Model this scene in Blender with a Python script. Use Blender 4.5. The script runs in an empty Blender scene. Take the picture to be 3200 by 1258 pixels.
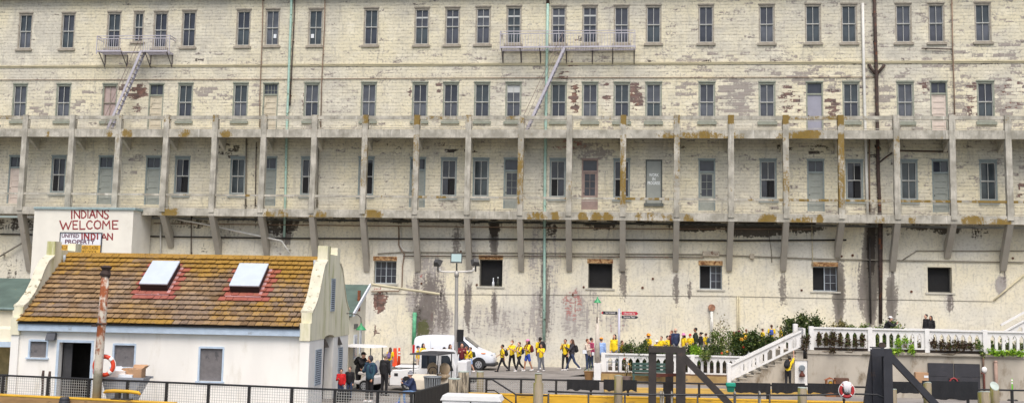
import bpy, bmesh, math, random
import numpy as np
from mathutils import Vector, Matrix, Quaternion

random.seed(7)
rng = np.random.default_rng(7)
S = bpy.context.scene
C = S.collection
R = math.radians

# ------------------------------------------------------------------ camera model
F, CX, CY = 3400.0, 1600.0, 557.0            # focal length and principal point, in photo pixels
def _n(v):
    v = Vector(v); v.normalize(); return v
_Z = _n((586, -31000, 3400))
_X = -_n((-30400, -202, 3400))
_X = (_X - _Z * _X.dot(_Z)).normalized()
_Y = _Z.cross(_X)
EYE = Vector((0.0, -64.9, 4.0))
def raydir(px, py):
    c = Vector(((px - CX) / F, (py - CY) / F, 1.0))
    return Vector((c.dot(_X), c.dot(_Y), c.dot(_Z)))
FWD = raydir(CX, CY)
def at(px, py, Y=None, Z=None, d=None):
    r = raydir(px, py)
    if Y is not None: t = (Y - EYE.y) / r.y
    elif Z is not None: t = (Z - EYE.z) / r.z
    else: t = d
    return EYE + r * t
def proj(p):
    v = Vector(p) - EYE
    c = _X * v.x + _Y * v.y + _Z * v.z
    return (CX + F * c.x / c.z, CY + F * c.y / c.z, c.z)
def onplane(px, py, p0, n):
    r = raydir(px, py)
    t = (Vector(p0) - EYE).dot(n) / r.dot(n)
    return EYE + r * t

cam = bpy.data.cameras.new('Camera'); cam_o = bpy.data.objects.new('Camera', cam); C.objects.link(cam_o)
cam.sensor_width = 36.0; cam.lens = F / 3200 * 36; cam.shift_y = (CY - 629) / 3200
cam.clip_start = 0.5; cam.clip_end = 3000
right = Vector((_X.x, _Y.x, _Z.x)); down = Vector((_X.y, _Y.y, _Z.y)); fwd = Vector((_X.z, _Y.z, _Z.z))
m = Matrix.Identity(4)
for i in range(3):
    m[i][0] = right[i]; m[i][1] = -down[i]; m[i][2] = -fwd[i]; m[i][3] = EYE[i]
cam_o.matrix_world = m
S.camera = cam_o

# ------------------------------------------------------------------ light: bright overcast
w = bpy.data.worlds.new('World'); S.world = w; w.use_nodes = True
nt = w.node_tree
sky = nt.nodes.new('ShaderNodeTexSky'); sky.sky_type = 'NISHITA'; sky.sun_disc = False
SUN_EL, SUN_ROT = R(58), R(170)
sky.sun_elevation = SUN_EL; sky.sun_rotation = SUN_ROT
sky.air_density = 1.0; sky.dust_density = 3.5; sky.ozone_density = 0.6
bg = nt.nodes['Background']; bg.inputs[1].default_value = 0.105
nt.links.new(sky.outputs[0], bg.inputs[0])
sun = bpy.data.lights.new('Sun', 'SUN'); sun.energy = 1.75; sun.angle = R(45); sun.color = (1.0, .965, .92)
sun_o = bpy.data.objects.new('Sun', sun); C.objects.link(sun_o)
sd = Vector((math.sin(SUN_ROT) * math.cos(SUN_EL), math.cos(SUN_ROT) * math.cos(SUN_EL), math.sin(SUN_EL)))
sun_o.rotation_euler = sd.to_track_quat('Z', 'Y').to_euler()
S.view_settings.view_transform = 'Standard'; S.view_settings.look = 'None'
S.view_settings.exposure = 0.66; S.view_settings.gamma = 1.0
S.render.engine = 'CYCLES'

# ------------------------------------------------------------------ node helper + materials
class NG:
    def __init__(s, name):
        s.m = bpy.data.materials.new(name); s.m.use_nodes = True
        s.t = s.m.node_tree; s.b = s.t.nodes['Principled BSDF']
        s._obj = None
    def new(s, k): return s.t.nodes.new('ShaderNode' + k)
    def lk(s, a, b):
        if isinstance(a, (int, float)): b.default_value = a
        elif isinstance(a, (tuple, list)):
            b.default_value = tuple(a) + ((1.0,) if len(a) == 3 and len(b.default_value) == 4 else ())
        else: s.t.links.new(a, b)
    def obj(s):
        if s._obj is None: s._obj = s.new('TexCoord').outputs['Object']
        return s._obj
    def mapped(s, sc=(1, 1, 1), loc=(0, 0, 0), rot=(0, 0, 0), v=None):
        n = s.new('Mapping'); n.inputs['Scale'].default_value = sc; n.inputs['Location'].default_value = loc
        n.inputs['Rotation'].default_value = rot
        s.lk(v or s.obj(), n.inputs['Vector']); return n.outputs[0]
    def noise(s, scale, detail=4, v=None, rough=.55, dist=0):
        n = s.new('TexNoise'); s.lk(v or s.obj(), n.inputs['Vector'])
        n.inputs['Scale'].default_value = scale; n.inputs['Detail'].default_value = detail
        n.inputs['Roughness'].default_value = rough; n.inputs['Distortion'].default_value = dist
        return n.outputs['Fac']
    def attr(s, name):
        n = s.new('Attribute'); n.attribute_name = name; return n.outputs['Fac']
    def math(s, op, a, b=0.0, clamp=False):
        n = s.new('Math'); n.operation = op; n.use_clamp = clamp
        s.lk(a, n.inputs[0]); s.lk(b, n.inputs[1]); return n.outputs[0]
    def add(s, *a):
        o = a[0]
        for x in a[1:]: o = s.math('ADD', o, x)
        return o
    def mul(s, a, b): return s.math('MULTIPLY', a, b)
    def ramp(s, v, lo, hi, a=0.0, b=1.0):
        n = s.new('MapRange'); n.interpolation_type = 'SMOOTHSTEP'
        s.lk(v, n.inputs[0]); n.inputs[1].default_value = lo; n.inputs[2].default_value = hi
        n.inputs[3].default_value = a; n.inputs[4].default_value = b; return n.outputs[0]
    def mix(s, f, a, b, mode='MIX'):
        n = s.new('MixRGB'); n.blend_type = mode
        s.lk(f, n.inputs[0]); s.lk(a, n.inputs[1]); s.lk(b, n.inputs[2]); return n.outputs[0]
    def grey(s, v):
        n = s.new('CombineColor'); 
        for i in range(3): s.lk(v, n.inputs[i])
        return n.outputs[0]
    def brick(s, bw, rh, mortar=.012, v=None, off=.5):
        n = s.new('TexBrick'); s.lk(v, n.inputs['Vector'])
        n.inputs['Scale'].default_value = 1; n.inputs['Brick Width'].default_value = bw
        n.inputs['Row Height'].default_value = rh; n.inputs['Mortar Size'].default_value = mortar
        n.inputs['Mortar Smooth'].default_value = .3
        n.inputs['Color1'].default_value = (0, 0, 0, 1); n.inputs['Color2'].default_value = (1, 1, 1, 1)
        n.inputs['Mortar'].default_value = (.5, .5, .5, 1); n.offset = off
        return n.outputs['Color'], n.outputs['Fac']
    def bump(s, h, st=.3, dist=.02):
        n = s.new('Bump'); n.inputs['Strength'].default_value = st; n.inputs['Distance'].default_value = dist
        s.lk(h, n.inputs['Height']); s.lk(n.outputs[0], s.b.inputs['Normal'])
    def out(s, col, rough=.8, metal=0.0, spec=None):
        s.lk(col, s.b.inputs['Base Color']); s.lk(rough, s.b.inputs['Roughness']); s.lk(metal, s.b.inputs['Metallic'])
        if spec is not None: s.b.inputs['Specular IOR Level'].default_value = spec
        return s.m

def srgb(r, g, b, k=1.0):
    f = lambda c: ((c / 255) / 12.92 if c / 255 <= .04045 else (((c / 255) + .055) / 1.055) ** 2.4) * k
    return (f(r), f(g), f(b))
_mc = {}
def M(name, col=None, rough=.7, var=.18, scale=4.0, col2=None, bump=0.0, metal=0.0, spec=None, dirt=None, dth=(.56, .66), dsc=3.0, stretch=(1, 1, 1)):
    """weathered plain material: two-scale colour variation, optional stain colour"""
    if name in _mc: return _mc[name]
    g = NG(name); v = g.mapped(stretch)
    c2 = col2 or tuple(min(1, x * (1 + var)) for x in col)
    c1 = tuple(x * (1 - var) for x in col)
    n = g.noise(scale, 5, v)
    c = g.mix(g.ramp(n, .3, .7), c1, c2)
    if dirt:
        c = g.mix(g.ramp(g.noise(dsc, 7, v, .65), dth[0], dth[1]), c, dirt)
    if bump: g.bump(g.noise(scale * 4, 6, v), bump, .02)
    _mc[name] = g.out(c, rough, metal, spec); return _mc[name]

# ------------------------------------------------------------------ mesh builder
class MB:
    def __init__(s): s.v = []; s.f = []; s.a = {}
    def add(s, vs, fs):
        o = len(s.v); s.v += [tuple(p) for p in vs]; s.f += [tuple(i + o for i in f) for f in fs]; return s
    def box(s, x0, x1, y0, y1, z0, z1):
        return s.add([(x0, y0, z0), (x1, y0, z0), (x1, y1, z0), (x0, y1, z0), (x0, y0, z1), (x1, y0, z1), (x1, y1, z1), (x0, y1, z1)],
                     [(0, 3, 2, 1), (4, 5, 6, 7), (0, 1, 5, 4), (1, 2, 6, 5), (2, 3, 7, 6), (3, 0, 4, 7)])
    def cbox(s, c, h): return s.box(c[0] - h[0], c[0] + h[0], c[1] - h[1], c[1] + h[1], c[2] - h[2], c[2] + h[2])
    def beam(s, p0, p1, wd, ht, up=(0, 0, 1)):
        p0, p1 = Vector(p0), Vector(p1); d = (p1 - p0).normalized(); u = Vector(up)
        if abs(d.dot(u)) > .98: u = Vector((0, 1, 0))
        r = d.cross(u).normalized(); u = r.cross(d)
        vs = []
        for p in (p0, p1):
            for a, b in ((-1, -1), (1, -1), (1, 1), (-1, 1)): vs.append(p + r * a * wd / 2 + u * b * ht / 2)
        return s.add(vs, [(0, 1, 2, 3), (7, 6, 5, 4), (0, 4, 5, 1), (1, 5, 6, 2), (2, 6, 7, 3), (3, 7, 4, 0)])
    def cyl(s, p0, p1, r0, r1=None, n=10, caps=True):
        r1 = r0 if r1 is None else r1
        p0, p1 = Vector(p0), Vector(p1); d = (p1 - p0).normalized()
        a = d.orthogonal().normalized(); b = d.cross(a)
        vs = [p + (a * math.cos(2 * math.pi * i / n) + b * math.sin(2 * math.pi * i / n)) * r for p, r in ((p0, r0), (p1, r1)) for i in range(n)]
        fs = [(i, (i + 1) % n, n + (i + 1) % n, n + i) for i in range(n)]
        if caps: fs += [tuple(reversed(range(n))), tuple(range(n, 2 * n))]
        return s.add(vs, fs)
    def tube(s, pts, r, n=8, closed=False):
        pts = [Vector(p) for p in pts]; k = len(pts); rings = []
        ref = None
        for i, p in enumerate(pts):
            a = pts[i - 1] if (i > 0 or closed) else p; b = pts[(i + 1) % k] if (i < k - 1 or closed) else p
            d = (b - a).normalized()
            if ref is None: ref = d.orthogonal().normalized()
            ref = (ref - d * ref.dot(d)).normalized(); q = d.cross(ref)
            rr = r[i] if isinstance(r, (list, tuple)) else r
            rings.append([p + (ref * math.cos(2 * math.pi * j / n) + q * math.sin(2 * math.pi * j / n)) * rr for j in range(n)])
        vs = [v for ring in rings for v in ring]; fs = []
        for i in range(k if closed else k - 1):
            a, b = i * n, ((i + 1) % k) * n
            fs += [(a + j, a + (j + 1) % n, b + (j + 1) % n, b + j) for j in range(n)]
        if not closed: fs += [tuple(reversed(range(n))), tuple(range((k - 1) * n, k * n))]
        return s.add(vs, fs)
    def ell(s, c, r, nu=12, nv=8, rot=None):
        c = Vector(c); vs = []; fs = []
        for j in range(1, nv):
            t = math.pi * j / nv
            for i in range(nu):
                p = 2 * math.pi * i / nu
                q = Vector((r[0] * math.sin(t) * math.cos(p), r[1] * math.sin(t) * math.sin(p), r[2] * math.cos(t)))
                if rot: q = rot @ q
                vs.append(c + q)
        q = Vector((0, 0, r[2])); q2 = Vector((0, 0, -r[2]))
        if rot: q = rot @ q; q2 = rot @ q2
        vs += [c + q, c + q2]; T, B = len(vs) - 2, len(vs) - 1
        for j in range(nv - 2):
            for i in range(nu):
                a = j * nu + i; b = j * nu + (i + 1) % nu
                fs.append((a, a + nu, b + nu, b))
        for i in range(nu):
            fs.append((T, i, (i + 1) % nu)); fs.append((B, (nv - 2) * nu + (i + 1) % nu, (nv - 2) * nu + i))
        return s.add(vs, fs)
    def cap(s, p0, p1, r0, r1=None, n=10):
        """tapered capsule, closed"""
        r1 = r0 if r1 is None else r1
        p0, p1 = Vector(p0), Vector(p1); d = p1 - p0
        if d.length < 1e-5: return s.ell(p0, (r0, r0, r0), n, 8)
        d.normalize(); ks = (.35, .75, .97)
        pts = [p0 - d * r0 * k for k in (.95, .75, .4)] + [p0, p1] + [p1 + d * r1 * k for k in (.4, .75, .95)]
        rs = [r0 * math.sqrt(1 - k * k) for k in (.95, .75, .4)] + [r0, r1] + [r1 * math.sqrt(1 - k * k) for k in (.4, .75, .95)]
        return s.tube(pts, rs, n)
    def prism(s, poly, axis, a0, a1):
        """polygon in the plane across axis, pushed from a0 to a1. axis 0: (y,z), 1: (x,z), 2: (x,y)"""
        def P(q, a):
            return {0: (a, q[0], q[1]), 1: (q[0], a, q[1]), 2: (q[0], q[1], a)}[axis]
        n = len(poly)
        return s.add([P(q, a0) for q in poly] + [P(q, a1) for q in poly],
                     [tuple(range(n)), tuple(range(2 * n - 1, n - 1, -1))] + [(i, n + i, n + (i + 1) % n, (i + 1) % n) for i in range(n)])
    def quad(s, *p): return s.add(p, [tuple(range(len(p)))])
    def xf(s, mat):
        s.v = [tuple(mat @ Vector(p)) for p in s.v]; return s
    def mesh(s, name, mat, smooth=False, fix=True):
        me = bpy.data.meshes.new(name); me.from_pydata(s.v, [], s.f)
        if fix:
            bm = bmesh.new(); bm.from_mesh(me); bmesh.ops.recalc_face_normals(bm, faces=bm.faces); bm.to_mesh(me); bm.free()
        if mat: me.materials.append(mat)
        if smooth:
            me.polygons.foreach_set('use_smooth', [True] * len(me.polygons))
        for k, v in s.a.items():
            at_ = me.attributes.new(k, 'FLOAT', 'POINT'); at_.data.foreach_set('value', np.asarray(v, dtype=np.float32))
        return me
    def build(s, name, mat, parent=None, smooth=False, bevel=0, fix=True, loc=None, rotz=0):
        o = bpy.data.objects.new(name, s.mesh(name, mat, smooth, fix)); C.objects.link(o)
        if parent: o.parent = parent
        if loc is not None: o.location = loc
        if rotz: o.rotation_euler.z = rotz
        if bevel:
            b = o.modifiers.new('bevel', 'BEVEL'); b.width = bevel; b.segments = 2; b.limit_method = 'ANGLE'; b.angle_limit = R(35)
        return o

def tag(o, label=None, cat=None, group=None, kind=None):
    if label: o['label'] = label
    if cat: o['category'] = cat
    if group: o['group'] = group
    if kind: o['kind'] = kind
    return o
def thing(name, label, cat, loc=(0, 0, 0), rotz=0, group=None):
    o = bpy.data.objects.new(name, None); C.objects.link(o); o.empty_display_size = .2
    o.location = loc; o.rotation_euler = (0, 0, rotz)
    return tag(o, label, cat, group)
def dup(root, loc, rotz, label, group=None):
    r = root.copy(); C.objects.link(r); r.location = loc; r.rotation_euler.z = rotz
    tag(r, label, None, group)
    for ch in list(root.children):
        c = ch.copy(); C.objects.link(c); c.parent = r
        for gch in list(ch.children):
            d_ = gch.copy(); C.objects.link(d_); d_.parent = c
    return r
def text_obj(body, size, mat, name, parent, loc, rot, extrude=.002, align='LEFT', sx=1.0, bold=0.0):
    cu = bpy.data.curves.new('txt', 'FONT'); cu.body = body; cu.size = size; cu.extrude = extrude; cu.align_x = align
    cu.align_y = 'BOTTOM_BASELINE'; cu.offset = bold; cu.resolution_u = 3
    t = bpy.data.objects.new('txt', cu); C.objects.link(t)
    me = bpy.data.meshes.new_from_object(t.evaluated_get(bpy.context.evaluated_depsgraph_get()))
    bpy.data.objects.remove(t); bpy.data.curves.remove(cu)
    me.name = name; me.materials.clear(); me.materials.append(mat)
    o = bpy.data.objects.new(name, me); C.objects.link(o); o.parent = parent
    o.location = loc; o.rotation_euler = rot; o.scale = (sx, 1, 1)
    return o
def fit_text(body, mat, name, parent, x0, x1, zb, zt, y, bold=0.0):
    o = text_obj(body, 1.0, mat, name, parent, (0, 0, 0), (R(90), 0, 0), .004, 'LEFT', 1, bold)
    v = np.array([tuple(q.co) for q in o.data.vertices]); mn, mx = v.min(0), v.max(0)
    sx, sy = (x1 - x0) / (mx[0] - mn[0]), (zt - zb) / (mx[1] - mn[1])
    for q in o.data.vertices: q.co = ((q.co.x - mn[0]) * sx, (q.co.y - mn[1]) * sy, q.co.z)
    o.location = (x0, y, zb); return o

# ================================================================== THE BARRACKS (the long facade), wall plane Y = 0
SLABB = at(1700, 686, Y=-1.6).z
bar = thing('barracks_building', 'long cream painted four storey barracks with two concrete galleries and peeling walls', 'building', (0, 0, 0))

CREAM_A, CREAM_B, CREAM_C = srgb(221, 211, 182), srgb(196, 192, 178), srgb(235, 227, 203)
def wall_material(name, lower):
    g = NG(name)
    CREAM_A, CREAM_B, CREAM_C = (srgb(229, 220, 193), srgb(211, 207, 194), srgb(240, 234, 215)) if lower else (srgb(222, 213, 184), srgb(202, 197, 182), srgb(240, 233, 211))
    sep = g.new('SeparateXYZ'); g.lk(g.obj(), sep.inputs[0])
    cmb = g.new('CombineXYZ'); g.lk(sep.outputs[0], cmb.inputs[0]); g.lk(sep.outputs[2], cmb.inputs[1])
    wob = g.noise(.9, 2, cmb.outputs[0])
    v = g.new('VectorMath'); v.operation = 'ADD'; g.lk(cmb.outputs[0], v.inputs[0])
    cw = g.new('CombineXYZ'); g.lk(g.mul(g.math('SUBTRACT', wob, .5), .35), cw.inputs[0]); g.lk(g.mul(g.math('SUBTRACT', wob, .5), .05), cw.inputs[1])
    g.lk(cw.outputs[0], v.inputs[1]); P = v.outputs[0]
    bc, mort = g.brick(.62 if not lower else .3, .205 if not lower else .085, .014 if not lower else .008, P)
    big = g.noise(.22, 4, P); mid = g.noise(1.1, 7, P, .6); fine = g.noise(7, 8, P, .65)
    horiz = g.noise(1.0, 7, g.mapped((1.9, 5.2, 1), v=P), .68)
    vert = g.noise(1.0, 7, g.mapped((5.5, .55, 1), v=P), .62)
    vfine = g.noise(1.0, 8, g.mapped((14, 1.2, 1), v=P), .65)
    c = g.mix(g.ramp(big, .38, .64), CREAM_A, CREAM_B)
    c = g.mix(g.ramp(mid, .45, .75, 0, .65), c, CREAM_C)
    c = g.mix(g.ramp(fine, .46, .7, 0, .5), c, srgb(168, 162, 146))
    if not lower:
        wash = g.noise(1.0, 6, g.mapped((.55, 1.1, 1), (4, 9, 0), v=P), .62); c = g.mix(g.ramp(wash, .5, .68, 0, .4), c, srgb(172, 168, 158)); c = g.mix(g.ramp(g.noise(1, 6, g.mapped((3.2, .5, 1), (1, 3, 0), v=P), .6), .55, .7, 0, .45), c, srgb(156, 151, 142))
        # rock-faced courses: shading painted in towards each course's foot, pale noise streaks
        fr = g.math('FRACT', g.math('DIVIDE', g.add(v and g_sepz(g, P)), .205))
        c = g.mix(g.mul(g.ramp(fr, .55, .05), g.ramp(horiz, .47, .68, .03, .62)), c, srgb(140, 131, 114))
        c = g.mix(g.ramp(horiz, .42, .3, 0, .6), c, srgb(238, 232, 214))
        c = g.mix(g.ramp(g.noise(13, 6, g.mapped((.6, 1.5, 1), v=P), .7), .62, .72, 0, .5), c, srgb(110, 100, 88))
        c = g.mix(g.ramp(bc, .0, 1.0, 0, .13), c, srgb(186, 182, 172))
        c = g.mix(g.mul(mort, g.ramp(fine, .4, .62, .0, .55)), c, srgb(134, 126, 110))
        thr = g.add(g.mul(g.math('SUBTRACT', horiz, .5), .95), g.mul(g.math('SUBTRACT', bc, .5), .55), g.mul(g.math('SUBTRACT', fine, .5), .8))
    else:
        c = g.mix(g.ramp(vert, .52, .7, 0, .5), c, srgb(172, 167, 156))
        c = g.mix(g.ramp(g.noise(2.2, 8, P, .72), .56, .7, 0, .5), c, srgb(160, 152, 142))
        c = g.mix(g.ramp(vfine, .58, .74, 0, .4), c, srgb(140, 133, 122))
        thr = g.add(g.mul(g.math('SUBTRACT', vert, .5), .9), g.mul(g.math('SUBTRACT', fine, .5), .8), g.mul(g.math('SUBTRACT', bc, .5), .22))
    rnd = g.noise(3.3, 5, P, .7)
    # bare grey block
    gcol = g.mix(rnd, srgb(114, 108, 102), srgb(172, 166, 159)); gcol = g.mix(g.ramp(bc, 0, 1, 0, .5), gcol, srgb(146, 134, 130))
    fg = g.ramp(g.add(g.attr('grey'), thr), .46, .58)
    c = g.mix(g.mul(fg, .86), c, gcol)
    if lower: c = g.mix(g.mul(g.ramp(g.add(g.attr('grey'), g.mul(g.math('SUBTRACT', mid, .5), .6)), .15, .7), g.ramp(vert, .3, .6, .35, .85)), c, g.mix(rnd, srgb(146, 140, 136), srgb(186, 180, 174)))
    # salt bloom round the bare brick
    pk = g.attr('peel')
    c = g.mix(g.mul(g.ramp(pk, .3, .6), g.ramp(fine, .4, .6, 0, .6)), c, srgb(236, 228, 208))
    bcol = g.mix(g.ramp(rnd, .35, .62), srgb(62, 44, 40), srgb(132, 92, 80)); bcol = g.mix(g.ramp(bc, .3, 1, 0, .55), bcol, srgb(110, 100, 98))
    fp = g.ramp(g.add(pk, thr), .47, .55)
    c = g.mix(g.mul(fp, .94), c, bcol)
    rcol = g.mix(rnd, srgb(150, 70, 62), srgb(196, 140, 132))
    c = g.mix(g.mul(g.ramp(g.add(g.attr('red'), thr), .48, .56), .8), c, rcol)
    # wet soot streaks
    fs = g.ramp(g.add(g.attr('streak'), g.mul(g.math('SUBTRACT', vert, .5), 1.2), g.mul(g.math('SUBTRACT', fine, .5), 1.3)), .36, .72)
    c = g.mix(g.mul(fs, .86), c, g.mix(g.ramp(g.attr('streak'), .75, 1.15), g.mix(rnd, srgb(84, 77, 72), srgb(134, 126, 120)), g.mix(rnd, srgb(26, 23, 22), srgb(84, 76, 74))))
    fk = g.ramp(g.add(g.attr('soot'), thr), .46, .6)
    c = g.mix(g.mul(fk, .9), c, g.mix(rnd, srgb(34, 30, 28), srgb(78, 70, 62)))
    c = g.mix(g.ramp(g.add(g.attr('green'), thr), .4, .6, 0, .85), c, g.mix(rnd, srgb(64, 70, 40), srgb(104, 106, 62)))
    h = g.add(g.mul(mort, -.8 if not lower else -.1), g.mul(horiz if not lower else fine, .9), g.mul(fp, -.5))
    g.bump(h, .55 if not lower else .25, .035 if not lower else .012)
    return g.out(c, .88, 0, .25)
def g_sepz(g, P):
    s_ = g.new('SeparateXYZ'); g.lk(P, s_.inputs[0]); return s_.outputs[1]

# ---- masks, given as soft blobs in photo pixels (cx, cy, rx, ry, strength); evaluated on the wall vertices
BL = {
 'peel': [(428, 287, 40, 26, .6), (383, 292, 10, 30, .62), (425, 340, 22, 28, .3), (1797, 312, 17, 62, .62), (1897, 312, 17, 58, .5), (1990, 312, 16, 55, .55),
          (1765, 232, 28, 16, .42), (1370, 280, 12, 30, .42), (1280, 285, 7, 22, .42), (1735, 196, 20, 5, .7), (1790, 196, 28, 5, .7), (950, 340, 5, 60, .45), (830, 310, 5, 30, .4),
          (2470, 320, 50, 60, .36), (2600, 330, 26, 60, .4), (3040, 310, 40, 60, .34), (3160, 300, 50, 60, .36), (2880, 275, 22, 20, .5), (1185, 945, 20, 42, .8), (1200, 925, 18, 20, .6), (1176, 1030, 9, 24, .72),
          (1312, 860, 10, 10, .4), (2722, 800, 30, 130, .3), (1335, 1000, 10, 35, .38), (1803, 120, 10, 12, .5), (1975, 295, 8, 40, .5), (700, 760, 60, 50, .3), (870, 770, 30, 60, .34), (3195, 590, 14, 40, .5), (480, 470, 16, 8, .4)],
 'grey': [(130, 320, 48, 58, .36), (270, 325, 48, 58, .4), (650, 290, 48, 32, .4), (715, 300, 24, 60, .38), (800, 300, 22, 60, .38), (545, 285, 12, 30, .4), (2140, 290, 45, 45, .38), (2300, 300, 62, 62, .58), (2190, 180, 80, 22, .34),
          (2610, 270, 28, 46, .44), (2760, 290, 40, 42, .48), (2880, 275, 24, 28, .5), (3010, 300, 40, 70, .44), (3150, 310, 60, 75, .52), (2500, 240, 60, 30, .38), (2600, 190, 600, 26, .22), (3100, 165, 120, 40, .42), (2800, 60, 500, 160, .14), (2450, 225, 80, 24, .3),
          (300, 60, 400, 70, .1), (700, 190, 140, 20, .3), (1850, 470, 80, 36, .4), (2740, 500, 40, 90, .2), (430, 520, 30, 50, .3), (1410, 470, 50, 24, .42), (1130, 460, 180, 24, .24), (700, 470, 40, 30, .3),
          (1345, 860, 50, 70, .46), (1330, 940, 70, 90, .5), (1370, 1000, 50, 70, .52), (1310, 1020, 25, 60, .5), (1460, 940, 16, 120, .42), (1543, 960, 10, 60, .6), (1700, 840, 60, 260, .36), (1690, 980, 40, 110, .48), (1800, 980, 60, 90, .44), (1930, 1010, 60, 40, .36),
          (1600, 1010, 160, 60, .36), (1500, 1000, 60, 70, .34), (1860, 960, 30, 80, .34), (2050, 1000, 60, 40, .2), (1480, 770, 16, 80, .4), (1580, 900, 20, 80, .25), (3128, 890, 20, 34, .7), (2965, 940, 14, 34, .48), (2680, 890, 30, 110, .3), (1400, 640, 40, 40, .3)],
 'red': [(1790, 950, 40, 60, .42), (1180, 905, 22, 8, .6), (1315, 860, 8, 10, .6), (1352, 990, 6, 26, .5), (1930, 1025, 40, 20, .34), (1790, 460, 60, 30, .3), (2705, 850, 14, 90, .3), (1640, 800, 40, 20, .2), (2150, 1005, 30, 14, .2), (1700, 1020, 30, 30, .3)],
 'streak': [(1462, 950, 13, 100, .6), (1542, 955, 9, 62, .7), (1338, 955, 28, 110, .66), (1312, 1000, 20, 60, .74), (1385, 980, 22, 70, .5), (1705, 930, 20, 140, .6), (1948, 880, 11, 70, .62), (2112, 905, 12, 60, .66), (2157, 905, 6, 40, .64), (2447, 905, 16, 60, .55), (2622, 915, 20, 100, .85), (2722, 830, 24, 200, 1.1), (2712, 900, 34, 120, .62), (2738, 740, 16, 60, .9), (2786, 930, 19, 85, .78),
            (2968, 945, 14, 40, .5), (1560, 1000, 100, 40, .12), (1372, 940, 12, 120, .5), (1300, 930, 14, 100, .45), (895, 720, 22, 60, .6), (1545, 730, 14, 90, .85), (1425, 750, 16, 60, .55), (2278, 880, 8, 60, .3), (2850, 760, 30, 40, .2), (700, 730, 60, 40, .3), (2450, 760, 10, 60, .35), (3135, 860, 14, 40, .4),
            (897, 500, 8, 110, .55), (1697, 590, 14, 70, .45), (2740, 520, 12, 120, .6), (2290, 640, 50, 30, .2)],
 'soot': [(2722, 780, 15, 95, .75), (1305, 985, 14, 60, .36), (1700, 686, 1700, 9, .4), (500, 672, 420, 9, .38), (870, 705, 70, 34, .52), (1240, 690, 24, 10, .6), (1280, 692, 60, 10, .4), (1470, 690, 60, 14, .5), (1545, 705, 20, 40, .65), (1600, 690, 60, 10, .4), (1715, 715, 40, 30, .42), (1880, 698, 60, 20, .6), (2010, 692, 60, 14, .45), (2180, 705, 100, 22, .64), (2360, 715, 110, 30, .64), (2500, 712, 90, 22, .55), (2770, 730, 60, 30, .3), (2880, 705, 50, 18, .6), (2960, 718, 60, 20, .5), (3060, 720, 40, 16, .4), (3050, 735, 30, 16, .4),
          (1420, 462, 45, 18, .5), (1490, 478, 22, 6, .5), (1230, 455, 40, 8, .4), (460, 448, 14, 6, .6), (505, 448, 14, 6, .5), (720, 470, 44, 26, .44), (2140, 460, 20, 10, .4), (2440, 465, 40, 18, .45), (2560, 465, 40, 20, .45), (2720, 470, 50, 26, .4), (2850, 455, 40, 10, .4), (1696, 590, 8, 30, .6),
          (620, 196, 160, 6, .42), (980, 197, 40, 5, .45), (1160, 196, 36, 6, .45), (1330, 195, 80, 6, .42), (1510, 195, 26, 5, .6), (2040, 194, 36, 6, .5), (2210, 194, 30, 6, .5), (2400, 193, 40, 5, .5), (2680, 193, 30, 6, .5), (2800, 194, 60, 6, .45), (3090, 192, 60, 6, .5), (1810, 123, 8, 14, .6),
          (350, 812, 30, 20, .4), (30, 830, 60, 60, .3), (640, 790, 20, 40, .35), (1375, 930, 10, 30, .4), (60, 700, 120, 26, .42), (300, 690, 60, 20, .3), (590, 700, 90, 22, .36)],
 'green': [(1322, 1030, 22, 34, .7), (1700, 1040, 16, 40, .42), (1295, 1030, 8, 40, .3), (1640, 760, 18, 20, .3)],
}
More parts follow.
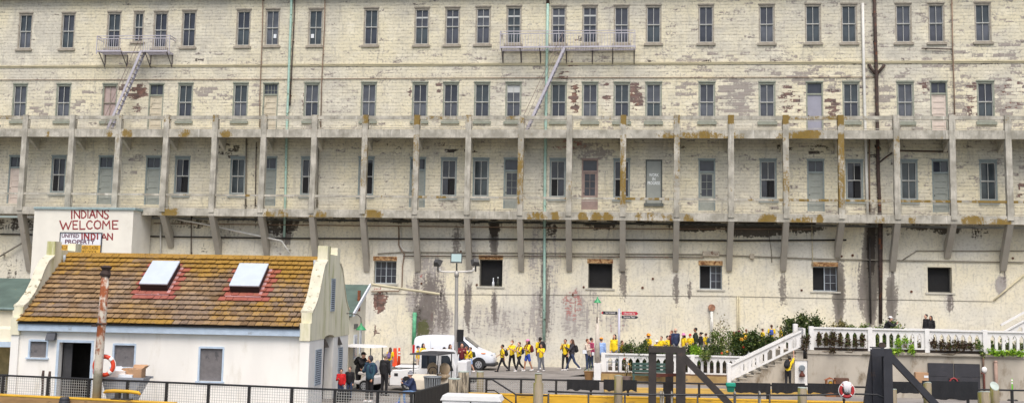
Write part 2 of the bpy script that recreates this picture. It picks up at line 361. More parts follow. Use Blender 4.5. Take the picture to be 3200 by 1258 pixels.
def wall_mesh(name, mat, x0, x1, z0, z1, holes, step, reveal):
    xs = set(np.round(np.arange(x0, x1 + step, step), 3)); zs = set(np.round(np.arange(z0, z1, step), 3)) | {round(z1, 3)}
    for h in holes: xs |= {round(h[0], 3), round(h[1], 3)}; zs |= {round(h[2], 3), round(h[3], 3)}
    def clean(q, lim):
        q = sorted(t for t in q if lim[0] - 1e-6 <= t <= lim[1] + 1e-6); o = [q[0]]
        for t in q[1:]:
            if t - o[-1] > .004: o.append(t)
        return o
    xs = clean(xs, (x0, x1)); zs = clean(zs, (z0, z1)); nx, nz = len(xs), len(zs)
    X, Z = np.meshgrid(xs, zs); X = X.ravel(); Z = Z.ravel()
    mb = MB(); mb.v = [(a, 0.0, b) for a, b in zip(X, Z)]
    cxs = [(a + b) / 2 for a, b in zip(xs, xs[1:])]; czs = [(a + b) / 2 for a, b in zip(zs, zs[1:])]
    skip = np.zeros((nz - 1, nx - 1), bool)
    for h in holes:
        ix = [i for i, c in enumerate(cxs) if h[0] < c < h[1]]; iz = [i for i, c in enumerate(czs) if h[2] < c < h[3]]
        if ix and iz: skip[iz[0]:iz[-1] + 1, ix[0]:ix[-1] + 1] = True
    for j in range(nz - 1):
        for i in range(nx - 1):
            if not skip[j, i]: mb.f.append((j * nx + i, j * nx + i + 1, (j + 1) * nx + i + 1, (j + 1) * nx + i))
    # to pixel space for the masks
    for h in holes:
        r = reveal; a, b, c, d = h
        mb.quad((a, 0, c), (a, 0, d), (a, r, d), (a, r, c)); mb.quad((b, 0, c), (b, r, c), (b, r, d), (b, 0, d))
        mb.quad((a, 0, d), (b, 0, d), (b, r, d), (a, r, d)); mb.quad((a, 0, c), (a, r, c), (b, r, c), (b, 0, c))
    V = np.array(mb.v) - np.array(EYE)
    ax = np.array(_X); ay = np.array(_Y); az = np.array(_Z)
    cc = V[:, 0:1] * ax + V[:, 1:2] * ay + V[:, 2:3] * az
    px = CX + F * cc[:, 0] / cc[:, 2]; py = CY + F * cc[:, 1] / cc[:, 2]
    for k, bl in BL.items():
        a = np.zeros(len(px))
        for (bx, by, rx, ry, st) in bl:
            r = np.sqrt(((px - bx) / rx) ** 2 + ((py - by) / ry) ** 2)
            t = np.clip((1.45 - r) / .9, 0, 1); t = t * t * (3 - 2 * t)
            a = np.maximum(a, st * t)
        if k == 'grey' and name == 'upper_wall': a = np.maximum(a, .17 + .06 * np.clip((px - 1500) / 1500, -1, 1) + .05 * ((py > 150) & (py < 420))) * (1.08 if True else 1)
        if k == 'peel' and name == 'upper_wall': a = np.maximum(a, .02 + .05 * np.clip((px - 1900) / 1200, 0, 1) * ((py > 150) & (py < 420)))
        if k == 'soot' and name == 'upper_wall': a = np.maximum(a, .1)
        if name == 'lower_wall': a = a * {'grey': 1.25, 'streak': 1.3, 'soot': 1.3, 'red': 1.15}.get(k, 1.0)
        else: a = a * {'grey': 1.12, 'peel': 1.2, 'streak': 1.0, 'soot': 1.15}.get(k, 1.0)
        mb.a[k] = a
    return mb.build(name, mat, bar, fix=False)

XL, XR = at(-160, 500, Y=0).x, at(3720, 500, Y=0).x
ROW1 = [(57, 102, 41), (191, 235, 40), (333, 379, 37), (416, 450, 36), (479, 525, 36), (567, 614, 33), (737, 785, 30), (828, 875, 28), (962, 1011, 27), (1136, 1184, 25), (1294, 1343, 24), (1389, 1439, 23), (1485, 1535, 21), (1581, 1631, 19), (1721, 1771, 18), (1818, 1869, 17), (1917, 1968, 17), (2017, 2068, 16), (2180, 2233, 15), (2369, 2423, 14), (2513, 2568, 12.5), (2627, 2679, 12), (2796, 2850, 11), (2898, 2953, 10), (3043, 3099, 8)]
ROW2 = [(39, 85, 262, 'w'), (175, 221, 262, 'w'), (319, 366, 262, 'pink'), (463, 513, 262, 'door5'), (556, 602, 260, 'w'), (728, 775, 259, 'w'), (821, 870, 260, 'doorgrid'), (949, 999, 258, 'w'), (1126, 1179, 257, 'w'), (1286, 1339, 257, 'w'), (1383, 1435, 257, 'w'), (1480, 1533, 257, 'w'), (1578, 1631, 257, 'blind'), (1721, 1771, 257, 'w'), (1818, 1870, 257, 'w'), (1917, 1969, 257, 'w'), (2016, 2069, 257, 'w'), (2182, 2236, 256, 'w'), (2370, 2424, 256, 'w'), (2518, 2573, 256, 'doorsolid'), (2633, 2686, 255, 'w'), (2803, 2855, 255, 'w'), (2906, 2961, 254, 'doorpink'), (3052, 3108, 253, 'w')]
ROW3 = [(26, 74, 487, 'doorpink'), (160, 206, 487, 'w'), (306, 355, 488, 'doorgrey'), (453, 504, 489, 'doorgrey'), (544, 595, 490, 'w'), (716, 770, 490, 'w'), (816, 865, 491, 'doorgrey'), (939, 990, 491, 'w'), (1117, 1172, 491, 'w'), (1279, 1332, 493, 'doorgrey'), (1375, 1430, 494, 'w'), (1476, 1530, 495, 'w'), (1574, 1625, 495, 'half'), (1717, 1769, 496, 'w'), (1818, 1869, 497, 'halfpink'), (1916, 1970, 497, 'w'), (2016, 2071, 498, 'board'), (2182, 2236, 498, 'half'), (2373, 2428, 498, 'w'), (2521, 2577, 499, 'doorgrey'), (2643, 2697, 500, 'w'), (2814, 2867, 500, 'w'), (2911, 2969, 500, 'doorgrey'), (3060, 3117, 501, 'w')]
ROW4 = [(1168, 1238, 814, 885, 'grid'), (1498, 1570, 810, 894, 'open'), (1838, 1914, 822, 900, 'open'), (2186, 2257, 828, 903, 'half'), (2540, 2618, 832, 909, 'halfR'), (2899, 2975, 834, 913, 'open')]

W1, H1, W2, H2, H3, HD = .95, 2.36, .99, 2.38, 2.33, 2.98
holes_u, holes_l, SPOTS = [], [], []
def spot(xl, xr, yt, wd, ht, row, kind):
    p = at((xl + xr) / 2, yt + 40, Y=0); x = p.x; zt = at((xl + xr) / 2, yt, Y=0).z
    holes_u.append((x - wd / 2, x + wd / 2, zt - ht, zt)); SPOTS.append((x, zt - ht, row, kind, wd, ht))
for xl, xr, yt in ROW1: spot(xl, xr, yt, .7 if xr - xl < 40 else W1, 2.0 if xr - xl < 40 else H1, 1, 'narrow' if xr - xl < 40 else 'w')
for xl, xr, yt, k in ROW2: spot(xl, xr, yt, W2, HD if k.startswith('door') else H2, 2, k)
for xl, xr, yt, k in ROW3: spot(xl, xr, yt, W2, 3.03 if k.startswith(('door', 'half')) else (2.6 if k == 'board' else H3), 3, k)
L4 = []
for xl, xr, yt, yb, k in ROW4:
    x0, x1 = at(xl, 860, Y=0).x, at(xr, 860, Y=0).x; zt, zb = at((xl + xr) / 2, yt, Y=0).z, at((xl + xr) / 2, yb, Y=0).z
    holes_l.append((x0, x1, zb, zt)); L4.append((x0, x1, zb, zt, k))

ZTOP = at(1600, -45, Y=0).z
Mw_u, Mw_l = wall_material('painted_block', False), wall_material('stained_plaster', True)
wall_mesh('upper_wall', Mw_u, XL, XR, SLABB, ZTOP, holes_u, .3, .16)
wall_mesh('lower_wall', Mw_l, XL, XR, -.3, SLABB, holes_l, .25, .42)

# ---- trims
CONC = M('weathered_concrete', srgb(186, 182, 170), .9, .16, 1.6, bump=.25, dirt=srgb(122, 116, 104), dth=(.55, .75), dsc=2.2)
TRIM = M('painted_trim', srgb(206, 196, 164), .85, .1, 2, dirt=srgb(140, 130, 112), dth=(.55, .7), dsc=4, stretch=(.4, 1, 3))
zc = at(1600, 203, Y=0).z
MB().box(XL, XR, -.05, 0, zc - .03, zc + .05).box(XL, XR, -.09, -.003, zc + .052, zc + .1).build('string_course', TRIM, bar)
zr = at(1600, -22, Y=0).z
MB().box(XL, XR, -.55, 0, zr, zr + .18).box(XL, XR, -.62, -.5, zr + .183, zr + .42).build('eave', M('eave_timber', srgb(150, 140, 120), .85), bar)
MB().box(XL, XR, .45, 9, ZTOP - .3, ZTOP - .1).box(XL, XR, 8.8, 9, -.3, ZTOP - .3).build('roof_deck', CONC, bar)

# ---- windows
FR1 = M('frame_taupe', srgb(158, 150, 136), .7, .2, 6, dirt=srgb(112, 98, 82), dth=(.55, .7))
FR2 = M('frame_sage', srgb(140, 144, 130), .65, .14, 6, dirt=srgb(112, 116, 106))
FR3 = M('frame_slate', srgb(134, 144, 142), .6, .12, 6)
SASH = M('sash_pale', srgb(190, 190, 184), .6, .1, 8)
def glass(name, c, r=.12):
    g = NG(name); n = g.noise(.9, 2); n2 = g.noise(2.5, 4)
    col = g.mix(g.ramp(n, .35, .65), tuple(x * .72 for x in c), tuple(min(1, x * 1.3) for x in c))
    col = g.mix(g.ramp(n2, .5, .8, 0, .35), col, tuple(min(1, x * 1.8 + .01) for x in c)); return g.out(col, r, 0, .5)
GL = [glass('dusty_glass', srgb(74, 76, 84)), glass('dark_glass', srgb(58, 61, 70)), glass('hazy_glass', srgb(88, 91, 98)), glass('green_glass', srgb(66, 74, 78))]
BLK = M('unlit_black', (.012, .012, .013), .9, .1)  # flat black painted in where interiors and gaps would be unlit
WHITE = M('white_card', srgb(222, 226, 230), .7, .05)
PINKB = M('pink_board', srgb(176, 158, 152), .8, .1, 3)
def sash_window(w, h, fm, pane_m, lower_sill, sillw=1.16, reveal=.02):
    """origin: centre of opening foot, on the wall plane; returns the window part with sash and panes below it"""
    fb = .085; m = MB(); y0, y1 = reveal, reveal + .1
    m.box(-w/2, -w/2 + fb, y0, y1, 0, h); m.box(w/2 - fb, w/2, y0, y1, 0, h)
    m.box(-w/2 + fb, w/2 - fb, y0, y1, h - fb - .05, h); m.box(-w/2 + fb, w/2 - fb, y0, y1, 0, fb * .8)
    m.box(-w/2 - .03, w/2 + .03, -.035, -.002, h - .02, h + .06)          # drip head
    m.box(-sillw/2, sillw/2, -.1, -.004, -lower_sill, -.012)
    win = m.build('window', fm, bar)
    gx = w/2 - fb; z0, z1 = fb * .8, h - fb - .05; mid = (z0 + z1) / 2; t = .035
    s_ = MB(); ys, ye = y1 - .05, y1 - .012
    for a, b, off in ((mid, z1, 0), (z0, mid, .03)):
        s_.box(-gx, -gx + t, ys + off, ye + off, a, b); s_.box(gx - t, gx, ys + off, ye + off, a, b)
        s_.box(-gx + t, gx - t, ys + off, ye + off, a, a + t * 1.1); s_.box(-gx + t, gx - t, ys + off, ye + off, b - t, b)
        s_.box(-.014, .014, ys + off, ye + off, a + t * 1.1, b - t)
    s_.build('sash', SASH, win)
    MB().box(-gx, gx, y1 + .025, y1 + .035, mid, z1).build('upper_pane', pane_m, win, fix=False)
    MB().box(-gx, gx, y1 + .036, y1 + .046, z0, mid).build('lower_pane', pane_m, win, fix=False)
    return win
def leaf_door(w, h, fm, lm, kind, gm):
    fb = .085; m = MB(); tz = h * .74; y0, y1 = .02, .13
    m.box(-w/2, -w/2 + fb, y0, y1, 0, h); m.box(w/2 - fb, w/2, y0, y1, 0, h); m.box(-w/2 + fb, w/2 - fb, y0, y1, h - fb, h)
    m.box(-w/2 + fb, w/2 - fb, y0 + .01, y1, tz, tz + .1); m.box(-w/2 - .03, w/2 + .03, -.035, -.002, h - .02, h + .06)
    d = m.build('door', fm, bar); gx = w/2 - fb
    l = MB()
    if kind == 'half':
        l.box(-gx, -gx + .1, .08, .12, 0, tz); l.box(gx - .1, gx, .08, .12, 0, tz); l.box(-gx + .1, gx - .1, .08, .12, tz - .1, tz); l.box(-gx + .1, gx - .1, .08, .12, 0, .85)
        for k in range(1, 3): l.box(-gx + .1, gx - .1, .09, .115, .85 + k * .42, .87 + k * .42)
        l.box(-.012, .012, .09, .115, .85, tz - .1)
    elif kind == 'solid': l.box(-gx, gx, .08, .12, 0, tz)
    else:
        n = 6; l.box(-gx, -gx + .1, .08, .12, 0, tz); l.box(gx - .1, gx, .08, .12, 0, tz)
        for k in range(n + 1):
            z = k * (tz - .09) / n; l.box(-gx + .1, gx - .1, .08, .12, z, z + .09)
        l.box(-gx + .1, gx - .1, .105, .13, .02, tz - .02)
    lf = l.build('door_leaf', lm, d)
    if kind == 'half': MB().box(-gx + .1, gx - .1, .118, .125, .86, tz - .1).build('door_pane', gm, d, fix=False)
    t = MB().box(-gx, gx, .115, .13, tz + .1, h - fb); t.build('transom_pane', gm, d, fix=False)
    if kind in ('panel', 'grid'):
        tm = MB().box(-.014, .014, .09, .112, tz + .1, h - fb)
        if kind == 'grid':
            for x in (-.2, .2): tm.box(x - .012, x + .012, .09, .112, tz + .1, h - fb)
            tm.box(-gx, gx, .092, .11, tz + .32, tz + .345)
        tm.build('transom_bar', fm, d)
    MB().ell((-gx + .06, .06, .98), (.03, .04, .03), 8, 6).build('door_handle', M('dark_iron', (.03, .028, .026), .5), d, True)
    return d
LEAFS = {'5': M('leaf_cream', srgb(198, 188, 166), .8, .1, 5, dirt=srgb(130, 118, 98)), 'pink': M('leaf_pinkgrey', srgb(206, 192, 180), .8, .08, 4), 'grey': M('leaf_grey', srgb(150, 154, 146), .7, .08, 4),
         'lilac': M('leaf_lilac', srgb(148, 148, 160), .7, .06, 2, dirt=srgb(130, 120, 118), dth=(.62, .7)), 'mauve': M('leaf_mauve', srgb(152, 132, 124), .7, .1, 4)}
protos = {}
def proto(key, fn):
    """first use returns the original, later uses a copy of the part with its sub-parts"""
    if key not in protos:
        o = fn(); protos[key] = (o, list(o.children)); return o
    o, kids = protos[key]; r = o.copy(); C.objects.link(r); r.parent = bar
    for ch in kids:
        c = ch.copy(); C.objects.link(c); c.parent = r
    return r
def setmat(o, m_):
    o.material_slots[0].link = 'OBJECT'; o.material_slots[0].material = m_
BAND = M('roller_blind', srgb(196, 198, 196), .8, .04)
for i, (x, z, row, k, wd, ht) in enumerate(SPOTS):
    fm = (FR1, FR2, FR3)[row - 1]
    if k in ('w', 'pink', 'blind', 'narrow'):
        o = proto((row, k == 'narrow'), lambda: sash_window(wd, ht, fm, GL[0], (.14, .2, .2)[row - 1] if k != 'narrow' else .1, 1.14 if k != 'narrow' else .95))
        rr = rng.random()
        for ch in o.children:
            if 'pane' in ch.name:
                if k == 'pink': setmat(ch, PINKB)
                else: setmat(ch, GL[int(rng.integers(0, 4))] if row < 3 else GL[1 if rr < .6 else 3])
            if k == 'pink' and 'sash' in ch.name: setmat(ch, FR1)
        if k == 'blind': MB().box(-.4, .4, .135, .142, ht * .74, ht - .14).build('roller_blind', BAND, o)
        elif row == 1 and i in (10, 11, 12, 13, 14, 15): MB().box(-.38, .38, .132, .14, ht * .72, ht * .72 + .1).build('blind_bar', BAND, o)
        elif row == 1 and i in (7, 8): MB().box((.08, -.3)[i - 7], (.26, -.1)[i - 7], .1, .112, .5, .75).build('notice', WHITE, o)
        elif row == 3 and rr < .55:                                          # black sheet stands in for a half open on an unlit room
            MB().box(-.35 + .3 * (i % 2), -.02 + .36 * (i % 2), .1, .122, .1, 1.1 + .9 * (i % 3 == 0)).build('gap_black_sheet', BLK, o)
    elif k == 'board':
        m = MB(); m.box(-wd/2, -wd/2 + .08, .02, .12, 0, ht); m.box(wd/2 - .08, wd/2, .02, .12, 0, ht); m.box(-wd/2 + .08, wd/2 - .08, .02, .12, ht - .09, ht); m.box(-.58, .58, -.1, -.004, -.2, -.012)
        o = m.build('window', M('frame_dark', srgb(92, 96, 92), .7), bar)
        MB().box(-wd/2 + .08, wd/2 - .08, .06, .09, 0, ht - .09).build('boarded_panel', M('board_grey', srgb(150, 154, 148), .75, .05, 2), o)
        wm = M('lettering_white', srgb(232, 236, 236), .6, .02)
        for j, t in enumerate(('WORK', 'IN', 'PROGRESS')):
            hw = (.29, .09, .37)[j]; fit_text(t, wm, 'lettering', o, -hw, hw, 1.58 - j * .24, 1.77 - j * .24, .055, .022)
    elif k.startswith('door'):
        lm = {'door5': LEAFS['5'], 'doorgrid': LEAFS['5'], 'doorsolid': LEAFS['lilac'], 'doorpink': LEAFS['pink'], 'doorgrey': LEAFS['grey']}[k]
        kd = {'doorgrid': 'grid', 'doorsolid': 'solid'}.get(k, 'panel')
        o = proto((row, k), lambda: leaf_door(wd, ht, fm, lm, kd, GL[1]))
    else:
        lm = LEAFS['mauve'] if k == 'halfpink' else LEAFS['grey']
        o = proto((row, k), lambda: leaf_door(wd, ht, fm if k == 'half' else LEAFS['mauve'], lm, 'half', GL[1]))
    o.location = (x, 0, z)

RUST = M('rusty_lintel', srgb(148, 84, 40), .9, .5, 7, col2=srgb(206, 170, 120), bump=.4, dirt=srgb(70, 44, 30))
BLUEF = M('casement_blue', srgb(168, 176, 182), .6, .1, 5)
for x0, x1, zb, zt, k in L4:
    m = MB(); t = .055; y0, y1 = .33, .4
    m.box(x0, x0 + t, y0, y1, zb, zt); m.box(x1 - t, x1, y0, y1, zb, zt); m.box(x0 + t, x1 - t, y0, y1, zt - t, zt); m.box(x0 + t, x1 - t, y0, y1, zb, zb + t)
    if k != 'open': m.box((x0 + x1) / 2 - .03, (x0 + x1) / 2 + .03, y0, y1, zb + t, zt - t)
    win = m.build('window', BLUEF if k != 'open' else M('casement_dark', srgb(96, 94, 88), .7, .15, 5), bar)
    def casement(a, b, nm):
        s_ = MB()
        for q in range(1, 3): s_.box(a, b, y0 + .01, y0 + .035, zb + (zt - zb) * q / 3 - .01, zb + (zt - zb) * q / 3 + .012)
        s_.box((a + b) / 2 - .012, (a + b) / 2 + .012, y0 + .012, y0 + .037, zb + t, zt - t); s_.build('casement', BLUEF, win)
        MB().box(a, b, y0 + .04, y0 + .05, zb + t, zt - t).build('pane', GL[1], win, fix=False)
    xm = (x0 + x1) / 2
    if k == 'grid': casement(x0 + t, xm - .03, ''); casement(xm + .03, x1 - t, '')
    elif k == 'half': casement(xm + .03, x1 - t, '')
    elif k == 'halfR': casement(xm + .03, x1 - t, '')
    MB().box(x0 + t, x1 - t, y1 + .02, y1 + .03, zb + t, zt - t).build('dark_backing', BLK, win)  # black sheet, the unlit interior is put into its colour
    if k != 'open' or x0 < 2: MB().box(x0 - .06, x1 + .02, -.03, .1, zt + .003, zt + .26).build('lintel', RUST, win)
    MB().box(x0 - .15, x1 + .15, -.06, -.003, zb - .1, zb - .015).build('sill', CONC, win)
# two bottles on the sill of the second lower window
x0, x1, zb, zt, k = L4[1]
for i, fx in enumerate((.6, .8)):
    b = MB(); b.tube([(0, 0, 0), (0, 0, .24), (0, 0, .32), (0, 0, .52)], [.075, .075, .03, .028], 10)
    o = b.build('bottle', (WHITE, M('dark_bottle', srgb(60, 62, 50), .3))[i], None, True, loc=(x0 + (x1 - x0) * fx, .12, zb + .002))
    tag(o, ('white bottle standing on the dark window sill behind the floodlight pole', 'dark bottle with a white cap beside the white bottle on the window sill')[i], 'bottle')
    if i: MB().cyl((0, 0, .5), (0, 0, .58), .034).build('cap', WHITE, o)

# ---- two galleries: slabs, columns, brackets, railings
MOSS = None
def concrete_moss(name, amt, vertical=False, zr=None):
    g = NG(name); v = g.mapped((1, 1, 1))
    n = g.noise(1.3, 6); f = g.noise(9, 8, rough=.68)
    c = g.mix(g.ramp(n, .35, .68), srgb(152, 148, 136), srgb(196, 191, 178)); c = g.mix(g.ramp(f, .5, .7, 0, .5), c, srgb(134, 128, 116))
    c = g.mix(g.ramp(g.noise(1, 6, g.mapped((7, 7, .8)), .65), .5, .72, 0, .6), c, srgb(120, 116, 108))
    c = g.mix(g.ramp(g.noise(1, 6, g.mapped((3, 3, .5), (7, 3, 1)), .65), .58, .72, 0, .6), c, srgb(226, 222, 212))
    mv = g.mapped((.42, .42, 1.1) if not vertical else (.37, .37, .33), (3, 1, 5))
    mk = g.add(g.noise(1, 3, mv, .5), g.mul(g.math('SUBTRACT', f, .5), .8), g.mul(g.math('SUBTRACT', g.noise(1, 5, g.mapped((4.5, 4.5, 1.6), (2, 2, 2)), .65), .5), .9), g.attr('moss'))
    c = g.mix(g.ramp(mk, .95 - amt, 1.18 - amt, 0, .9), c, g.mix(f, srgb(92, 74, 24), srgb(152, 122, 46)))
    g.bump(f, .25, .02); return g.out(c, .92, 0, .2)
CM_SLAB, CM_COL = concrete_moss('gallery_concrete', .30), concrete_moss('column_concrete', .31, True)
CM_RAIL = concrete_moss('rail_concrete', .24)
YF = -1.6
z_us, z_ub = at(1778, 405, Y=YF).z, at(1778, 431, Y=YF).z
z_ls, z_lb = at(1778, 661, Y=YF).z, at(1778, 686, Y=YF).z
def px_of(x, z, y=YF): return proj((x, y, z))[0]
MOSSX_U = [(580, 24), (705, 20), (2100, 60), (2200, 90), (2290, 50), (2470, 60), (2530, 40), (340, 12), (150, 10), (395, 20)]
MOSSX_L = [(840, 20), (885, 25), (1000, 30), (1165, 32), (530, 30), (1655, 14), (1685, 24), (1735, 20), (1820, 18), (1862, 16), (1900, 24), (1995, 14), (2045, 34), (2085, 24), (2150, 28), (2400, 30), (2500, 40), (2560, 14), (2760, 30), (2850, 18), (3040, 40), (3130, 40), (2420, 10)]
def slab(name, zt, zb, mlist, mirror_in):
    m = MB(); n = 400; xs = np.linspace(XL, XR, n); rows = 5
    for j in range(rows):
        z = zb + (zt - zb) * j / (rows - 1)
        for x in xs: m.v.append((x, YF, z))
    for j in range(rows - 1):
        for i in range(n - 1): m.f.append((j * n + i, j * n + i + 1, (j + 1) * n + i + 1, (j + 1) * n + i))
    ms = []
    for (x, y, z) in m.v:
        p = px_of(x, z); a = -.5
        for c, wd in mlist: a = max(a, .55 * max(0, 1 - (abs(p - c) / (wd * 1.3)) ** 2) - .1)
        if name == 'upper_gallery_slab' or True: a -= .55 * max(0, (z - zb) / (zt - zb) - .55)
        ms.append(a)
    k = len(m.v)
    m.box(XL, XR, YF + .003, -.003, zt - .16, zt - .002)                        # deck
    m.box(XL, XR, YF + .003, YF + .28, zb, zt - .165)                            # edge beam, back side
    m.a['moss'] = ms + [-1] * (len(m.v) - k)
    return m.build(name, CM_SLAB, bar, fix=True)
slab('upper_gallery_slab', z_us, z_ub, MOSSX_U, True)
slab('lower_gallery_slab', z_ls, z_lb, MOSSX_L, True)
COLS = [-85, 68, 216, 362, 512, 665, 818, 977, 1136, 1298, 1461, 1626, 1778, 1947, 2115, 2285, 2457, 2630, 2804, 2979, 3155, 3333, 3513, 3696]
MOSSC = {6: .1, 7: .1, 8: .16, 9: .22, 10: .12, 11: .3, 12: .26, 13: .3, 14: .3, 15: .25, 16: .32, 17: .6, 18: .34, 19: .1, 20: .12, 3: .1, 4: .1}
zrt = at(1778, 362, Y=YF).z; zrb = at(1778, 373, Y=YF).z
zlr, zlr2 = at(1778, 615, Y=YF).z, at(1778, 622, Y=YF).z
cx_ = [at(c, 540, Y=YF - .05).x for c in COLS]
for i, x in enumerate(cx_):
    m = MB(); h = .165; zs = np.linspace(z_ls - .25, zrt + .05, 26); y0, y1 = YF - .06, YF + .27
    for z in zs:
        jx = rng.normal(0, .004)
        m.v += [(x - h + jx, y0, z), (x + h + jx, y0, z), (x + h + jx, y1, z), (x - h + jx, y1, z)]
    for j in range(len(zs) - 1):
        for k in range(4): m.f.append((j * 4 + k, j * 4 + (k + 1) % 4, j * 4 + 4 + (k + 1) % 4, j * 4 + 4 + k))
    m.f.append((3, 2, 1, 0)); e = len(m.v) - 4; m.f.append((e, e + 1, e + 2, e + 3))
    base = MOSSC.get(i, -.1); top = .34 if i in (2, 3, 4, 5, 6, 7, 8, 9, 10, 13, 15, 16) else 0
    m.a['moss'] = [(base - .16) + (top if zz > z_us + .25 else 0) - (.4 if abs(zz - z_us) < .3 else 0) - .25 * (zz < z_ls + .3) for zz in zs for _ in range(4)]
    m.build('column', CM_COL, bar)
    # under-slab beam
    MB().box(x - .14, x + .14, YF + .29, -.003, z_ub - .08, z_us - .165).prism([(-.003, z_ub - .62), (-.003, z_ub - .085), (YF + .5, z_ub - .085)], 0, x - .1, x + .1).build('gallery_beam', CONC, bar)
    yb = {4: 772, 5: 800, 6: 800, 17: 804, 19: 806}.get(i, 846)
    ze = at(COLS[i], yb, Y=0).z
    m = MB(); w_ = .165
    m.prism([(YF + .01, z_lb - .003), (YF + .52, z_lb - .003), (-.004, ze + .75), (-.004, ze), (-.12, ze - .02)], 0, x - w_, x + w_)
    m.build('bracket', M('bracket_concrete', srgb(164, 158, 146), .9, .08, 1.2, dirt=srgb(130, 122, 110), dth=(.6, .75)), bar)
def rails(name, zt, zb, z_floor, moss):
    m = MB(); ms = []
    for a, b in zip(cx_, cx_[1:]):
        a += .17; b -= .17; n = 14; k0 = len(m.v)
        m.box(a, b, YF + .02, YF + .16, zb, zt)
        ph = rng.random() * .5
        ms += [moss + .1 * rng.normal()] * (len(m.v) - k0)
        k0 = len(m.v); t = .014
        for (x0, x1, z0, z1) in ((a + .03, b - .03, zb - .1, zb - .1 + 2 * t), (a + .03, b - .03, z_floor + .08, z_floor + .08 + 2 * t)):
            m.box(x0, x1, YF + .04, YF + .07, z0, z1)
        for xx in (a + .03, b - .03 - 2 * t): m.box(xx, xx + 2 * t, YF + .04, YF + .07, z_floor + .08, zb - .1)
        ms += [-1] * (len(m.v) - k0)
    m.a['moss'] = ms
    return m.build(name, CM_RAIL, bar)
rails('upper_gallery_railing', zrt, zrb, z_us, .05)
# lower rail: right half grows orange moss on its top board
m = MB(); ms = []
for i, (a, b) in enumerate(zip(cx_, cx_[1:])):
    a += .17; b -= .17; n = 10
    xs = np.linspace(a, b, n + 1); lv = .02 if i < 8 else (.28 if i in (9, 11, 12, 13, 15) else (.4 if i >= 16 else .1))
    for q in range(n):
        k0 = len(m.v); m.box(xs[q], xs[q + 1] - .001, YF + .02, YF + .16, zlr2, zlr)
        ms += [lv + .12 * rng.normal() - .05] * 8
    k0 = len(m.v); t = .012
    for z0 in (zlr2 - .1, z_ls + .07): m.box(a + .04, b - .04, YF + .04, YF + .065, z0, z0 + 2 * t)
    for xx in (a + .04, b - .04 - 2 * t): m.box(xx, xx + 2 * t, YF + .04, YF + .065, z_ls + .07, zlr2 - .1)
    ms += [-1] * (len(m.v) - k0)
m.a['moss'] = ms; m.build('lower_gallery_railing', CM_RAIL, bar)

# ---- pipes on the wall
def wpipe(name, pts, r, mat, y=-.12, sub=None):
    m = MB(); m.tube([at(px, py, Y=y) for px, py in pts], r, 8)
    a, b = pts[0], pts[-1]; L = math.hypot(a[0] - b[0], a[1] - b[1])
    for t in np.linspace(.08, .92, max(2, int(L / 110))):
        seg = int(t * (len(pts) - 1)); u = t * (len(pts) - 1) - seg
        p = at(pts[seg][0] * (1 - u) + pts[seg + 1][0] * u, pts[seg][1] * (1 - u) + pts[seg + 1][1] * u, Y=y)
        m.cbox((p.x, y / 2, p.z), (r * 1.2, abs(y) / 2 - .003, .025))
    return m.build(name, mat, bar, True)
GRP = M('pipe_verdigris', srgb(166, 198, 184), .6, .14, 3, dirt=srgb(96, 110, 92), dth=(.58, .66))
DKP = M('pipe_rust_dark', srgb(72, 58, 52), .8, .3, 6, dirt=srgb(116, 70, 44))
BRP = M('pipe_brown', srgb(134, 112, 94), .8, .2, 5)
LTP = M('pipe_pale', srgb(214, 212, 204), .6, .06, 5)
GYP = M('pipe_grey', srgb(128, 122, 110), .8, .15, 5)
wpipe('drainpipe', [(911, -30), (910, 40), (906, 130), (902, 250), (896, 405), (892, 600), (888, 740)], .075, GRP)
wpipe('drainpipe', [(921, -30), (919, 60), (912, 200), (906, 330)], .04, DKP)
wpipe('drainpipe', [(822, -30), (820, 100), (812, 300), (812, 400)], .035, BRP)
wpipe('drainpipe', [(1016, -30), (1014, 80), (1005, 260), (1002, 400)], .035, BRP)
wpipe('drainpipe', [(1712, 12), (1710, 120), (1708, 250), (1705, 405), (1703, 560), (1702, 700), (1701, 900), (1700, 1062)], .085, GRP)
wpipe('drainpipe', [(1712, -30), (1712, 12)], .09, DKP)
wpipe('drainpipe', [(2696, 10), (2699, 200), (2704, 400), (2708, 560), (2712, 690)], .085, LTP)
wpipe('drainpipe', [(2732, -30), (2735, 100), (2738, 200), (2742, 400), (2744, 520), (2748, 620), (2750, 690), (2752, 1010)], .1, DKP)
wpipe('drainpipe', [(2737, 232), (2722, 214), (2716, 200)], .08, DKP); wpipe('drainpipe', [(2739, 232), (2755, 214), (2764, 202)], .08, DKP)
wpipe('drainpipe', [(2974, -30), (2977, 150), (2981, 260), (2984, 400)], .04, BRP); wpipe('conduit', [(2880, 151), (2975, 154), (2978, 172)], .035, DKP)
wpipe('drainpipe', [(2717, 430), (2717, 520), (2718, 660)], .04, BRP); wpipe('conduit', [(2744, 510), (2770, 490), (2800, 470), (2980, 474)], .045, DKP)
wpipe('drainpipe', [(2717, 740), (2719, 850), (2721, 1010)], .05, M('pipe_soot', srgb(60, 56, 52), .9))
wpipe('drainpipe', [(2756, 695), (2756, 800), (2755, 1010)], .045, DKP)
for a, b in ((525, 'a'), (770, 'b')): wpipe('drainpipe', [(a, 432), (a - 3, 660)], .05, (LTP, GYP)[b == 'b'])
wpipe('drainpipe', [(995, 450), (990, 650)], .05, GYP); wpipe('drainpipe', [(801, 445), (797, 650)], .03, DKP)
wpipe('conduit', [(0, 250), (800, 248), (1400, 244), (2200, 242), (2735, 241)], .022, BRP, -.05)
wpipe('steam_pipe', [(0, 731), (480, 738), (900, 744), (1700, 747), (2300, 751), (2645, 749)], .045, M('pipe_black', (.015, .013, .012), .6))
wpipe('conduit', [(480, 697), (900, 702), (1300, 706), (2000, 714), (2540, 716)], .028, BRP, -.2)
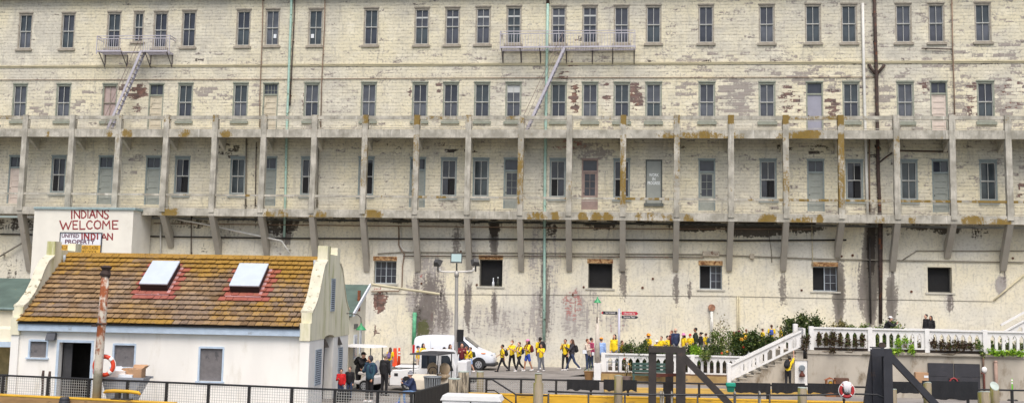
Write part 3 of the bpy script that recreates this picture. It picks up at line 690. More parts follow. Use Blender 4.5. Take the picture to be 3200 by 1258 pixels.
wpipe('conduit', [(1180, 792), (1260, 787), (1800, 791), (2190, 794), (2560, 808), (2760, 812), (3200, 819)], .03, GYP, -.08)
wpipe('conduit', [(1260, 799), (1700, 800), (2000, 802), (2200, 804)], .03, DKP, -.1)
wpipe('conduit', [(1246, 706), (1246, 765), (1256, 785), (1264, 792), (1258, 830), (1256, 895), (1246, 908), (1160, 910)], .035, BRP, -.09)
wpipe('conduit', [(1253, 706), (1253, 770), (1262, 782), (1290, 786)], .03, LTP, -.09)
wpipe('conduit', [(2820, 812), (2865, 783), (3200, 783)], .025, GYP, -.07)
wpipe('conduit', [(3105, 938), (3140, 908), (3200, 858)], .05, TRIM, -.07)
wpipe('conduit', [(1160, 918), (1700, 920), (2300, 925), (3100, 941)], .012, GYP, -.02)
wpipe('drainpipe', [(502, 690), (502, 800)], .06, LTP); wpipe('drainpipe', [(598, 668), (597, 800)], .035, DKP)
wpipe('conduit', [(0, 800), (80, 752)], .05, GYP, -.3)
wpipe('brace_pipe', [(510, 676), (640, 700), (812, 737), (880, 752), (905, 790)], .055, LTP, -.5)
wpipe('conduit', [(2400, 715), (2410, 780), (2412, 820)], .02, GYP, -.06); wpipe('conduit', [(2537, 700), (2540, 836)], .025, TRIM, -.1)
wpipe('drainpipe', [(2304, 925), (2304, 1060)], .03, TRIM, -.06); wpipe('drainpipe', [(2310, 925), (2310, 1060)], .03, TRIM, -.06)
JB = M('junction_grey', srgb(176, 166, 148), .8, .15, 6, dirt=srgb(110, 80, 60))
for (px, py) in ((2222, 792), (2350, 800)):
    p = at(px, py, Y=-.1); w_ = .48 if px < 2300 else .12
    MB().box(p.x - w_ / 1, p.x + w_, -.16, -.003, p.z - .15, p.z + .15).build('junction_box', JB, bar, bevel=.01)
p = at(2224, 960, Y=-.1); 
MB().cyl((p.x, -.2, p.z), (p.x, -.01, p.z), .2, .2, 14).build('vent_cowl', M('cowl_rust', srgb(158, 116, 92), .9, .3, 6), bar)
wpipe('vent_pipe', [(2224, 972), (2224, 1070)], .09, LTP, -.12)
# small rusted holes and anchors scattered over the lower wall
m = MB()
for px, py in ((1317, 885), (1490, 889), (1824, 896), (2008, 898), (2505, 906), (2848, 910), (1335, 915), (2664, 797), (3165, 806), (1440, 785), (1790, 920), (2040, 870), (1345, 1060), (2630, 800)):
    p = at(px, py, Y=0); m.cyl((p.x, -.05, p.z), (p.x, -.003, p.z), .05 + .03 * rng.random(), .07, 8)
m.build('wall_anchor', M('anchor_rust', srgb(92, 58, 44), .9, .3), bar)
# downpipe drip stain shield and green patch pipe at the van
wpipe('drainpipe', [(1296, 975), (1293, 1075)], .12, M('pipe_green', srgb(96, 168, 128), .7, .2, 4, dirt=srgb(80, 96, 60)), -.14)

# ---- fire escapes
FEM = M('escape_iron', srgb(182, 178, 186), .7, .1, 6, dirt=srgb(128, 114, 110), dth=(.6, .7)); FED = M('escape_iron_dark', srgb(92, 86, 86), .8, .2, 6)
def escape(plats, rail, zpx, railpx, midpx, ladder, braces, bal, sparse=False):
    yo = -.95; root = None
    m = MB()
    for a, b in plats:
        p0, p1 = at(a, zpx, Y=yo), at(b, zpx, Y=yo); z = p0.z
        m.box(p0.x, p1.x, yo, yo + .05, z - .1, z); m.box(p0.x, p1.x, -.1, -.05, z - .1, z)
        for x in np.arange(p0.x, p1.x, .1): m.box(x, x + .035, yo + .045, -.095, z - .06, z - .02)
        if root is None: root = m.build('fire_escape', FEM, bar)
        else: m.build('platform', FEM, root)
        m = MB()
    a, b = rail; zt = at(a, railpx, Y=yo).z; zm = at(a, midpx, Y=yo).z; zp = at(a, zpx, Y=yo).z
    xa, xb = at(a, zpx, Y=yo).x, at(b, zpx, Y=yo).x; t = .022; m = MB()
    for z in (zt, zm): m.box(xa, xb, yo, yo + 2 * t, z - t, z + t)
    for x in (xa, xb):
        for z in (zt, zm): m.box(x - t, x + t, yo, -.02, z - t, z + t)
        m.box(x - t, x + t, yo - .001, yo + 2 * t, zp - .25, zt)
    for x in np.arange(xa, xb, bal):
        px = proj((x, yo, zp))[0]
        if sparse and not any(u <= px <= v for u, v in plats): continue
        m.box(x - .011, x + .011, yo + .01, yo + .032, zp, zm)
    m.build('guard_rail', FEM, root)
    for px in braces:
        p = at(px, zpx, Y=yo); MB().beam((p.x, yo + .05, p.z - .1), (p.x, -.03, p.z - .85), .045, .045).box(p.x - .03, p.x + .03, -.05, -.004, p.z - .9, p.z - .1).build('brace', FED, root)
    (ax, ay), (bx, by) = ladder; yl = -.75
    p0, p1 = at(ax, ay, Y=yl), at(bx, by, Y=yl); m = MB()
    for y in (-.98, -.48): m.beam((p0.x, y, p0.z), (p1.x, y, p1.z), .04, .15)
    n = int((p0 - p1).length / .3)
    for k in range(1, n):
        q = p0.lerp(p1, k / n); m.box(q.x - .07, q.x + .08, -.958, -.502, q.z - .018, q.z + .01)
    m.build('ladder', FEM, root)
    m = MB(); off = Vector((-.35, 0, .42)); sgn = -1
    for y in (-.98,):
        q0, q1 = p0 + Vector((-.1, y - yl, .95)), p1 + Vector((-.25, y - yl, .7))
        m.tube([q0, q1], .018, 6); m.tube([q0 + Vector((.1, 0, -.3)), q1 + Vector((.1, 0, -.3))], .012, 6)
        for t_ in (.02, .5, .95): m.tube([q0.lerp(q1, t_), p0.lerp(p1, t_) + Vector((0, y - yl, 0))], .014, 6)
    m.build('handrail', M('escape_rail_rust', srgb(140, 124, 116), .8), root)
escape([(301, 377), (445, 523)], (301, 528), 157, 113, 121, ((447, 160), (338, 412)), (308, 378, 452, 520), .14, True)
p0, p1 = at(377, 160, Y=-.9), at(446, 160, Y=-.9)
MB().box(p0.x, p1.x, -.8, -.4, p0.z - .05, p0.z).build('catwalk', FEM, bar)
escape([(1563, 1986)], (1563, 1984), 145, 98, 106, ((1764, 152), (1643, 414)), (1567, 1625, 1686, 1768, 1850, 1914, 1982), .17)
# ================================================================== ground, water, terraces
ASPH = M('asphalt', srgb(138, 132, 126), .92, .14, .8, bump=.15, dirt=srgb(104, 98, 92), dth=(.54, .7), dsc=.6)
rl = lambda px, py: at(px, py, Z=1.07)
RA, RB, RC, RD = rl(-60, 1165.5), rl(1292, 1223), rl(1462, 1177), rl(3260, 1217)
def off(p, dy): return (p.x, p.y + dy)
edge = [(-160, RA.y - .9), off(RA, -.35), (RB.x + .3, RB.y - .35), (RC.x + .3, RC.y - .3), off(RD, -.35), (160, RD.y - .35)]
m = MB(); top = edge + [(160, 220), (-160, 220)]
m.prism(top, 2, -.6, 0)
m.build('ground', ASPH, fix=True)['kind'] = 'structure'
wm = NG('sea_water'); nn = wm.noise(.5, 5); wm.bump(nn, .4, .2)
MB().quad((-900, -400, -2.2), (900, -400, -2.2), (900, 1500, -2.2), (-900, 1500, -2.2)).build('water', wm.out(srgb(62, 82, 84), .12), fix=False)['kind'] = 'structure'

def holed(m, x0, x1, z0, z1, holes, y0, y1):
    """wall slab x0..x1, z0..z1, thickness y0..y1, with rectangular openings cut right through"""
    xs = sorted({x0, x1, *[h[0] for h in holes], *[h[1] for h in holes]}); zs = sorted({z0, z1, *[h[2] for h in holes], *[h[3] for h in holes]})
    for a, b in zip(xs, xs[1:]):
        run = None
        for c, d in zip(zs, zs[1:]):
            if any(h[0] < (a + b) / 2 < h[1] and h[2] < (c + d) / 2 < h[3] for h in holes):
                if run: m.box(a, b, y0, y1, *run); run = None
            else: run = (run[0], d) if run else (c, d)
        if run: m.box(a, b, y0, y1, *run)
# ================================================================== white block with the painted welcome
YA = -2.6
PL, PR = at(104, 720, Y=YA), at(414, 720, Y=YA); zt = at(260, 655, Y=YA).z
ann = thing('stucco_block', 'plain white stucco block with red painted lettering under the gallery', 'building', (PL.x, YA, 0))
aw = PR.x - PL.x
STUC = M('white_stucco', srgb(226, 222, 210), .9, .05, .8, dirt=srgb(206, 200, 186), dth=(.55, .8), dsc=.7, bump=.1)
MB().box(0, aw, 0, -YA - .12, 0, zt).build('wall', STUC, ann)
MB().box(-.02, aw + .14, -.1, -YA - .1, zt + .003, zt + .15).build('coping', M('lead_coping', srgb(142, 160, 160), .6, .15, 5), ann, bevel=.02)
REDP = M('red_paint', srgb(140, 44, 46), .8, .14, 8)
def ap(zx, zy):                                                    # detail coordinates -> block front, local
    p = at(zx / 3.895, 600 + zy / 3.895, Y=YA); return (p.x - PL.x, p.z)
GLY = {'I': [[(.5, 0), (.5, 1)]], 'N': [[(0, 0), (0, 1), (1, 0), (1, 1)]], 'D': [[(0, 0), (0, 1), (.45, .95), (.85, .72), (1, .45), (.8, .15), (.4, 0), (0, 0)]],
       'A': [[(0, 0), (.5, 1), (1, 0)], [(.18, .36), (.84, .36)]], 'S': [[(1, .86), (.7, 1), (.3, .97), (.06, .78), (.25, .57), (.75, .43), (.95, .22), (.7, .02), (.3, 0), (0, .14)]],
       'W': [[(0, 1), (.27, 0), (.52, .78), (.72, .02), (1, 1)]], 'E': [[(1, 1), (0, 1), (0, 0), (1, .02)], [(0, .53), (.78, .53)]], 'L': [[(0, 1), (0, 0), (1, .04)]],
       'C': [[(1, .84), (.72, 1), (.35, .95), (.06, .66), (.05, .35), (.3, .06), (.7, 0), (1, .14)]], 'O': [[(.5, 1), (.15, .86), (0, .5), (.15, .12), (.5, 0), (.85, .12), (1, .5), (.85, .88), (.5, 1)]],
       'M': [[(0, 0), (.06, 1), (.5, .42), (.92, 1), (1, 0)]]}
def letters(seq, wd, y=-.006):
    for ch, x0, x1, yt, yb in seq:
        m = MB()
        for st in GLY[ch]:
            pts = [ap(x0 + (x1 - x0) * a, yb + (yt - yb) * b) for a, b in st]
            for i, (a, b) in enumerate(zip(pts, pts[1:])):
                e = wd * (.9 + .25 * rng.random()); dv = Vector((b[0] - a[0], b[1] - a[1])).normalized() * e * .35
                m.beam((a[0] - dv.x, y - .0002 * i, a[1] - dv.y), (b[0] + dv.x, y - .0002 * i, b[1] + dv.y), e, .006, (0, -1, 0))
        m.build('painted_letter', REDP, ann)
letters([('I', 862, 886, 226, 322), ('N', 905, 970, 226, 318), ('D', 995, 1048, 224, 314), ('I', 1060, 1082, 220, 312), ('A', 1092, 1160, 220, 314), ('N', 1180, 1250, 216, 308), ('S', 1268, 1322, 214, 322)], .075)
letters([('W', 730, 870, 350, 452), ('E', 890, 946, 350, 448), ('L', 974, 1034, 350, 450), ('C', 1054, 1122, 348, 446), ('O', 1146, 1228, 346, 444), ('M', 1250, 1338, 350, 446), ('E', 1372, 1436, 348, 446)], .075)
letters([('A', 1232, 1302, 506, 580), ('N', 1312, 1368, 502, 578)], .07)
# the framed notice on it
s0, s1 = ap(738, 486), ap(1228, 860)
sg = thing('notice_board', 'framed white and yellow property notice fixed to the white stucco block', 'sign', (PL.x + s0[0], YA - .05, s1[1]))
sw, sh = s1[0] - s0[0], s0[1] - s1[1]; fr = .05
zmid = ap(900, 640)[1] - s1[1]
MB().box(0, fr, -.03, .045, 0, sh).box(sw - fr, sw, -.03, .045, 0, sh).box(fr, sw - fr, -.03, .045, 0, fr).box(fr, sw - fr, -.03, .045, sh - fr, sh).build('frame', M('frame_black', srgb(60, 66, 78), .6), sg)
MB().box(fr, sw - fr, 0, .04, zmid, sh - fr).build('white_panel', M('sign_white', srgb(226, 228, 232), .6, .04), sg)
MB().box(fr, sw - fr, 0, .04, fr, zmid - .003).build('yellow_panel', M('sign_yellow', srgb(216, 168, 64), .65, .08), sg)
def sp(zx, zy): a = ap(zx, zy); return (a[0] - s0[0], a[1] - s1[1])
INK, INKB = M('ink_plum', srgb(92, 40, 66), .7, .1), M('ink_brown', srgb(88, 62, 20), .7, .1)
def st(body, x0, x1, yt, yb, mt, bold=.02):
    a, b = sp(x0, yb), sp(x1, yt); fit_text(body, mt, 'lettering', sg, a[0], b[0], a[1], b[1], -.006, bold)
st('UNITED', 756, 970, 510, 552, INK); st('PROPERTY', 796, 1160, 580, 626, INK)
st('ALCATRAZ ISLAND AREA 12 ACRES', 750, 1202, 655, 690, INKB, .0); st('1.5 TRANSPORT DOCK', 800, 1182, 708, 736, INKB, .0)
for ch, x0, x1 in (('I', 1000, 1010), ('N', 1034, 1086), ('D', 1118, 1164), ('I', 1186, 1200)):
    m = MB()
    for stx in GLY[ch]:
        pts = [sp(x0 + (x1 - x0) * a, 574 + (500 - 574) * b) for a, b in stx]
        for i, (a, b) in enumerate(zip(pts, pts[1:])): m.beam((a[0], -.014 - .0002 * i, a[1]), (b[0], -.014 - .0002 * i, b[1]), .085, .006, (0, -1, 0))
    m.build('painted_letter', REDP, sg)

# ================================================================== dock building with the tiled roof
yaw = R(3.0)
# image-plane direction in world, turned by yaw
ax_r = Vector((right.x, right.y, 0)).normalized()
U = Vector((ax_r.x * math.cos(-yaw) - ax_r.y * math.sin(-yaw), ax_r.x * math.sin(-yaw) + ax_r.y * math.cos(-yaw), 0))
Nin = Vector((-U.y, U.x, 0))                                       # into the building
FRc = at(972, 915, d=38.7); FRc.z = 0
_l = onplane(42, 1010, FRc, Nin); FLc = Vector((_l.x, _l.y, 0)); LX = (FRc - FLc).length
ang = math.atan2(U.y, U.x)
db = thing('dock_building', 'white dockside building with mossy tiled roof and curved end gables', 'building', FLc, ang)
def fl(px, py, depth=0.0):
    p = onplane(px, py, FLc + Nin * depth, Nin) - FLc; return (p.dot(U), p.z)
def el(px, py, x=None):
    """point on the end plane at local x -> (y depth, z)"""
    p = onplane(px, py, FLc + U * x, U) - FLc; return (p.dot(Nin), p.z)
DP = el(1081, 1150, LX)[0]
ZE = (fl(953, 1029)[1] + fl(69, 998)[1]) / 2; RZ = 5.38; DPH = DP / 2
WW = M('whitewash', srgb(236, 233, 226), .9, .04, 1.2, dirt=srgb(212, 206, 192), dth=(.52, .8), dsc=1.6, stretch=(1, 1, .35))
BLU = M('pale_blue_paint', srgb(186, 202, 218), .65, .08, 4, dirt=srgb(150, 158, 164), dth=(.6, .75))
def rect(pxl, pyt, pxr, pyb):
    a = fl(pxl, pyt); b = fl(pxr, pyb); return (a[0], b[0], b[1], a[1])
wl1 = rect(93, 1062, 146, 1116); wl2 = rect(356, 1074, 420, 1146); wl3 = rect(624, 1084, 694, 1190); dr = rect(187, 1068, 277, 1233); dr = (dr[0], dr[1], 0.0, dr[3])
m = MB(); holed(m, .2, LX - .02, 0, ZE + .1, [wl1, wl2, wl3, dr], 0, .25); m.build('wall', WW, db)
MB().box(.2, LX - .02, DP - .25, DP, 0, ZE + .1).build('back_wall', WW, db)
MB().box(.3, LX - .4, .26, DP - .26, .01, .03).build('floor_slab', CONC, db)
for i, h in enumerate((wl1, wl2, wl3)):
    f_ = MB(); t = .03
    f_.box(h[0] - .03, h[0] + t, -.02, .12, h[2], h[3] + .03).box(h[1] - t, h[1] + .03, -.02, .12, h[2], h[3] + .03).box(h[0] + t, h[1] - t, -.03, .12, h[3] - t, h[3] + .04).box(h[0] - .08, h[1] + .08, -.07, .12, h[2] - .06, h[2] - .002)
    win = f_.build('window', BLU, db)
    MB().box(h[0] + t, h[1] - t, .06, .08, h[2], h[3] - t).build('screen', M('mesh_screen', srgb(112, 108, 108), .6, .12, 9, dirt=srgb(84, 82, 84)), win)
f_ = MB().box(dr[0] - .09, dr[0] - .002, -.03, .26, 0, dr[3] + .09).box(dr[1] + .002, dr[1] + .09, -.03, .26, 0, dr[3] + .09).box(dr[0] - .002, dr[1] + .002, -.03, .26, dr[3] + .002, dr[3] + .09)
dor = f_.build('door', BLU, db)
MB().box(dr[0] + .02, dr[0] + .34, .3, .35, .03, dr[3] - .02).build('door_leaf', M('leaf_dark', srgb(62, 62, 64), .6), dor)
MB().box(dr[0] - .5, dr[1] + .5, 1.6, 1.64, 0, 2.4).build('dark_backing', M('room_dark', srgb(38, 36, 36), .9, .3), dor)  # dark panel behind the door, its colour stands in for an unlit room
# fascia
zf = fl(500, 1033)[1]
MB().box(.28, LX - .3, -.2, -.02, ZE - .3, ZE - .02).build('fascia', BLU, db)
MB().box(.28, LX - .3, -.26, -.203, ZE - .06, ZE + .0).build('gutter', M('gutter_black', srgb(36, 32, 30), .6), db)
# tiles
g = NG('mossy_tiles'); rn = g.attr('rnd'); mo = g.attr('moss'); rd = g.attr('red')
n1 = g.noise(1.0, 5); n2 = g.noise(9, 8, rough=.7); n3 = g.noise(22, 5, rough=.7)
c = g.mix(rn, srgb(116, 92, 66), srgb(160, 132, 98)); c = g.mix(g.ramp(g.noise(.7, 3), .45, .6, 0, .5), c, srgb(138, 124, 114))
c = g.mix(g.mul(g.ramp(g.add(mo, g.mul(g.math('SUBTRACT', n2, .5), 1.1), g.mul(g.math('SUBTRACT', g.noise(.9, 4), .5), 1.2), g.mul(g.math('SUBTRACT', rn, .5), .25)), .2, .7), .85), c, g.mix(n2, srgb(126, 90, 30), srgb(186, 146, 58)))
c = g.mix(g.ramp(g.add(n3, g.mul(g.noise(1.3, 3), .25)), .68, .76, 0, .8), c, srgb(58, 46, 38)); c = g.mix(g.ramp(n3, .66, .72, 0, .0), c, srgb(220, 210, 196))
c = g.mix(g.mul(g.ramp(g.add(rd, g.mul(g.math('SUBTRACT', n2, .5), .8)), .4, .6), .8), c, g.mix(n2, srgb(134, 62, 54), srgb(176, 98, 90)))
g.bump(n2, .4, .02); TILE = g.out(c, .9, 0, .2)
y_e, z_e = -.26, ZE - .02; sl = Vector((DPH - y_e, RZ - z_e)); SLEN = sl.length; sl.normalize(); sn = Vector((-sl.y, sl.x))
def rp(x, s_, h=0): return (x, y_e + sl.x * s_ + sn.x * h, z_e + sl.y * s_ + sn.y * h)
rn_ = FLc + Nin * y_e + Vector((0, 0, z_e)); rnrm = (Nin * sn.x + Vector((0, 0, sn.y))).normalized()
def roofpt(px, py):
    p = onplane(px, py, rn_, rnrm) - FLc; q = p - (Nin * y_e + Vector((0, 0, z_e)))
    return p.dot(U), q.dot(Nin) * sl.x + q.z * sl.y
SK = [(435, 838, 545, 920), (716, 846, 832, 926)]
skb = []
for (a, b, c_, d_) in SK:
    x0 = roofpt(a, d_)[0]; x1 = roofpt(c_ - 24, d_)[0]; s0_ = roofpt(a, d_)[1]; s1_ = roofpt(a, b)[1]; skb.append((x0, x1, s0_, s1_))
m = MB(); A = {'rnd': [], 'moss': [], 'red': []}; NR = 15; st_ = SLEN / NR; tw = .27
xa, xb = .25, LX - .32
for side in (0, 1):
    for r_ in range(NR):
        x = xa - (tw / 2 if r_ % 2 else 0)
        while x < xb:
            jj = .005 + .012 * rng.random() ** 2; a, b = max(x + jj, xa), min(x + tw - jj, xb); x += tw
            if b - a < .05: continue
            s0_ = r_ * st_ - .02 + rng.normal(0, .006); s1_ = (r_ + 1) * st_ + .05; lift = .045 + rng.normal(0, .005); k0 = len(m.v)
            if side == 0: P = [rp(a, s0_, .085), rp(b, s0_, .085), rp(b, s1_, .0), rp(a, s1_, .0), rp(a, s0_, .068 + lift), rp(b, s0_, .068 + lift + rng.normal(0, .007)), rp(b, s1_, .03), rp(a, s1_, .03)]
            else: P = [(q[0], DP - q[1], q[2]) for q in (rp(a, s0_, .018), rp(b, s0_, .018), rp(b, s1_, .0), rp(a, s1_, .0), rp(a, s0_, .06), rp(b, s0_, .06), rp(b, s1_, .02), rp(a, s1_, .02))]
            m.add(P, [(0, 3, 2, 1), (4, 5, 6, 7), (0, 1, 5, 4), (1, 2, 6, 5), (2, 3, 7, 6), (3, 0, 4, 7)])
            fx = (a + b) / 2 / LX; fs = r_ / NR
            mo_ = .12 + .75 * max(0, fs - .62) / .38 + .5 * max(0, fx - .4) + (.5 if r_ == 0 and fx < .55 else 0) + .35 * max(0, .14 - fx) / .14 - .25 * (fx < .5) * (.2 < fs < .62)
            red = 0
            if side == 0:
                for q in skb:
                    if q[0] - .32 < (a + b) / 2 < q[1] + (1.0 if q is skb[0] else .35) and q[2] - .45 < s0_ < q[3] - .0: red = .62 if q[0] - .22 < (a + b) / 2 < q[1] + .35 else .36
            A['rnd'] += [rng.random()] * 8; A['moss'] += [mo_] * 8; A['red'] += [red] * 8
m.a = A; roof = m.build('tiled_roof', TILE, db)
m = MB(); m.prism([(y_e + .02, z_e - .02), (DPH, RZ - .03), (DP - y_e - .02, z_e - .02), (DP - .3, z_e - .05), (DPH, RZ - .35), (.3, z_e - .05)], 0, .26, LX - .33); m.build('roof_deck', M('deck_dark', srgb(52, 40, 34), .9), db)
m = MB(); A = {'rnd': [], 'moss': [], 'red': []}
x = xa
while x < xb - .1:
    k0 = len(m.v); m.prism([(DPH - .19, RZ - .12), (DPH, RZ + .075), (DPH + .19, RZ - .12), (DPH + .15, RZ - .15), (DPH, RZ + .03), (DPH - .15, RZ - .15)], 0, x, min(x + .43, xb))
    k = len(m.v) - k0; A['rnd'] += [rng.random()] * k; A['moss'] += [.85] * k; A['red'] += [0] * k; x += .44
m.a = A; m.build('ridge_tiles', TILE, db)
# skylights
LID = M('skylight_lid', srgb(190, 198, 208), .35, .04, 3); DKF = M('skylight_frame', srgb(30, 31, 33), .5)
for q in skb:
    x0, x1, s0_, s1_ = q; m = MB()
    def bx(m, a, b, c_, d_, h0, h1):
        m.add([rp(a, c_, h0), rp(b, c_, h0), rp(b, d_, h0), rp(a, d_, h0), rp(a, c_, h1), rp(b, c_, h1), rp(b, d_, h1), rp(a, d_, h1)], [(0, 3, 2, 1), (4, 5, 6, 7), (0, 1, 5, 4), (1, 2, 6, 5), (2, 3, 7, 6), (3, 0, 4, 7)])
    bx(m, x0, x1, s0_ + .2, s1_, .0, .28); sk = m.build('skylight', DKF, db)
    m = MB(); bx(m, x0 - .02, x1 + .02, s0_ + .2, s1_ + .02, .3, .38); m.build('skylight_lid', LID, sk, bevel=.03)
    m = MB(); bx(m, x0 - .12, x1 + .12, s0_ - .1, s0_ - .003, .02, .085); bx(m, x1 + .003, x1 + .12, s0_, s1_ + .08, .02, .085); m.build('flashing', M('flashing_pink', srgb(176, 134, 132), .5, .15, 6), sk)
# vents
for px, py in ((200, 822), (983, 838)):
    x, s_ = roofpt(px, py); b = rp(x, s_); MB().cyl(b, (b[0], b[1], b[2] + .32), .055, n=12).build('vent_pipe', M('vent_zinc', srgb(176, 182, 186), .5), db, True)
# gables
CREAMG = M('gable_render', srgb(226, 220, 194), .9, .07, 1.4, dirt=srgb(176, 174, 118), dth=(.48, .72), dsc=1.3, stretch=(1.6, 1.6, .3), bump=.15)
COPE = M('gable_coping', srgb(204, 198, 176), .9, .08, 3, dirt=srgb(132, 120, 92), dth=(.56, .66), dsc=5, bump=.4)
za, zA = 3.0, 5.82
half = [(-.14, 2.36), (-.14, 2.98), (0.02, 2.98), (0.02, 3.34), (.3, 3.46), (.72, 3.8), (1.05, 4.22), (1.3, 4.66), (1.58, 5.0), (2.0, 5.22), (2.0, zA), (2.5, zA), (2.5, 5.52)]
half = [(y * DP / 6.1, z) for y, z in half]
def gable(x0, x1, opening):
    prof = half + [(DP - y, z) for y, z in reversed(half)]
    zb = 2.36; cut = []
    if opening:
        ya, yb, zsp, ztp = opening; c_ = (ya + yb) / 2
        cut = [(yb, zb)] + [(yb, zsp)] * (zsp > zb) + [(c_ + (yb - ya) / 2 * math.cos(t), zsp + (ztp - zsp) * math.sin(t)) for t in np.linspace(.25, math.pi - .25, 9)] + [(ya, zsp)] * (zsp > zb) + [(ya, zb)]
        m = MB().prism(prof + cut, 0, x0, x1)
    else: m = MB().prism(prof, 0, x0, x1)
    gb = m.build('gable', CREAMG, db)
    for pr in (half, [(DP - y, z) for y, z in half]):
        e = pr[3:10]; m = MB()
        for a, b in zip(e, e[1:]):
            m.add([(x0 - .03, a[0], a[1] + .004), (x1 + .03, a[0], a[1] + .004), (x1 + .03, b[0], b[1] + .004), (x0 - .03, b[0], b[1] + .004),
                   (x0 - .03, a[0], a[1] + .075), (x1 + .03, a[0], a[1] + .075), (x1 + .03, b[0], b[1] + .075), (x0 - .03, b[0], b[1] + .075)], [(0, 3, 2, 1), (4, 5, 6, 7), (0, 1, 5, 4), (1, 2, 6, 5), (2, 3, 7, 6), (3, 0, 4, 7)])
        m.build('coping', COPE, gb)
    return gb
xo0, xo1 = LX - .32, LX + .06
oa, _z = el(1011, 1150, LX + .06); ob, _z = el(1041, 1150, LX + .06); ztp = el(1030, 1045, LX + .06)[1]
gb = gable(xo0, xo1, (oa, ob, max(2.37, ztp - .5), ztp))
gable(-.02, .3, None)
MB().box(xo0 + .02, xo1 - .02, -.1, oa, 0, 2.355).build('end_wall', WW, db); MB().box(xo0 + .02, xo1 - .02, ob, DP + .1, 0, 2.355).build('end_wall', WW, db)
MB().box(.0, .28, -.1, DP + .1, 0, 2.355).build('end_wall', WW, db)
# dark passage and louvres, slotted vent
MB().box(xo0 - 2.2, xo0 - 2.15, .3, DP - .3, .03, 2.6).build('passage_wall', M('passage_dark', srgb(72, 64, 58), .9), db)
LOU = M('louvre_grey', srgb(158, 168, 178), .6, .1)
def louvre(y0, y1, z0, z1, x):
    m = MB(); t = .04
    m.box(x + .003, x + .03, y0 - t, y0, z0, z1).box(x + .003, x + .03, y1, y1 + t, z0, z1).box(x + .003, x + .03, y0 - t, y1 + t, z1, z1 + t).box(x + .003, x + .03, y0 - t, y1 + t, z0 - t, z0)
    lv = m.build('louvre', LOU, db); m = MB(); n = int((z1 - z0) / .075)
    for k in range(n):
        z = z0 + (z1 - z0) * k / n; m.add([(x + .004, y0, z + .05), (x + .004, y1, z + .05), (x + .03, y1, z + .012), (x + .03, y0, z + .012), (x + .004, y0, z + .062), (x + .004, y1, z + .062), (x + .034, y1, z + .024), (x + .034, y0, z + .024)], [(0, 3, 2, 1), (4, 5, 6, 7), (0, 1, 5, 4), (1, 2, 6, 5), (2, 3, 7, 6), (3, 0, 4, 7)])
    m.build('slats', LOU, lv); MB().box(x + .001, x + .0025, y0, y1, z0, z1).build('louvre_black_sheet', BLK, lv)  # black sheet paints in the shade between the slats
a = el(988, 1095, xo1); b = el(1001, 1195, xo1); louvre(a[0], b[0], b[1], a[1], xo1 - .02)
a = el(1059, 1088, xo1); b = el(1068, 1160, xo1); louvre(a[0], b[0], b[1], a[1], xo1 - .02)
a = el(1036, 872, xo1); b = el(1043, 968, xo1); louvre(a[0], b[0], b[1], a[1], xo1)
# small open brackets either side of the arch: the folded gate shutters
for y in (oa, ob + .75): MB().prism([(y, 2.34), (y, 2.02), (y + .6, 2.02)], 0, xo1 + .002, xo1 + .05).build('gate_shutter', M('shutter_dark', srgb(66, 60, 56), .7), db)
# wall lantern by the door
a = fl(166, 1050); m = MB().prism([(-.02, a[1] + .13), (-.14, a[1] + .13), (-.26, a[1] - .13), (-.02, a[1] - .13)], 0, a[0] - .17, a[0] + .15)
m.build('wall_light', M('lantern_dark', srgb(70, 72, 78), .5), db, bevel=.01)

# ================================================================== long green roofed shed behind it
y2 = 9.0
def gl_(px, py, dp): 
    p = onplane(px, py, FLc + Nin * dp, Nin) - FLc; return (p.dot(U), p.z)
gr = thing('green_roofed_shed', 'long cream shed with green felt roof behind the dock building', 'building', FLc + Nin * 7.6, ang)
xe = gl_(1094, 980, 7.6)[0]; ze2 = gl_(1094, 981, 7.6)[1]; xr = xe + .02
DR = 3.6; zr2 = gl_(1153, 889, 7.6 + DR)[1]; xr = gl_(1153, 889, 7.6 + DR)[0]
xw = -9.0
GRF = M('green_felt', srgb(84, 100, 90), .9, .18, 1.2, dirt=srgb(150, 128, 66), dth=(.62, .7), dsc=1.1)
CRW = M('shed_render', srgb(232, 224, 200), .9, .05, 2, dirt=srgb(206, 196, 170), dth=(.58, .75))
m = MB().prism([(-.1, ze2), (DR, zr2), (DR, zr2 - .08), (-.1, ze2 - .08)], 0, xw, xe + .15)
m.build('roof', GRF, gr)
MB().prism([(.0, 0), (.0, ze2 - .08), (DR - .05, zr2 - .1), (DR - .05, 0)], 0, xw + .1, xe).build('wall', CRW, gr)
m = MB(); m.beam((xe + .17, -.12, ze2 - .02), (xe + .17, DR, zr2 - .02), .06, .16); m.build('barge_board', WHITE, gr)
MB().tube([(xw, -.16, ze2 - .06), (xe + .1, -.16, ze2 - .06)], .06, 8).build('gutter', M('gutter_green', srgb(110, 128, 124), .6), gr)
m = MB().tube([(xe + .2, DR + .2, zr2 + .02), (xe + 3.0, DR + 2.8, zr2 - .35)], .06, 8); m.build('gutter_pipe', TRIM, gr)
for a, b, c_, d_ in ((.9, 1.5, 1.25, 2.3), (2.2, 2.5, 1.4, 2.5)):
    w_ = MB().box(xe + .002, xe + .05, a, b, c_, d_).build('window', WHITE, gr); MB().box(xe + .052, xe + .06, a + .08, b - .08, c_ + .08, d_ - .08).build('pane', GL[0], w_)
MB().box(xe + .002, xe + .05, .9, 1.6, 2.55, 2.75).build('name_plate', M('plate_grey', srgb(110, 108, 104), .7), gr)
MB().box(xe + .002, xe + .09, 1.5, 1.75, 3.3, 4.2).build('rust_plate', M('plate_rust', srgb(124, 74, 48), .9, .3), gr)
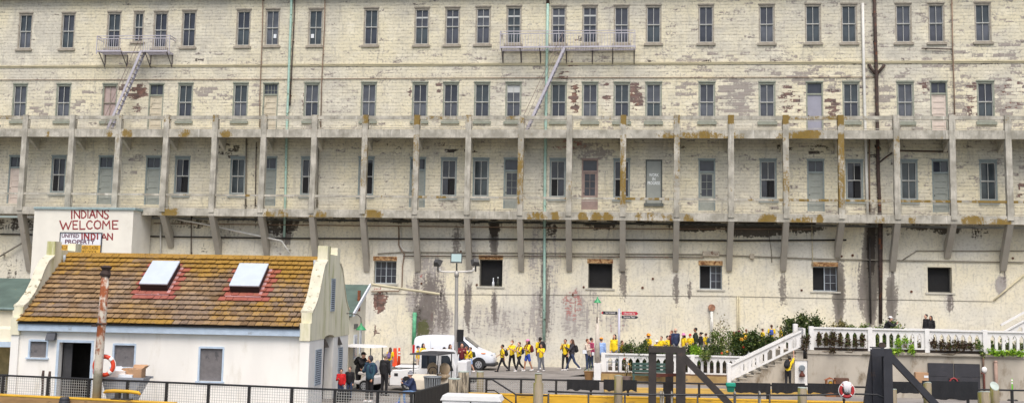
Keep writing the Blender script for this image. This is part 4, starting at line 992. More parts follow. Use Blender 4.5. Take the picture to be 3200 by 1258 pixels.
# swan neck lamp on the shed end
lp = at(1128, 1030, d=44.5)
GREENL = M('enamel_green', srgb(60, 150, 96), .4, .1, 4)
def shade(name, parent, loc, r=.2, h=.26):
    m = MB().tube([(0, 0, h), (0, 0, h * .72), (0, 0, h * .5), (0, 0, h * .12), (0, 0, 0)], [r * .16, r * .2, r * .48, r * .92, r], 16)
    return m.build(name, GREENL, parent, True, loc=loc)
ql = thing('swan_neck_lamp', 'green enamel swan neck lamp on the end of the green roofed shed', 'lamp', lp)
shade('lamp_shade', ql, (0, 0, 0), .22, .28); 
MB().tube([(0, 0, .27), (-.02, 0, .5), (-.15, 0, .62), (-.4, 0, .66), (-.62, 0, .66)], .018, 8).build('arm', DKP, ql, True)
# ================================================================== low shed at the far left
sl_ = thing('lean_to_shed', 'small cream lean-to with pale blue beam left of the dock building', 'shed', FLc + U * -.25 + Nin * 1.2, ang)
MB().box(-4, -.3, 0, 3, 2.05, 2.5).build('wall', CRW, sl_); MB().box(-4, -.1, -.12, .0, 1.85, 2.045).build('beam', BLU, sl_)
MB().box(-4, -.3, 2.9, 3, 0, 2.04).build('back_wall', M('ochre_wall', srgb(196, 178, 130), .9), sl_)
MB().box(-.42, -.1, -.02, .2, 2.05, 3.2).box(-.14, .2, -.02, .2, 2.6, 3.35).build('pier', CRW, sl_)
MB().box(-.3, -.12, 0, .18, 0, 1.84).build('post', WW, sl_)
MB().box(-3.2, -.8, .4, 1.0, .72, .78).box(-3.0, -2.9, .5, .9, 0, .72).box(-1.1, -1.0, .5, .9, 0, .72).build('bench', M('bench_dark', srgb(70, 66, 64), .7), sl_)
# ================================================================== right-hand terraces, stair, balustrades
BWH = M('balustrade_white', srgb(226, 224, 220), .75, .05, 2.5, dirt=srgb(178, 170, 156), dth=(.58, .76), dsc=2.4)
OLDC = M('old_concrete', srgb(176, 168, 154), .95, .14, .9, bump=.3, dirt=srgb(122, 108, 88), dth=(.52, .72), dsc=1.4, stretch=(1, 1, .5))
YR = at(2900, 1243, Z=0).y                                         # retaining wall face
zT = at(2900, 1101, Y=YR).z
xW = at(2524, 1150, Y=YR).x
rw = thing('retaining_wall', 'stained concrete retaining wall carrying the upper white balustrade', 'wall', (xW, YR, 0))
MB().box(0, 60, 0, .45, -.1, zT).build('wall', OLDC, rw); MB().box(-.02, 60, -.06, -.003, zT - .16, zT - .03).build('ledge', OLDC, rw)
RX0, RX1 = at(1790, 1140, Y=-4).x, at(2640, 1100, Y=-4).x
def ramp_z(x): return 0.0 if x < RX0 else zT * min(1, (x - RX0) / (RX1 - RX0))
YB = at(1900, 1192, Z=0).y                                         # lower balustrade line
xs_end = at(2300, 1190, Y=YB).x
# ramp road, planting bed, terrace: ground surfaces
m = MB(); xs = np.linspace(RX0, RX1, 24)
for x in xs: m.v += [(x, YB + 3.3, ramp_z(x) + .006), (x, -.0, ramp_z(x) + .006)]
for i in range(23): m.f.append((2 * i, 2 * i + 2, 2 * i + 3, 2 * i + 1))
m.f.append((46, 48, 49, 47)); m.v += [(80, YB + 3.3, zT + .006), (80, 0, zT + .006)]
m.build('ramp_road', ASPH, fix=False)['kind'] = 'structure'
SOIL = M('bed_soil', srgb(74, 62, 48), .95, .3, 5, dirt=srgb(58, 72, 40))
m = MB(); xa = at(1882, 1180, Y=YB).x; xs = np.linspace(xa, 60, 30)
for x in xs: z = max(.55, ramp_z(x) + .02); m.v += [(x, YB + .16, -.05), (x, YB + .16, .55 if x < xs_end else zT), (x, YB + 3.3, z), (x, YB + 3.31, -.05)]
for i in range(29):
    for k in range(3): m.f.append((4 * i + k, 4 * i + 4 + k, 4 * i + 5 + k, 4 * i + k + 1))
m.f.append((0, 1, 2, 3)); m.build('planting_bed', SOIL, fix=True)['kind'] = 'structure'
m = MB().box(xW + .02, 80, YR + .455, YB + .14, .2, zT - .01); m.build('terrace', ASPH)['kind'] = 'structure'

def balustrade_panel(L, n, z0, z1, thick=.09, shear=0.0, margin=.08, ow=.6, lo=.1, hi=.8):
    """white panel with n pointed openings, foot at z0, head at z1 (before shear); along +x, centred on y = 0"""
    m = MB(); cw = (L - 2 * margin) / n; H = z1 - z0; cells = [(0, margin, 0)] + [(margin + i * cw, margin + (i + 1) * cw, 1) for i in range(n)] + [(L - margin, L, 0)]
    def P(x, z, y): return (x, y, z + shear * x)
    def plate(poly):
        k = len(poly); m.add([P(x, z, -thick / 2) for x, z in poly] + [P(x, z, thick / 2) for x, z in poly], [tuple(range(k)), tuple(range(2 * k - 1, k - 1, -1))] + [(i, k + i, k + (i + 1) % k, (i + 1) % k) for i in range(k)])
    for a, b, op in cells:
        if not op: plate([(a, z0), (b, z0), (b, z1), (a, z1)]); continue
        c = (a + b) / 2; h = cw * ow / 2; zb, zs, za = z0 + H * lo, z0 + H * (hi - .17), z0 + H * hi
        plate([(a, z0), (b, z0), (b, zb), (a, zb)]); plate([(a, zb), (c - h, zb), (c - h, zs), (a, zs)]); plate([(c + h, zb), (b, zb), (b, zs), (c + h, zs)])
        plate([(a, zs), (c - h, zs), (c, za), (c, z1), (a, z1)]); plate([(c + h, zs), (b, zs), (b, z1), (c, z1), (c, za)])
    # hand rail
    m.add([P(0, z1, -.11), P(L, z1, -.11), P(L, z1, .11), P(0, z1, .11), P(0, z1 + .07, -.11), P(L, z1 + .07, -.11), P(L, z1 + .07, .11), P(0, z1 + .07, .11)], [(0, 3, 2, 1), (4, 5, 6, 7), (0, 1, 5, 4), (1, 2, 6, 5), (2, 3, 7, 6), (3, 0, 4, 7)])
    return m
# lower balustrade
zL1 = at(1900, 1106, Y=YB).z; zL0 = at(1900, 1160, Y=YB).z
lb = thing('balustrade', 'lower white balustrade with pointed openings behind the green bench', 'balustrade', (xa, YB, 0))
lbx = [px - xa for px in (at(1885, 1130, Y=YB).x, at(2164, 1130, Y=YB).x, at(2300, 1130, Y=YB).x)]
for a, b, n in ((lbx[0] + .1, lbx[1] - .08, 12), (lbx[1] + .08, lbx[2] + 1.2, 10)):
    balustrade_panel(b - a, n, zL0, zL1, hi=.84, lo=.08).build('panel', BWH, lb, loc=(a, 0, 0))
for a in lbx[:2]: MB().box(a - .1, a + .1, -.1, .1, .02, zL1 + .09).build('post', BWH, lb, bevel=.01)
MB().box(lbx[0] - .1, lbx[2] + 1.2, -.16, .15, 0, zL0 - .08).build('kerb', M('ochre_kerb', srgb(168, 140, 92), .9, .2, 2, dirt=srgb(120, 110, 96)), lb)
MB().box(lbx[0] - .08, lbx[2] + 1.2, -.12, .1, zL0 - .077, zL0 - .003).build('sill_board', M('sill_brown', srgb(108, 84, 62), .8), lb)
# upper balustrade on the wall
zU1 = at(2900, 1033, Y=YR).z; zU0 = at(2900, 1092, Y=YR).z
ub = thing('balustrade', 'long upper white balustrade with ivy standing on the retaining wall', 'balustrade', (xW, YR + .1, zT))
ux = [at(px, 1070, Y=YR + .1).x - xW for px in (2535, 2718, 2896, 3077, 3262, 3450)]
for i, (a, b) in enumerate(zip(ux, ux[1:])):
    balustrade_panel(b - a - .2, 7, zU0 - zT, zU1 - zT, hi=.86, lo=.08).build('panel', BWH, ub, loc=(a + .1, 0, 0))
    MB().box(a - .1, a + .1, -.12, .12, .003, zU1 - zT + .1).build('post', BWH, ub, bevel=.01)
MB().box(ux[0], ux[-1], -.05, .05, .003, zU0 - zT - .004).build('foot_rail', M('rail_dark', srgb(54, 44, 38), .85), ub)
MB().box(-.14, -.05, .1, 1.7, zU0 - zT, zU1 - zT).build('side_panel', BWH, ub)
# back balustrade across the terrace
YBK = YR + 9
for (pa, pb, py) in ((2808, 2996, 1024),):
    a, b = at(pa, py, Y=YBK), at(pb, py, Y=YBK); L = b.x - a.x
    bb = thing('balustrade', 'short white balustrade at the back of the terrace in front of two people in black', 'balustrade', (a.x, YBK, zT))
    balustrade_panel(L, 9, .1, a.z - zT - .07).build('panel', BWH, bb)
a = at(3128, 1032, Y=YBK)
sb = thing('stair_balustrade', 'white sloping balustrade of a stair at the right edge of the terrace', 'balustrade', (a.x, YBK - .5, zT))
z_ = a.z - zT
balustrade_panel(5, 11, z_ - .75, z_ - .07, shear=.58).build('panel', BWH, sb); MB().beam((0, .5, z_ + .28), (5, .5, z_ + .28 + 2.9), .12, .1).build('handrail', BWH, sb)
# stair
n0, n1 = at(2283, 1137, Y=YR - .05), at(2503, 1031, Y=YR - .05); b0 = at(2288, 1189, Y=YR - .05)
sl__ = (n1.z - n0.z) / (n1.x - n0.x); sx0 = n0.x; SLh = n0.z - b0.z
stz = thing('stair', 'concrete stair with white sloping balustrades climbing to the terrace', 'stair', (sx0, YR - .05, 0))
L = n1.x - n0.x
pn = balustrade_panel(L, 8, n0.z - SLh + .02, n0.z - .07, shear=sl__, margin=.14, hi=.85, lo=.14); pn.build('balustrade_panel', BWH, stz)
balustrade_panel(L, 8, n0.z - SLh + .02, n0.z - .07, shear=sl__, margin=.14).xf(Matrix.Translation((.35, 1.75, .08))).build('balustrade_panel', BWH, stz)
MB().box(-.16, .02, -.13, .13, .0, n0.z + .06).build('newel', BWH, stz, bevel=.015); MB().box(L - .1, L + .1, 1.6, 1.85, zT - .2, n1.z + .25).build('newel', BWH, stz, bevel=.015)
ns = 10; m = MB(); run = L / ns
for k in range(ns):
    zt_ = (n0.z - SLh - .07) + sl__ * (k * run) ; m.box(.1 + k * run, .1 + (k + 1) * run - .002 * 0, .1, 1.7, 0, max(.1, zt_ + .0))
m.build('step', OLDC, stz)
m = MB()
for k in range(ns):
    zt_ = (n0.z - SLh - .07) + sl__ * (k * run); m.box(.06 + k * run, .1 + (k + 1) * run, .06, 1.7, zt_ + .003, zt_ + .05)
m.build('nosing', M('nosing_pale', srgb(190, 182, 166), .9), stz)
MB().box(L * .58, L + .12, .3, 1.9, 0, zT - .02).build('stair_wall', OLDC, stz)
# white pier with the round meter between stair and wall
p = at(2504, 1190, Y=YR - .1)
mp = thing('meter_pier', 'white painted pier with round meter beside the stair', 'meter', (p.x, YR - .06, 0))
MB().box(-.27, .27, 0, .4, 0, 1.5).build('pier', BWH, mp); MB().box(-.3, .3, -.03, .4, 1.5, 1.56).build('pier_cap', OLDC, mp)
MB().cyl((.03, -.16, 1.18), (.03, -.003, 1.18), .13, n=18).build('meter', M('meter_zinc', srgb(136, 144, 150), .35, .1, metal=.4), mp, bevel=.01)
MB().tube([(.03, -.1, .8), (.03, -.1, .9), (.03, -.1, .98), (.03, -.1, 1.06)], [.13, .12, .05, .04], 12).build('valve', M('valve_rust', srgb(92, 48, 36), .8, .2), mp, True)
# black double doors, pipes, hose
dA, dB = at(2899, 1132, Y=YR - .03), at(3064, 1240, Y=YR - .03)
dd = thing('vault_door', 'black steel double doors set in the concrete retaining wall', 'door', ((dA.x + dB.x) / 2, YR - .004, 0)); w_ = (dB.x - dA.x) / 2; h_ = dA.z
STEEL = M('black_steel', srgb(50, 50, 55), .6, .15, 3, dirt=srgb(72, 66, 64), dth=(.6, .72))
MB().box(-w_, -.02, -.07, -.002, .03, h_).build('door_leaf', STEEL, dd, bevel=.006); MB().box(.02, w_, -.07, -.002, .03, h_).build('door_leaf', STEEL, dd, bevel=.006)
MB().box(-.22, .22, -.12, -.073, h_ * .56, h_ * .6).build('bar', DKP, dd)
m = MB()
for sx_ in (-1, 1): m.box(min(sx_ * w_ * .98, sx_ * w_ * .3), max(sx_ * w_ * .98, sx_ * w_ * .3), -.085, -.072, h_ * .64, h_ * .67)
m.build('hinge_strap', STEEL, dd)
p = at(2981, 1228, Y=YR - .1)
hz = MB().tube([(.2 * math.cos(t), -.03, .33 + .33 * math.sin(t)) for t in np.linspace(-.9, 3.9, 26)], .03, 8).build('hose_loop', M('hose_red', srgb(150, 52, 56), .5), None, True, loc=(p.x, YR - .09, p.z))
tag(hz, 'red hose looped on the black steel doors', 'hose')
p = at(3075, 1190, Y=YR - .1)
hy = thing('standpipe', 'rusty standpipe with valve right of the black steel doors', 'pipe', (p.x, YR - .12, 0))
MB().tube([(0, 0, 0), (0, 0, 1.12), (-.12, 0, 1.14)], .05, 8).build('pipe', M('pipe_redrust', srgb(104, 60, 50), .8), hy, True); MB().tube([(0, .05, 1.2), (0, .05, zT)], .045, 8).build('riser', M('riser_brown', srgb(120, 96, 80), .8), hy, True)
MB().ell((0.03, .02, 1.3), (.12, .05, .13), 14, 8).build('valve_plate', BWH, hy, True)
p = at(3113, 1190, Y=YR - .1)
o = MB().tube([(0, 0, 0), (0, 0, zT - .32)], .075, 10).ell((0, 0, zT - .32), (.09, .09, .07), 10, 6).build('wall_pipe', M('pipe_pinkgrey', srgb(160, 134, 120), .85, .15, 3), None, True, loc=(p.x, YR - .1, 0))
tag(o, 'pinkish vertical pipe on the retaining wall behind the green delineator', 'pipe')
o = MB().tube([at(2695, 1106, Y=YR - .09), at(2900, 1110, Y=YR - .09), at(3200, 1115, Y=YR - .09)], .025, 6).build('wall_conduit', GYP, None, True); tag(o, 'thin grey conduit running along the top of the retaining wall', 'pipe')

# ================================================================== dock edge railings
BLKP = M('black_rail', srgb(38, 37, 38), .5, .15, 6)
WIRE = M('mesh_wire', srgb(176, 176, 172), .5, .05)
def railing(label, a, b, posts, mesh=True, dark=None, h=1.07):
    a = Vector((a.x, a.y, 0)); b = Vector((b.x, b.y, 0)); L = (b - a).length; t = thing('railing', label, 'railing', a, math.atan2(b.y - a.y, b.x - a.x))
    MB().box(0, L, -.04, .04, h - .06, h).build('top_rail', BLKP, t, bevel=.01); MB().box(0, L, -.025, .025, .12, .16).build('bottom_rail', BLKP, t)
    if mesh:
        m = MB(); s_ = .085
        for x in np.arange(s_, L, s_): m.box(x - .0055, x + .0055, -.004, .004, .165, h - .065)
        for z in np.arange(.2, h - .06, s_): m.box(0, L, -.0085, -.0045, z - .0055, z + .0055)
        m.build('wire_mesh', WIRE, t)
    for x in posts: MB().box(x - .04, x + .04, -.045, .045, 0, h - .062).build('post', BLKP, t)
    if dark:
        m = MB(); n = int(L / .16)
        for k in range(n): m.box(L * k / n + .01, L * (k + 1) / n - .01, -.07, -.045, .1, h - .03 + .02 * rng.random())
        m.build('board_infill', dark, t)
    return t
def par(px, py, a, b):
    q = rl(px, py); d_ = Vector((b.x - a.x, b.y - a.y)); return (Vector((q.x - a.x, q.y - a.y)).dot(d_)) / d_.length
railing('black railing with wire mesh in front of the white dock building', RA, RB, [par(px, py, RA, RB) for px, py in ((18, 1168), (137, 1176), (260, 1182), (383, 1187), (508, 1192), (637, 1198), (768, 1203), (900, 1209), (1035, 1215), (1173, 1220))] + [(RB - RA).length - .05])
railing('short black railing filled with dark boards running back from the dock edge', RB, RC, [.1, 2.2, (RC - RB).length - .1], False, M('tar_boards', srgb(52, 49, 46), .8, .25, 4, dirt=srgb(96, 92, 84), dth=(.6, .7), stretch=(4, 4, .6)))
RM = rl(1785, 1184)
railing('black railing with wire mesh between the wooden piles and the lamp post', RC, RM, [par(px, 1180, RC, RM) for px in (1519, 1629, 1738)] + [.06])
RN = rl(2300, 1197)
railing('black railing hung with two dark tarpaulins in front of the green bench', RM, RN, [par(px, 1190, RM, RN) for px in (1846, 1963, 2075, 2180)], False)
railing('long black railing at the right with dark tarpaulins below the stair', RN, RD, [par(px, 1205, RN, RD) for px in (2414, 2527, 2640, 2745, 2872, 2990, 3110, 3220)], False)
TARP = M('tarpaulin', srgb(24, 25, 29), .7, .2, 3, bump=.3)
def onrail(px, py, a, b):
    """point on the railing's vertical plane"""
    d_ = Vector((b.x - a.x, b.y - a.y, 0)).normalized(); n_ = Vector((d_.y, -d_.x, 0)); return onplane(px, py, Vector((a.x, a.y, 0)) + n_ * .07, n_)
for i, (x0, y0, x1, y1, a, b, lab) in enumerate(((1772, 1184, 1873, 1217, RM, RN, 'dark tarpaulin left of the wooden pile, hanging at the white lamp post foot'), (1886, 1184, 1990, 1219, RM, RN, 'dark tarpaulin hanging behind the wooden pile below the green bench'),
        (2297, 1194, 2408, 1226, RN, RD, 'dark tarpaulin hanging below the foot of the white stair'), (2412, 1195, 2516, 1226, RN, RD, 'dark tarpaulin hanging below the climbing person'), (2524, 1196, 2630, 1227, RN, RD, 'dark tarpaulin hanging left of the ring with white cover'),
        (2752, 1190, 2872, 1226, RN, RD, 'dark tarpaulin hanging behind the right steel gallows'), (2882, 1188, 3058, 1246, RN, RD, 'large dark tarpaulin hanging in front of the black double doors'))):
    p, q = onrail(x0, y0, a, b), onrail(x1, y1, a, b); L = math.hypot(q.x - p.x, q.y - p.y); zt_ = p.z; zb_ = q.z; n = 12; m = MB()
    for k in range(n + 1):
        x = L * k / n; dz = .02 * math.sin(k * 1.3 + i) + .015 * rng.normal(); dy = .015 * math.sin(k * 2.1)
        m.v += [(x, dy, zb_ + dz - .015), (x, dy * .3, zt_ + .005), (x, dy * .3 + .03, zt_ + .005), (x, dy + .03, zb_ + dz - .015)]
    for k in range(n):
        for j in range(4): m.f.append((4 * k + j, 4 * k + 4 + j, 4 * k + 4 + (j + 1) % 4, 4 * k + (j + 1) % 4))
    m.f += [(0, 1, 2, 3), (4 * n + 3, 4 * n + 2, 4 * n + 1, 4 * n)]
    o = m.build('tarpaulin', TARP, None, False, loc=(p.x, p.y, 0), rotz=math.atan2(q.y - p.y, q.x - p.x)); tag(o, lab, 'tarpaulin', 'tarpaulins on the dock railing')
# yellow dock timbers
YEL = M('yellow_timber', srgb(214, 166, 46), .75, .14, 2.2, dirt=srgb(150, 116, 56), dth=(.55, .68), stretch=(.5, 1, 2)); WOODB = M('timber_brown', srgb(158, 124, 82), .85, .2, 3, dirt=srgb(96, 72, 50), stretch=(.5, 2, 2))
def timber(label, a, b, y0, y1, z0, z1, capm, bodym):
    a = Vector((a.x, a.y, 0)); b = Vector((b.x, b.y, 0)); L = (b - a).length; t = thing('dock_timber', label, 'timber', a, math.atan2(b.y - a.y, b.x - a.x))
    MB().box(0, L, y0, y1, z0, z1 - .05).build('beam', bodym, t, bevel=.01); MB().box(-.01, L + .01, y0 - .01, y1 + .01, z1 - .047, z1).build('yellow_top', capm, t, bevel=.012); return t
fE = par(560, 1194, RA, RB)
d_ = (RB - RA).normalized(); RE = RA + d_ * fE
tl = timber('brown dock edge timber with worn yellow top at the left', RA, RE, -.62, -.3, -.5, .46, YEL, WOODB)
timber('low dock edge timber with yellow top before the boarded railing', RE, RB, -.6, -.3, -.6, .0 + .1, YEL, WOODB)
timber('bright yellow dock edge timber under the right hand railings', RC, rl(2745, 1206), -.75, -.4, -.6, .56, YEL, YEL)
timber('dark dock edge timber at the far right', rl(2750, 1206), RD, -.75, -.4, -.6, .2, WOODB, WOODB)
ka, kb = at(1888, 1224, Z=0), at(2745, 1236, Z=0)
t = thing('kerb_timber', 'low worn yellow kerb timber on the deck behind the tarpaulins', 'kerb', (ka.x, ka.y, 0), math.atan2(kb.y - ka.y, kb.x - ka.x)); MB().box(0, (kb - ka).length, -.15, .15, .003, .22).build('beam', M('kerb_yellow', srgb(196, 160, 84), .85, .15, 2, dirt=srgb(150, 136, 110), dth=(.5, .65), stretch=(.4, 1, 2)), t, bevel=.015)
# cleat on the left timber
cp = Vector((RA.x, RA.y, 0)) + d_ * par(388, 1187, RA, RB); cp.z = .46
cl = thing('mooring_cleat', 'yellow topped iron mooring cleat on the left dock timber', 'cleat', cp + Vector((0, -.46, .003)), math.atan2(d_.y, d_.x))
IRON = M('cleat_iron', srgb(58, 54, 50), .7, .25, 5, dirt=srgb(150, 120, 50), dth=(.6, .7))
MB().box(-.22, -.08, -.08, .08, 0, .22).box(.08, .22, -.08, .08, 0, .22).box(-.35, .35, -.12, .12, 0, .04).build('base', IRON, cl, bevel=.015)
MB().tube([(-.68, 0, .2), (-.6, 0, .25), (-.3, 0, .27), (.3, 0, .27), (.6, 0, .25), (.68, 0, .2)], [.035, .055, .06, .06, .055, .035], 10).build('horn', YEL, cl, True)
for px, lab in ((230, 'short black bollard on the dock edge left of the rusty post'), (488, 'short black bollard on the dock edge right of the yellow cleat')):
    q = Vector((RA.x, RA.y, 0)) + d_ * par(px, 1180, RA, RB)
    bo = thing('bollard', lab, 'bollard', (q.x, q.y - .82, -.5), group='short black bollards on the dock edge'); zt_ = 1.0 if px < 300 else .88
    MB().tube([(0, 0, 0), (0, 0, zt_ - .05), (0, 0, zt_)], [.16, .16, .13], 14).build('barrel', STEEL, bo); MB().tube([(0, 0, zt_ - .2), (0, 0, zt_ - .16), (0, 0, zt_ - .12)], [.165, .18, .165], 14).build('collar', STEEL, bo)
for px, h_ in ((97, 1.22), (127, 1.2)):
    q = Vector((RA.x, RA.y, 0)) + d_ * par(px, 1174, RA, RB)
    o = MB().tube([(0, 0, 0), (.02, 0, h_ * .5), (-.01, 0, h_ * .8), (0, 0, h_)], [.05, .045, .055, .04], 8).build('hitching_post', DKP, None, True, loc=(q.x, q.y + .5, 0)); tag(o, ('thin dark iron post behind the railing, left of the pair', 'thin dark iron post behind the railing, right of the pair')[px > 100], 'post', 'thin iron posts by the door')
# rusty tall post with caged cap
q = Vector((RA.x, RA.y, 0)) + d_ * par(312, 1184, RA, RB); base = (q.x - .17, q.y - .2, 0)
g = NG('rust_and_flaking_white'); n_ = g.noise(1.6, 6, g.mapped((1, 1, .55)), .65); n2 = g.noise(9, 6, rough=.7)
c = g.mix(g.ramp(n_, .47, .56), srgb(206, 196, 180), srgb(146, 84, 54)); c = g.mix(g.ramp(n_, .58, .66), c, srgb(92, 62, 46)); c = g.mix(g.ramp(n2, .55, .72, 0, .7), c, srgb(120, 74, 48))
sp_ = g.new('SeparateXYZ'); g.lk(g.obj(), sp_.inputs[0]); c = g.mix(g.ramp(g.add(sp_.outputs[2], g.mul(n2, .6)), 1.75, 1.45, 0, .8), c, g.mix(n2, srgb(104, 108, 88), srgb(150, 140, 120)))
g.bump(n2, .4, .02); RPM = g.out(c, .85, 0, .2)
Hp = onplane(315, 862, Vector(base), Vector((0, 1, 0))).z
rp_ = thing('rusty_post', 'tall rusty steel post with dark cap in front of the white dock building', 'post', base)
MB().tube([(0, 0, 0), (0, 0, 1.5), (.03, 0, Hp * .7), (.05, 0, Hp)], [.15, .145, .14, .13], 12).build('shaft', RPM, rp_, True)
MB().tube([(.05, 0, Hp), (.05, 0, Hp + .08), (.07, 0, Hp + .2), (.07, 0, Hp + .3), (.07, 0, Hp + .36)], [.17, .19, .13, .2, .1], 8).build('cap', M('cap_rust', srgb(62, 48, 42), .85, .3), rp_); MB().box(.12, .2, -.05, .05, Hp - .05, Hp + .28).build('bracket', DKP, rp_)
m = MB(); zc_ = onplane(310, 1010, Vector(base), Vector((0, 1, 0))).z; m.tube([(.14 * math.cos(t) + .02, .15 * math.sin(t), zc_) for t in np.linspace(0, 2 * math.pi, 13)[:-1]], .035, 6, True); m.box(-.3, -.1, -.08, 0, zc_ - .1, zc_ - .03)
m.build('clamp', DKP, rp_)
RINGR = M('ring_red', srgb(214, 70, 40), .5, .08, 5); RINGW = M('ring_white', srgb(230, 226, 220), .5)
def life_ring(label, loc, Rr, r, rx, rz, mt=None, bw=.17):
    t = thing('life_ring', label, 'life ring', loc, rz)
    MB().tube([(Rr * math.cos(a), 0, Rr * math.sin(a)) for a in np.linspace(0, 2 * math.pi, 33)[:-1]], r, 12, True).build('ring', mt or RINGR, t, True)
    for k in range(4):
        c0 = math.pi / 4 + k * math.pi / 2
        MB().tube([(Rr * math.cos(a), 0, Rr * math.sin(a)) for a in np.linspace(c0 - bw, c0 + bw, 5)], r * 1.06, 12).build('band', RINGW, t, True)
    MB().tube([((Rr + r * 1.15) * math.cos(a), -.0, (Rr + r * 1.15) * math.sin(a)) for a in np.linspace(0, 2 * math.pi, 25)[:-1]], .012, 6, True).build('grab_rope', RINGW, t, True)
    return t
lz = onplane(325, 1143, Vector(base), Vector((0, 1, 0)))
life_ring('red and white life ring hung behind the rusty post', (lz.x - .12, base[1] + .24, lz.z), .3, .07, 0, R(12))
o = MB().cap((0, 0, -.22), (0, 0, .16), .14, .12, 12).build('ring_cover', M('cover_pink', srgb(206, 120, 128), .7), None, True, loc=(lz.x - .34, base[1] + .22, lz.z)); tag(o, 'pink fabric bag hanging left of the rusty post', 'bag')

# ================================================================== skip bin with boxes
q = Vector((RA.x, RA.y, 0)) + d_ * par(383, 1187, RA, RB); sk_ = thing('tilt_cart', 'grey plastic tilt cart full of boxes beside the white dock building', 'cart', (q.x - .5, q.y + .9, 0), ang); sk_.scale = (.88, .9, .97)
GP = M('cart_grey', srgb(148, 152, 160), .6, .07, 4)
m = MB(); zt_ = 1.12; m.add([(-.55, -.38, .35), (.4, -.38, .35), (.4, .38, .35), (-.55, .38, .35), (-.78, -.46, zt_), (.82, -.46, zt_), (.82, .46, zt_), (-.78, .46, zt_), (-.72, -.4, zt_), (.76, -.4, zt_), (.76, .4, zt_), (-.72, .4, zt_), (-.5, -.34, .42), (.36, -.34, .42), (.36, .34, .42), (-.5, .34, .42)],
      [(0, 3, 2, 1), (0, 1, 5, 4), (1, 2, 6, 5), (2, 3, 7, 6), (3, 0, 4, 7), (4, 5, 9, 8), (5, 6, 10, 9), (6, 7, 11, 10), (7, 4, 8, 11), (8, 9, 13, 12), (9, 10, 14, 13), (10, 11, 15, 14), (11, 8, 12, 15), (12, 13, 14, 15)])
m.build('tub', GP, sk_); MB().box(-.85, .88, -.5, -.463, zt_ - .06, zt_ + .02).box(-.85, .88, .463, .5, zt_ - .06, zt_ + .02).build('rim', GP, sk_)
MB().box(-.5, .4, -.36, .36, .26, .347).build('chassis', STEEL, sk_)
for x in (-.35, .3): MB().cyl((x, -.4, .13), (x, -.32, .13), .13, n=14).build('wheel', BLKP, sk_)
CARD = M('cardboard', srgb(176, 140, 108), .9, .1, 3); CARDP = M('cardboard_pale', srgb(214, 204, 196), .85, .06)
cx0 = Vector((q.x - .5, q.y + .9, -.03))
for i, (x, y, z, hx, hy, hz, rz, mt, lab) in enumerate(((.42, 0, 1.27, .22, .26, .24, .1, CARD, 'open brown cardboard box at the right of the tilt cart'), (.05, .1, 1.24, .16, .2, .17, -.2, CARD, 'smaller brown cardboard box in the middle of the tilt cart'), (-.3, 0, 1.18, .3, .24, .15, .05, CARDP, 'large pale flat box at the left of the tilt cart'),
      (.12, -.28, 1.1, .24, .1, .12, .0, WHITE, 'narrow white box at the front of the tilt cart'), (-.32, .05, 1.4, .22, .2, .07, .3, WHITE, 'crumpled white sheet on top of the pale box'))):
    m = MB()
    if i == 0:
        m.box(-hx, hx, -hy, hy, -hz, hz * .55); 
        m.add([(-hx, hy, hz * .55), (hx, hy, hz * .55), (hx + .04, hy + .1, hz * 1.05), (-hx, hy + .1, hz * 1.05), (-hx, hy + .015, hz * .55), (hx, hy + .015, hz * .55), (hx + .04, hy + .115, hz * 1.05), (-hx, hy + .115, hz * 1.05)], [(0, 1, 2, 3), (7, 6, 5, 4), (0, 4, 5, 1), (1, 5, 6, 2), (2, 6, 7, 3), (3, 7, 4, 0)])
        m.add([(hx, -hy, hz * .55), (hx, hy, hz * .55), (hx + .12, hy, hz * 1.0), (hx + .12, -hy, hz * 1.0), (hx + .015, -hy, hz * .55), (hx + .015, hy, hz * .55), (hx + .135, hy, hz), (hx + .135, -hy, hz)], [(0, 1, 2, 3), (7, 6, 5, 4), (0, 4, 5, 1), (1, 5, 6, 2), (2, 6, 7, 3), (3, 7, 4, 0)])
    elif i == 4: m.add([(-hx, -hy, -hz), (hx, -hy, -hz), (hx * .9, hy, -hz), (-hx, hy, -hz), (-hx * .6, -hy * .5, hz), (hx * .5, -hy * .3, hz * .6), (hx * .3, hy * .4, hz), (-hx * .5, hy * .6, hz * .7)], [(0, 3, 2, 1), (4, 5, 6, 7), (0, 1, 5, 4), (1, 2, 6, 5), (2, 3, 7, 6), (3, 0, 4, 7)])
    else: m.box(-hx, hx, -hy, hy, -hz, hz)
    o = m.build('cardboard_box' if i < 4 else 'paper_sheet', mt, None, bevel=.008); w_ = U * x * .88 + Nin * y * .9; o.location = cx0 + w_ + Vector((0, 0, z)); o.rotation_euler.z = ang + rz
    tag(o, lab, 'box' if i < 4 else 'paper')

# ================================================================== poles, lamps, signs
GALV = M('galvanised', srgb(168, 164, 158), .5, .1, 3, metal=.35, dirt=srgb(140, 116, 100), dth=(.64, .72))
b_ = at(1424, 1215, Z=0); pY = b_.y
lpz = lambda px, py: onplane(px, py, Vector((0, pY, 0)), Vector((0, 1, 0)))
fp = thing('floodlight_pole', 'tall galvanised pole with three floodlights in front of the white van', 'lamp post', (b_.x, pY, 0)); lx = lambda px, py: (lpz(px, py).x - b_.x, 0, lpz(px, py).z)
MB().tube([(0, 0, 0), lx(1425, 1100), lx(1427, 870), lx(1427, 845)], [.095, .085, .075, .07], 12).build('shaft', GALV, fp, True)
MB().tube([(lx(1427, 864)[0], 0, lx(1427, 864)[2]), (lx(1427, 848)[0], 0, lx(1427, 848)[2])], .1, 12).build('collar', GALV, fp, True)
MB().tube([lx(1374, 836), lx(1374, 844), lx(1379, 848), lx(1400, 849), lx(1455, 848), lx(1476, 846), lx(1480, 843), lx(1481, 835)], .045, 8).build('cross_arm', M('arm_pale', srgb(206, 202, 194), .5), fp, True)
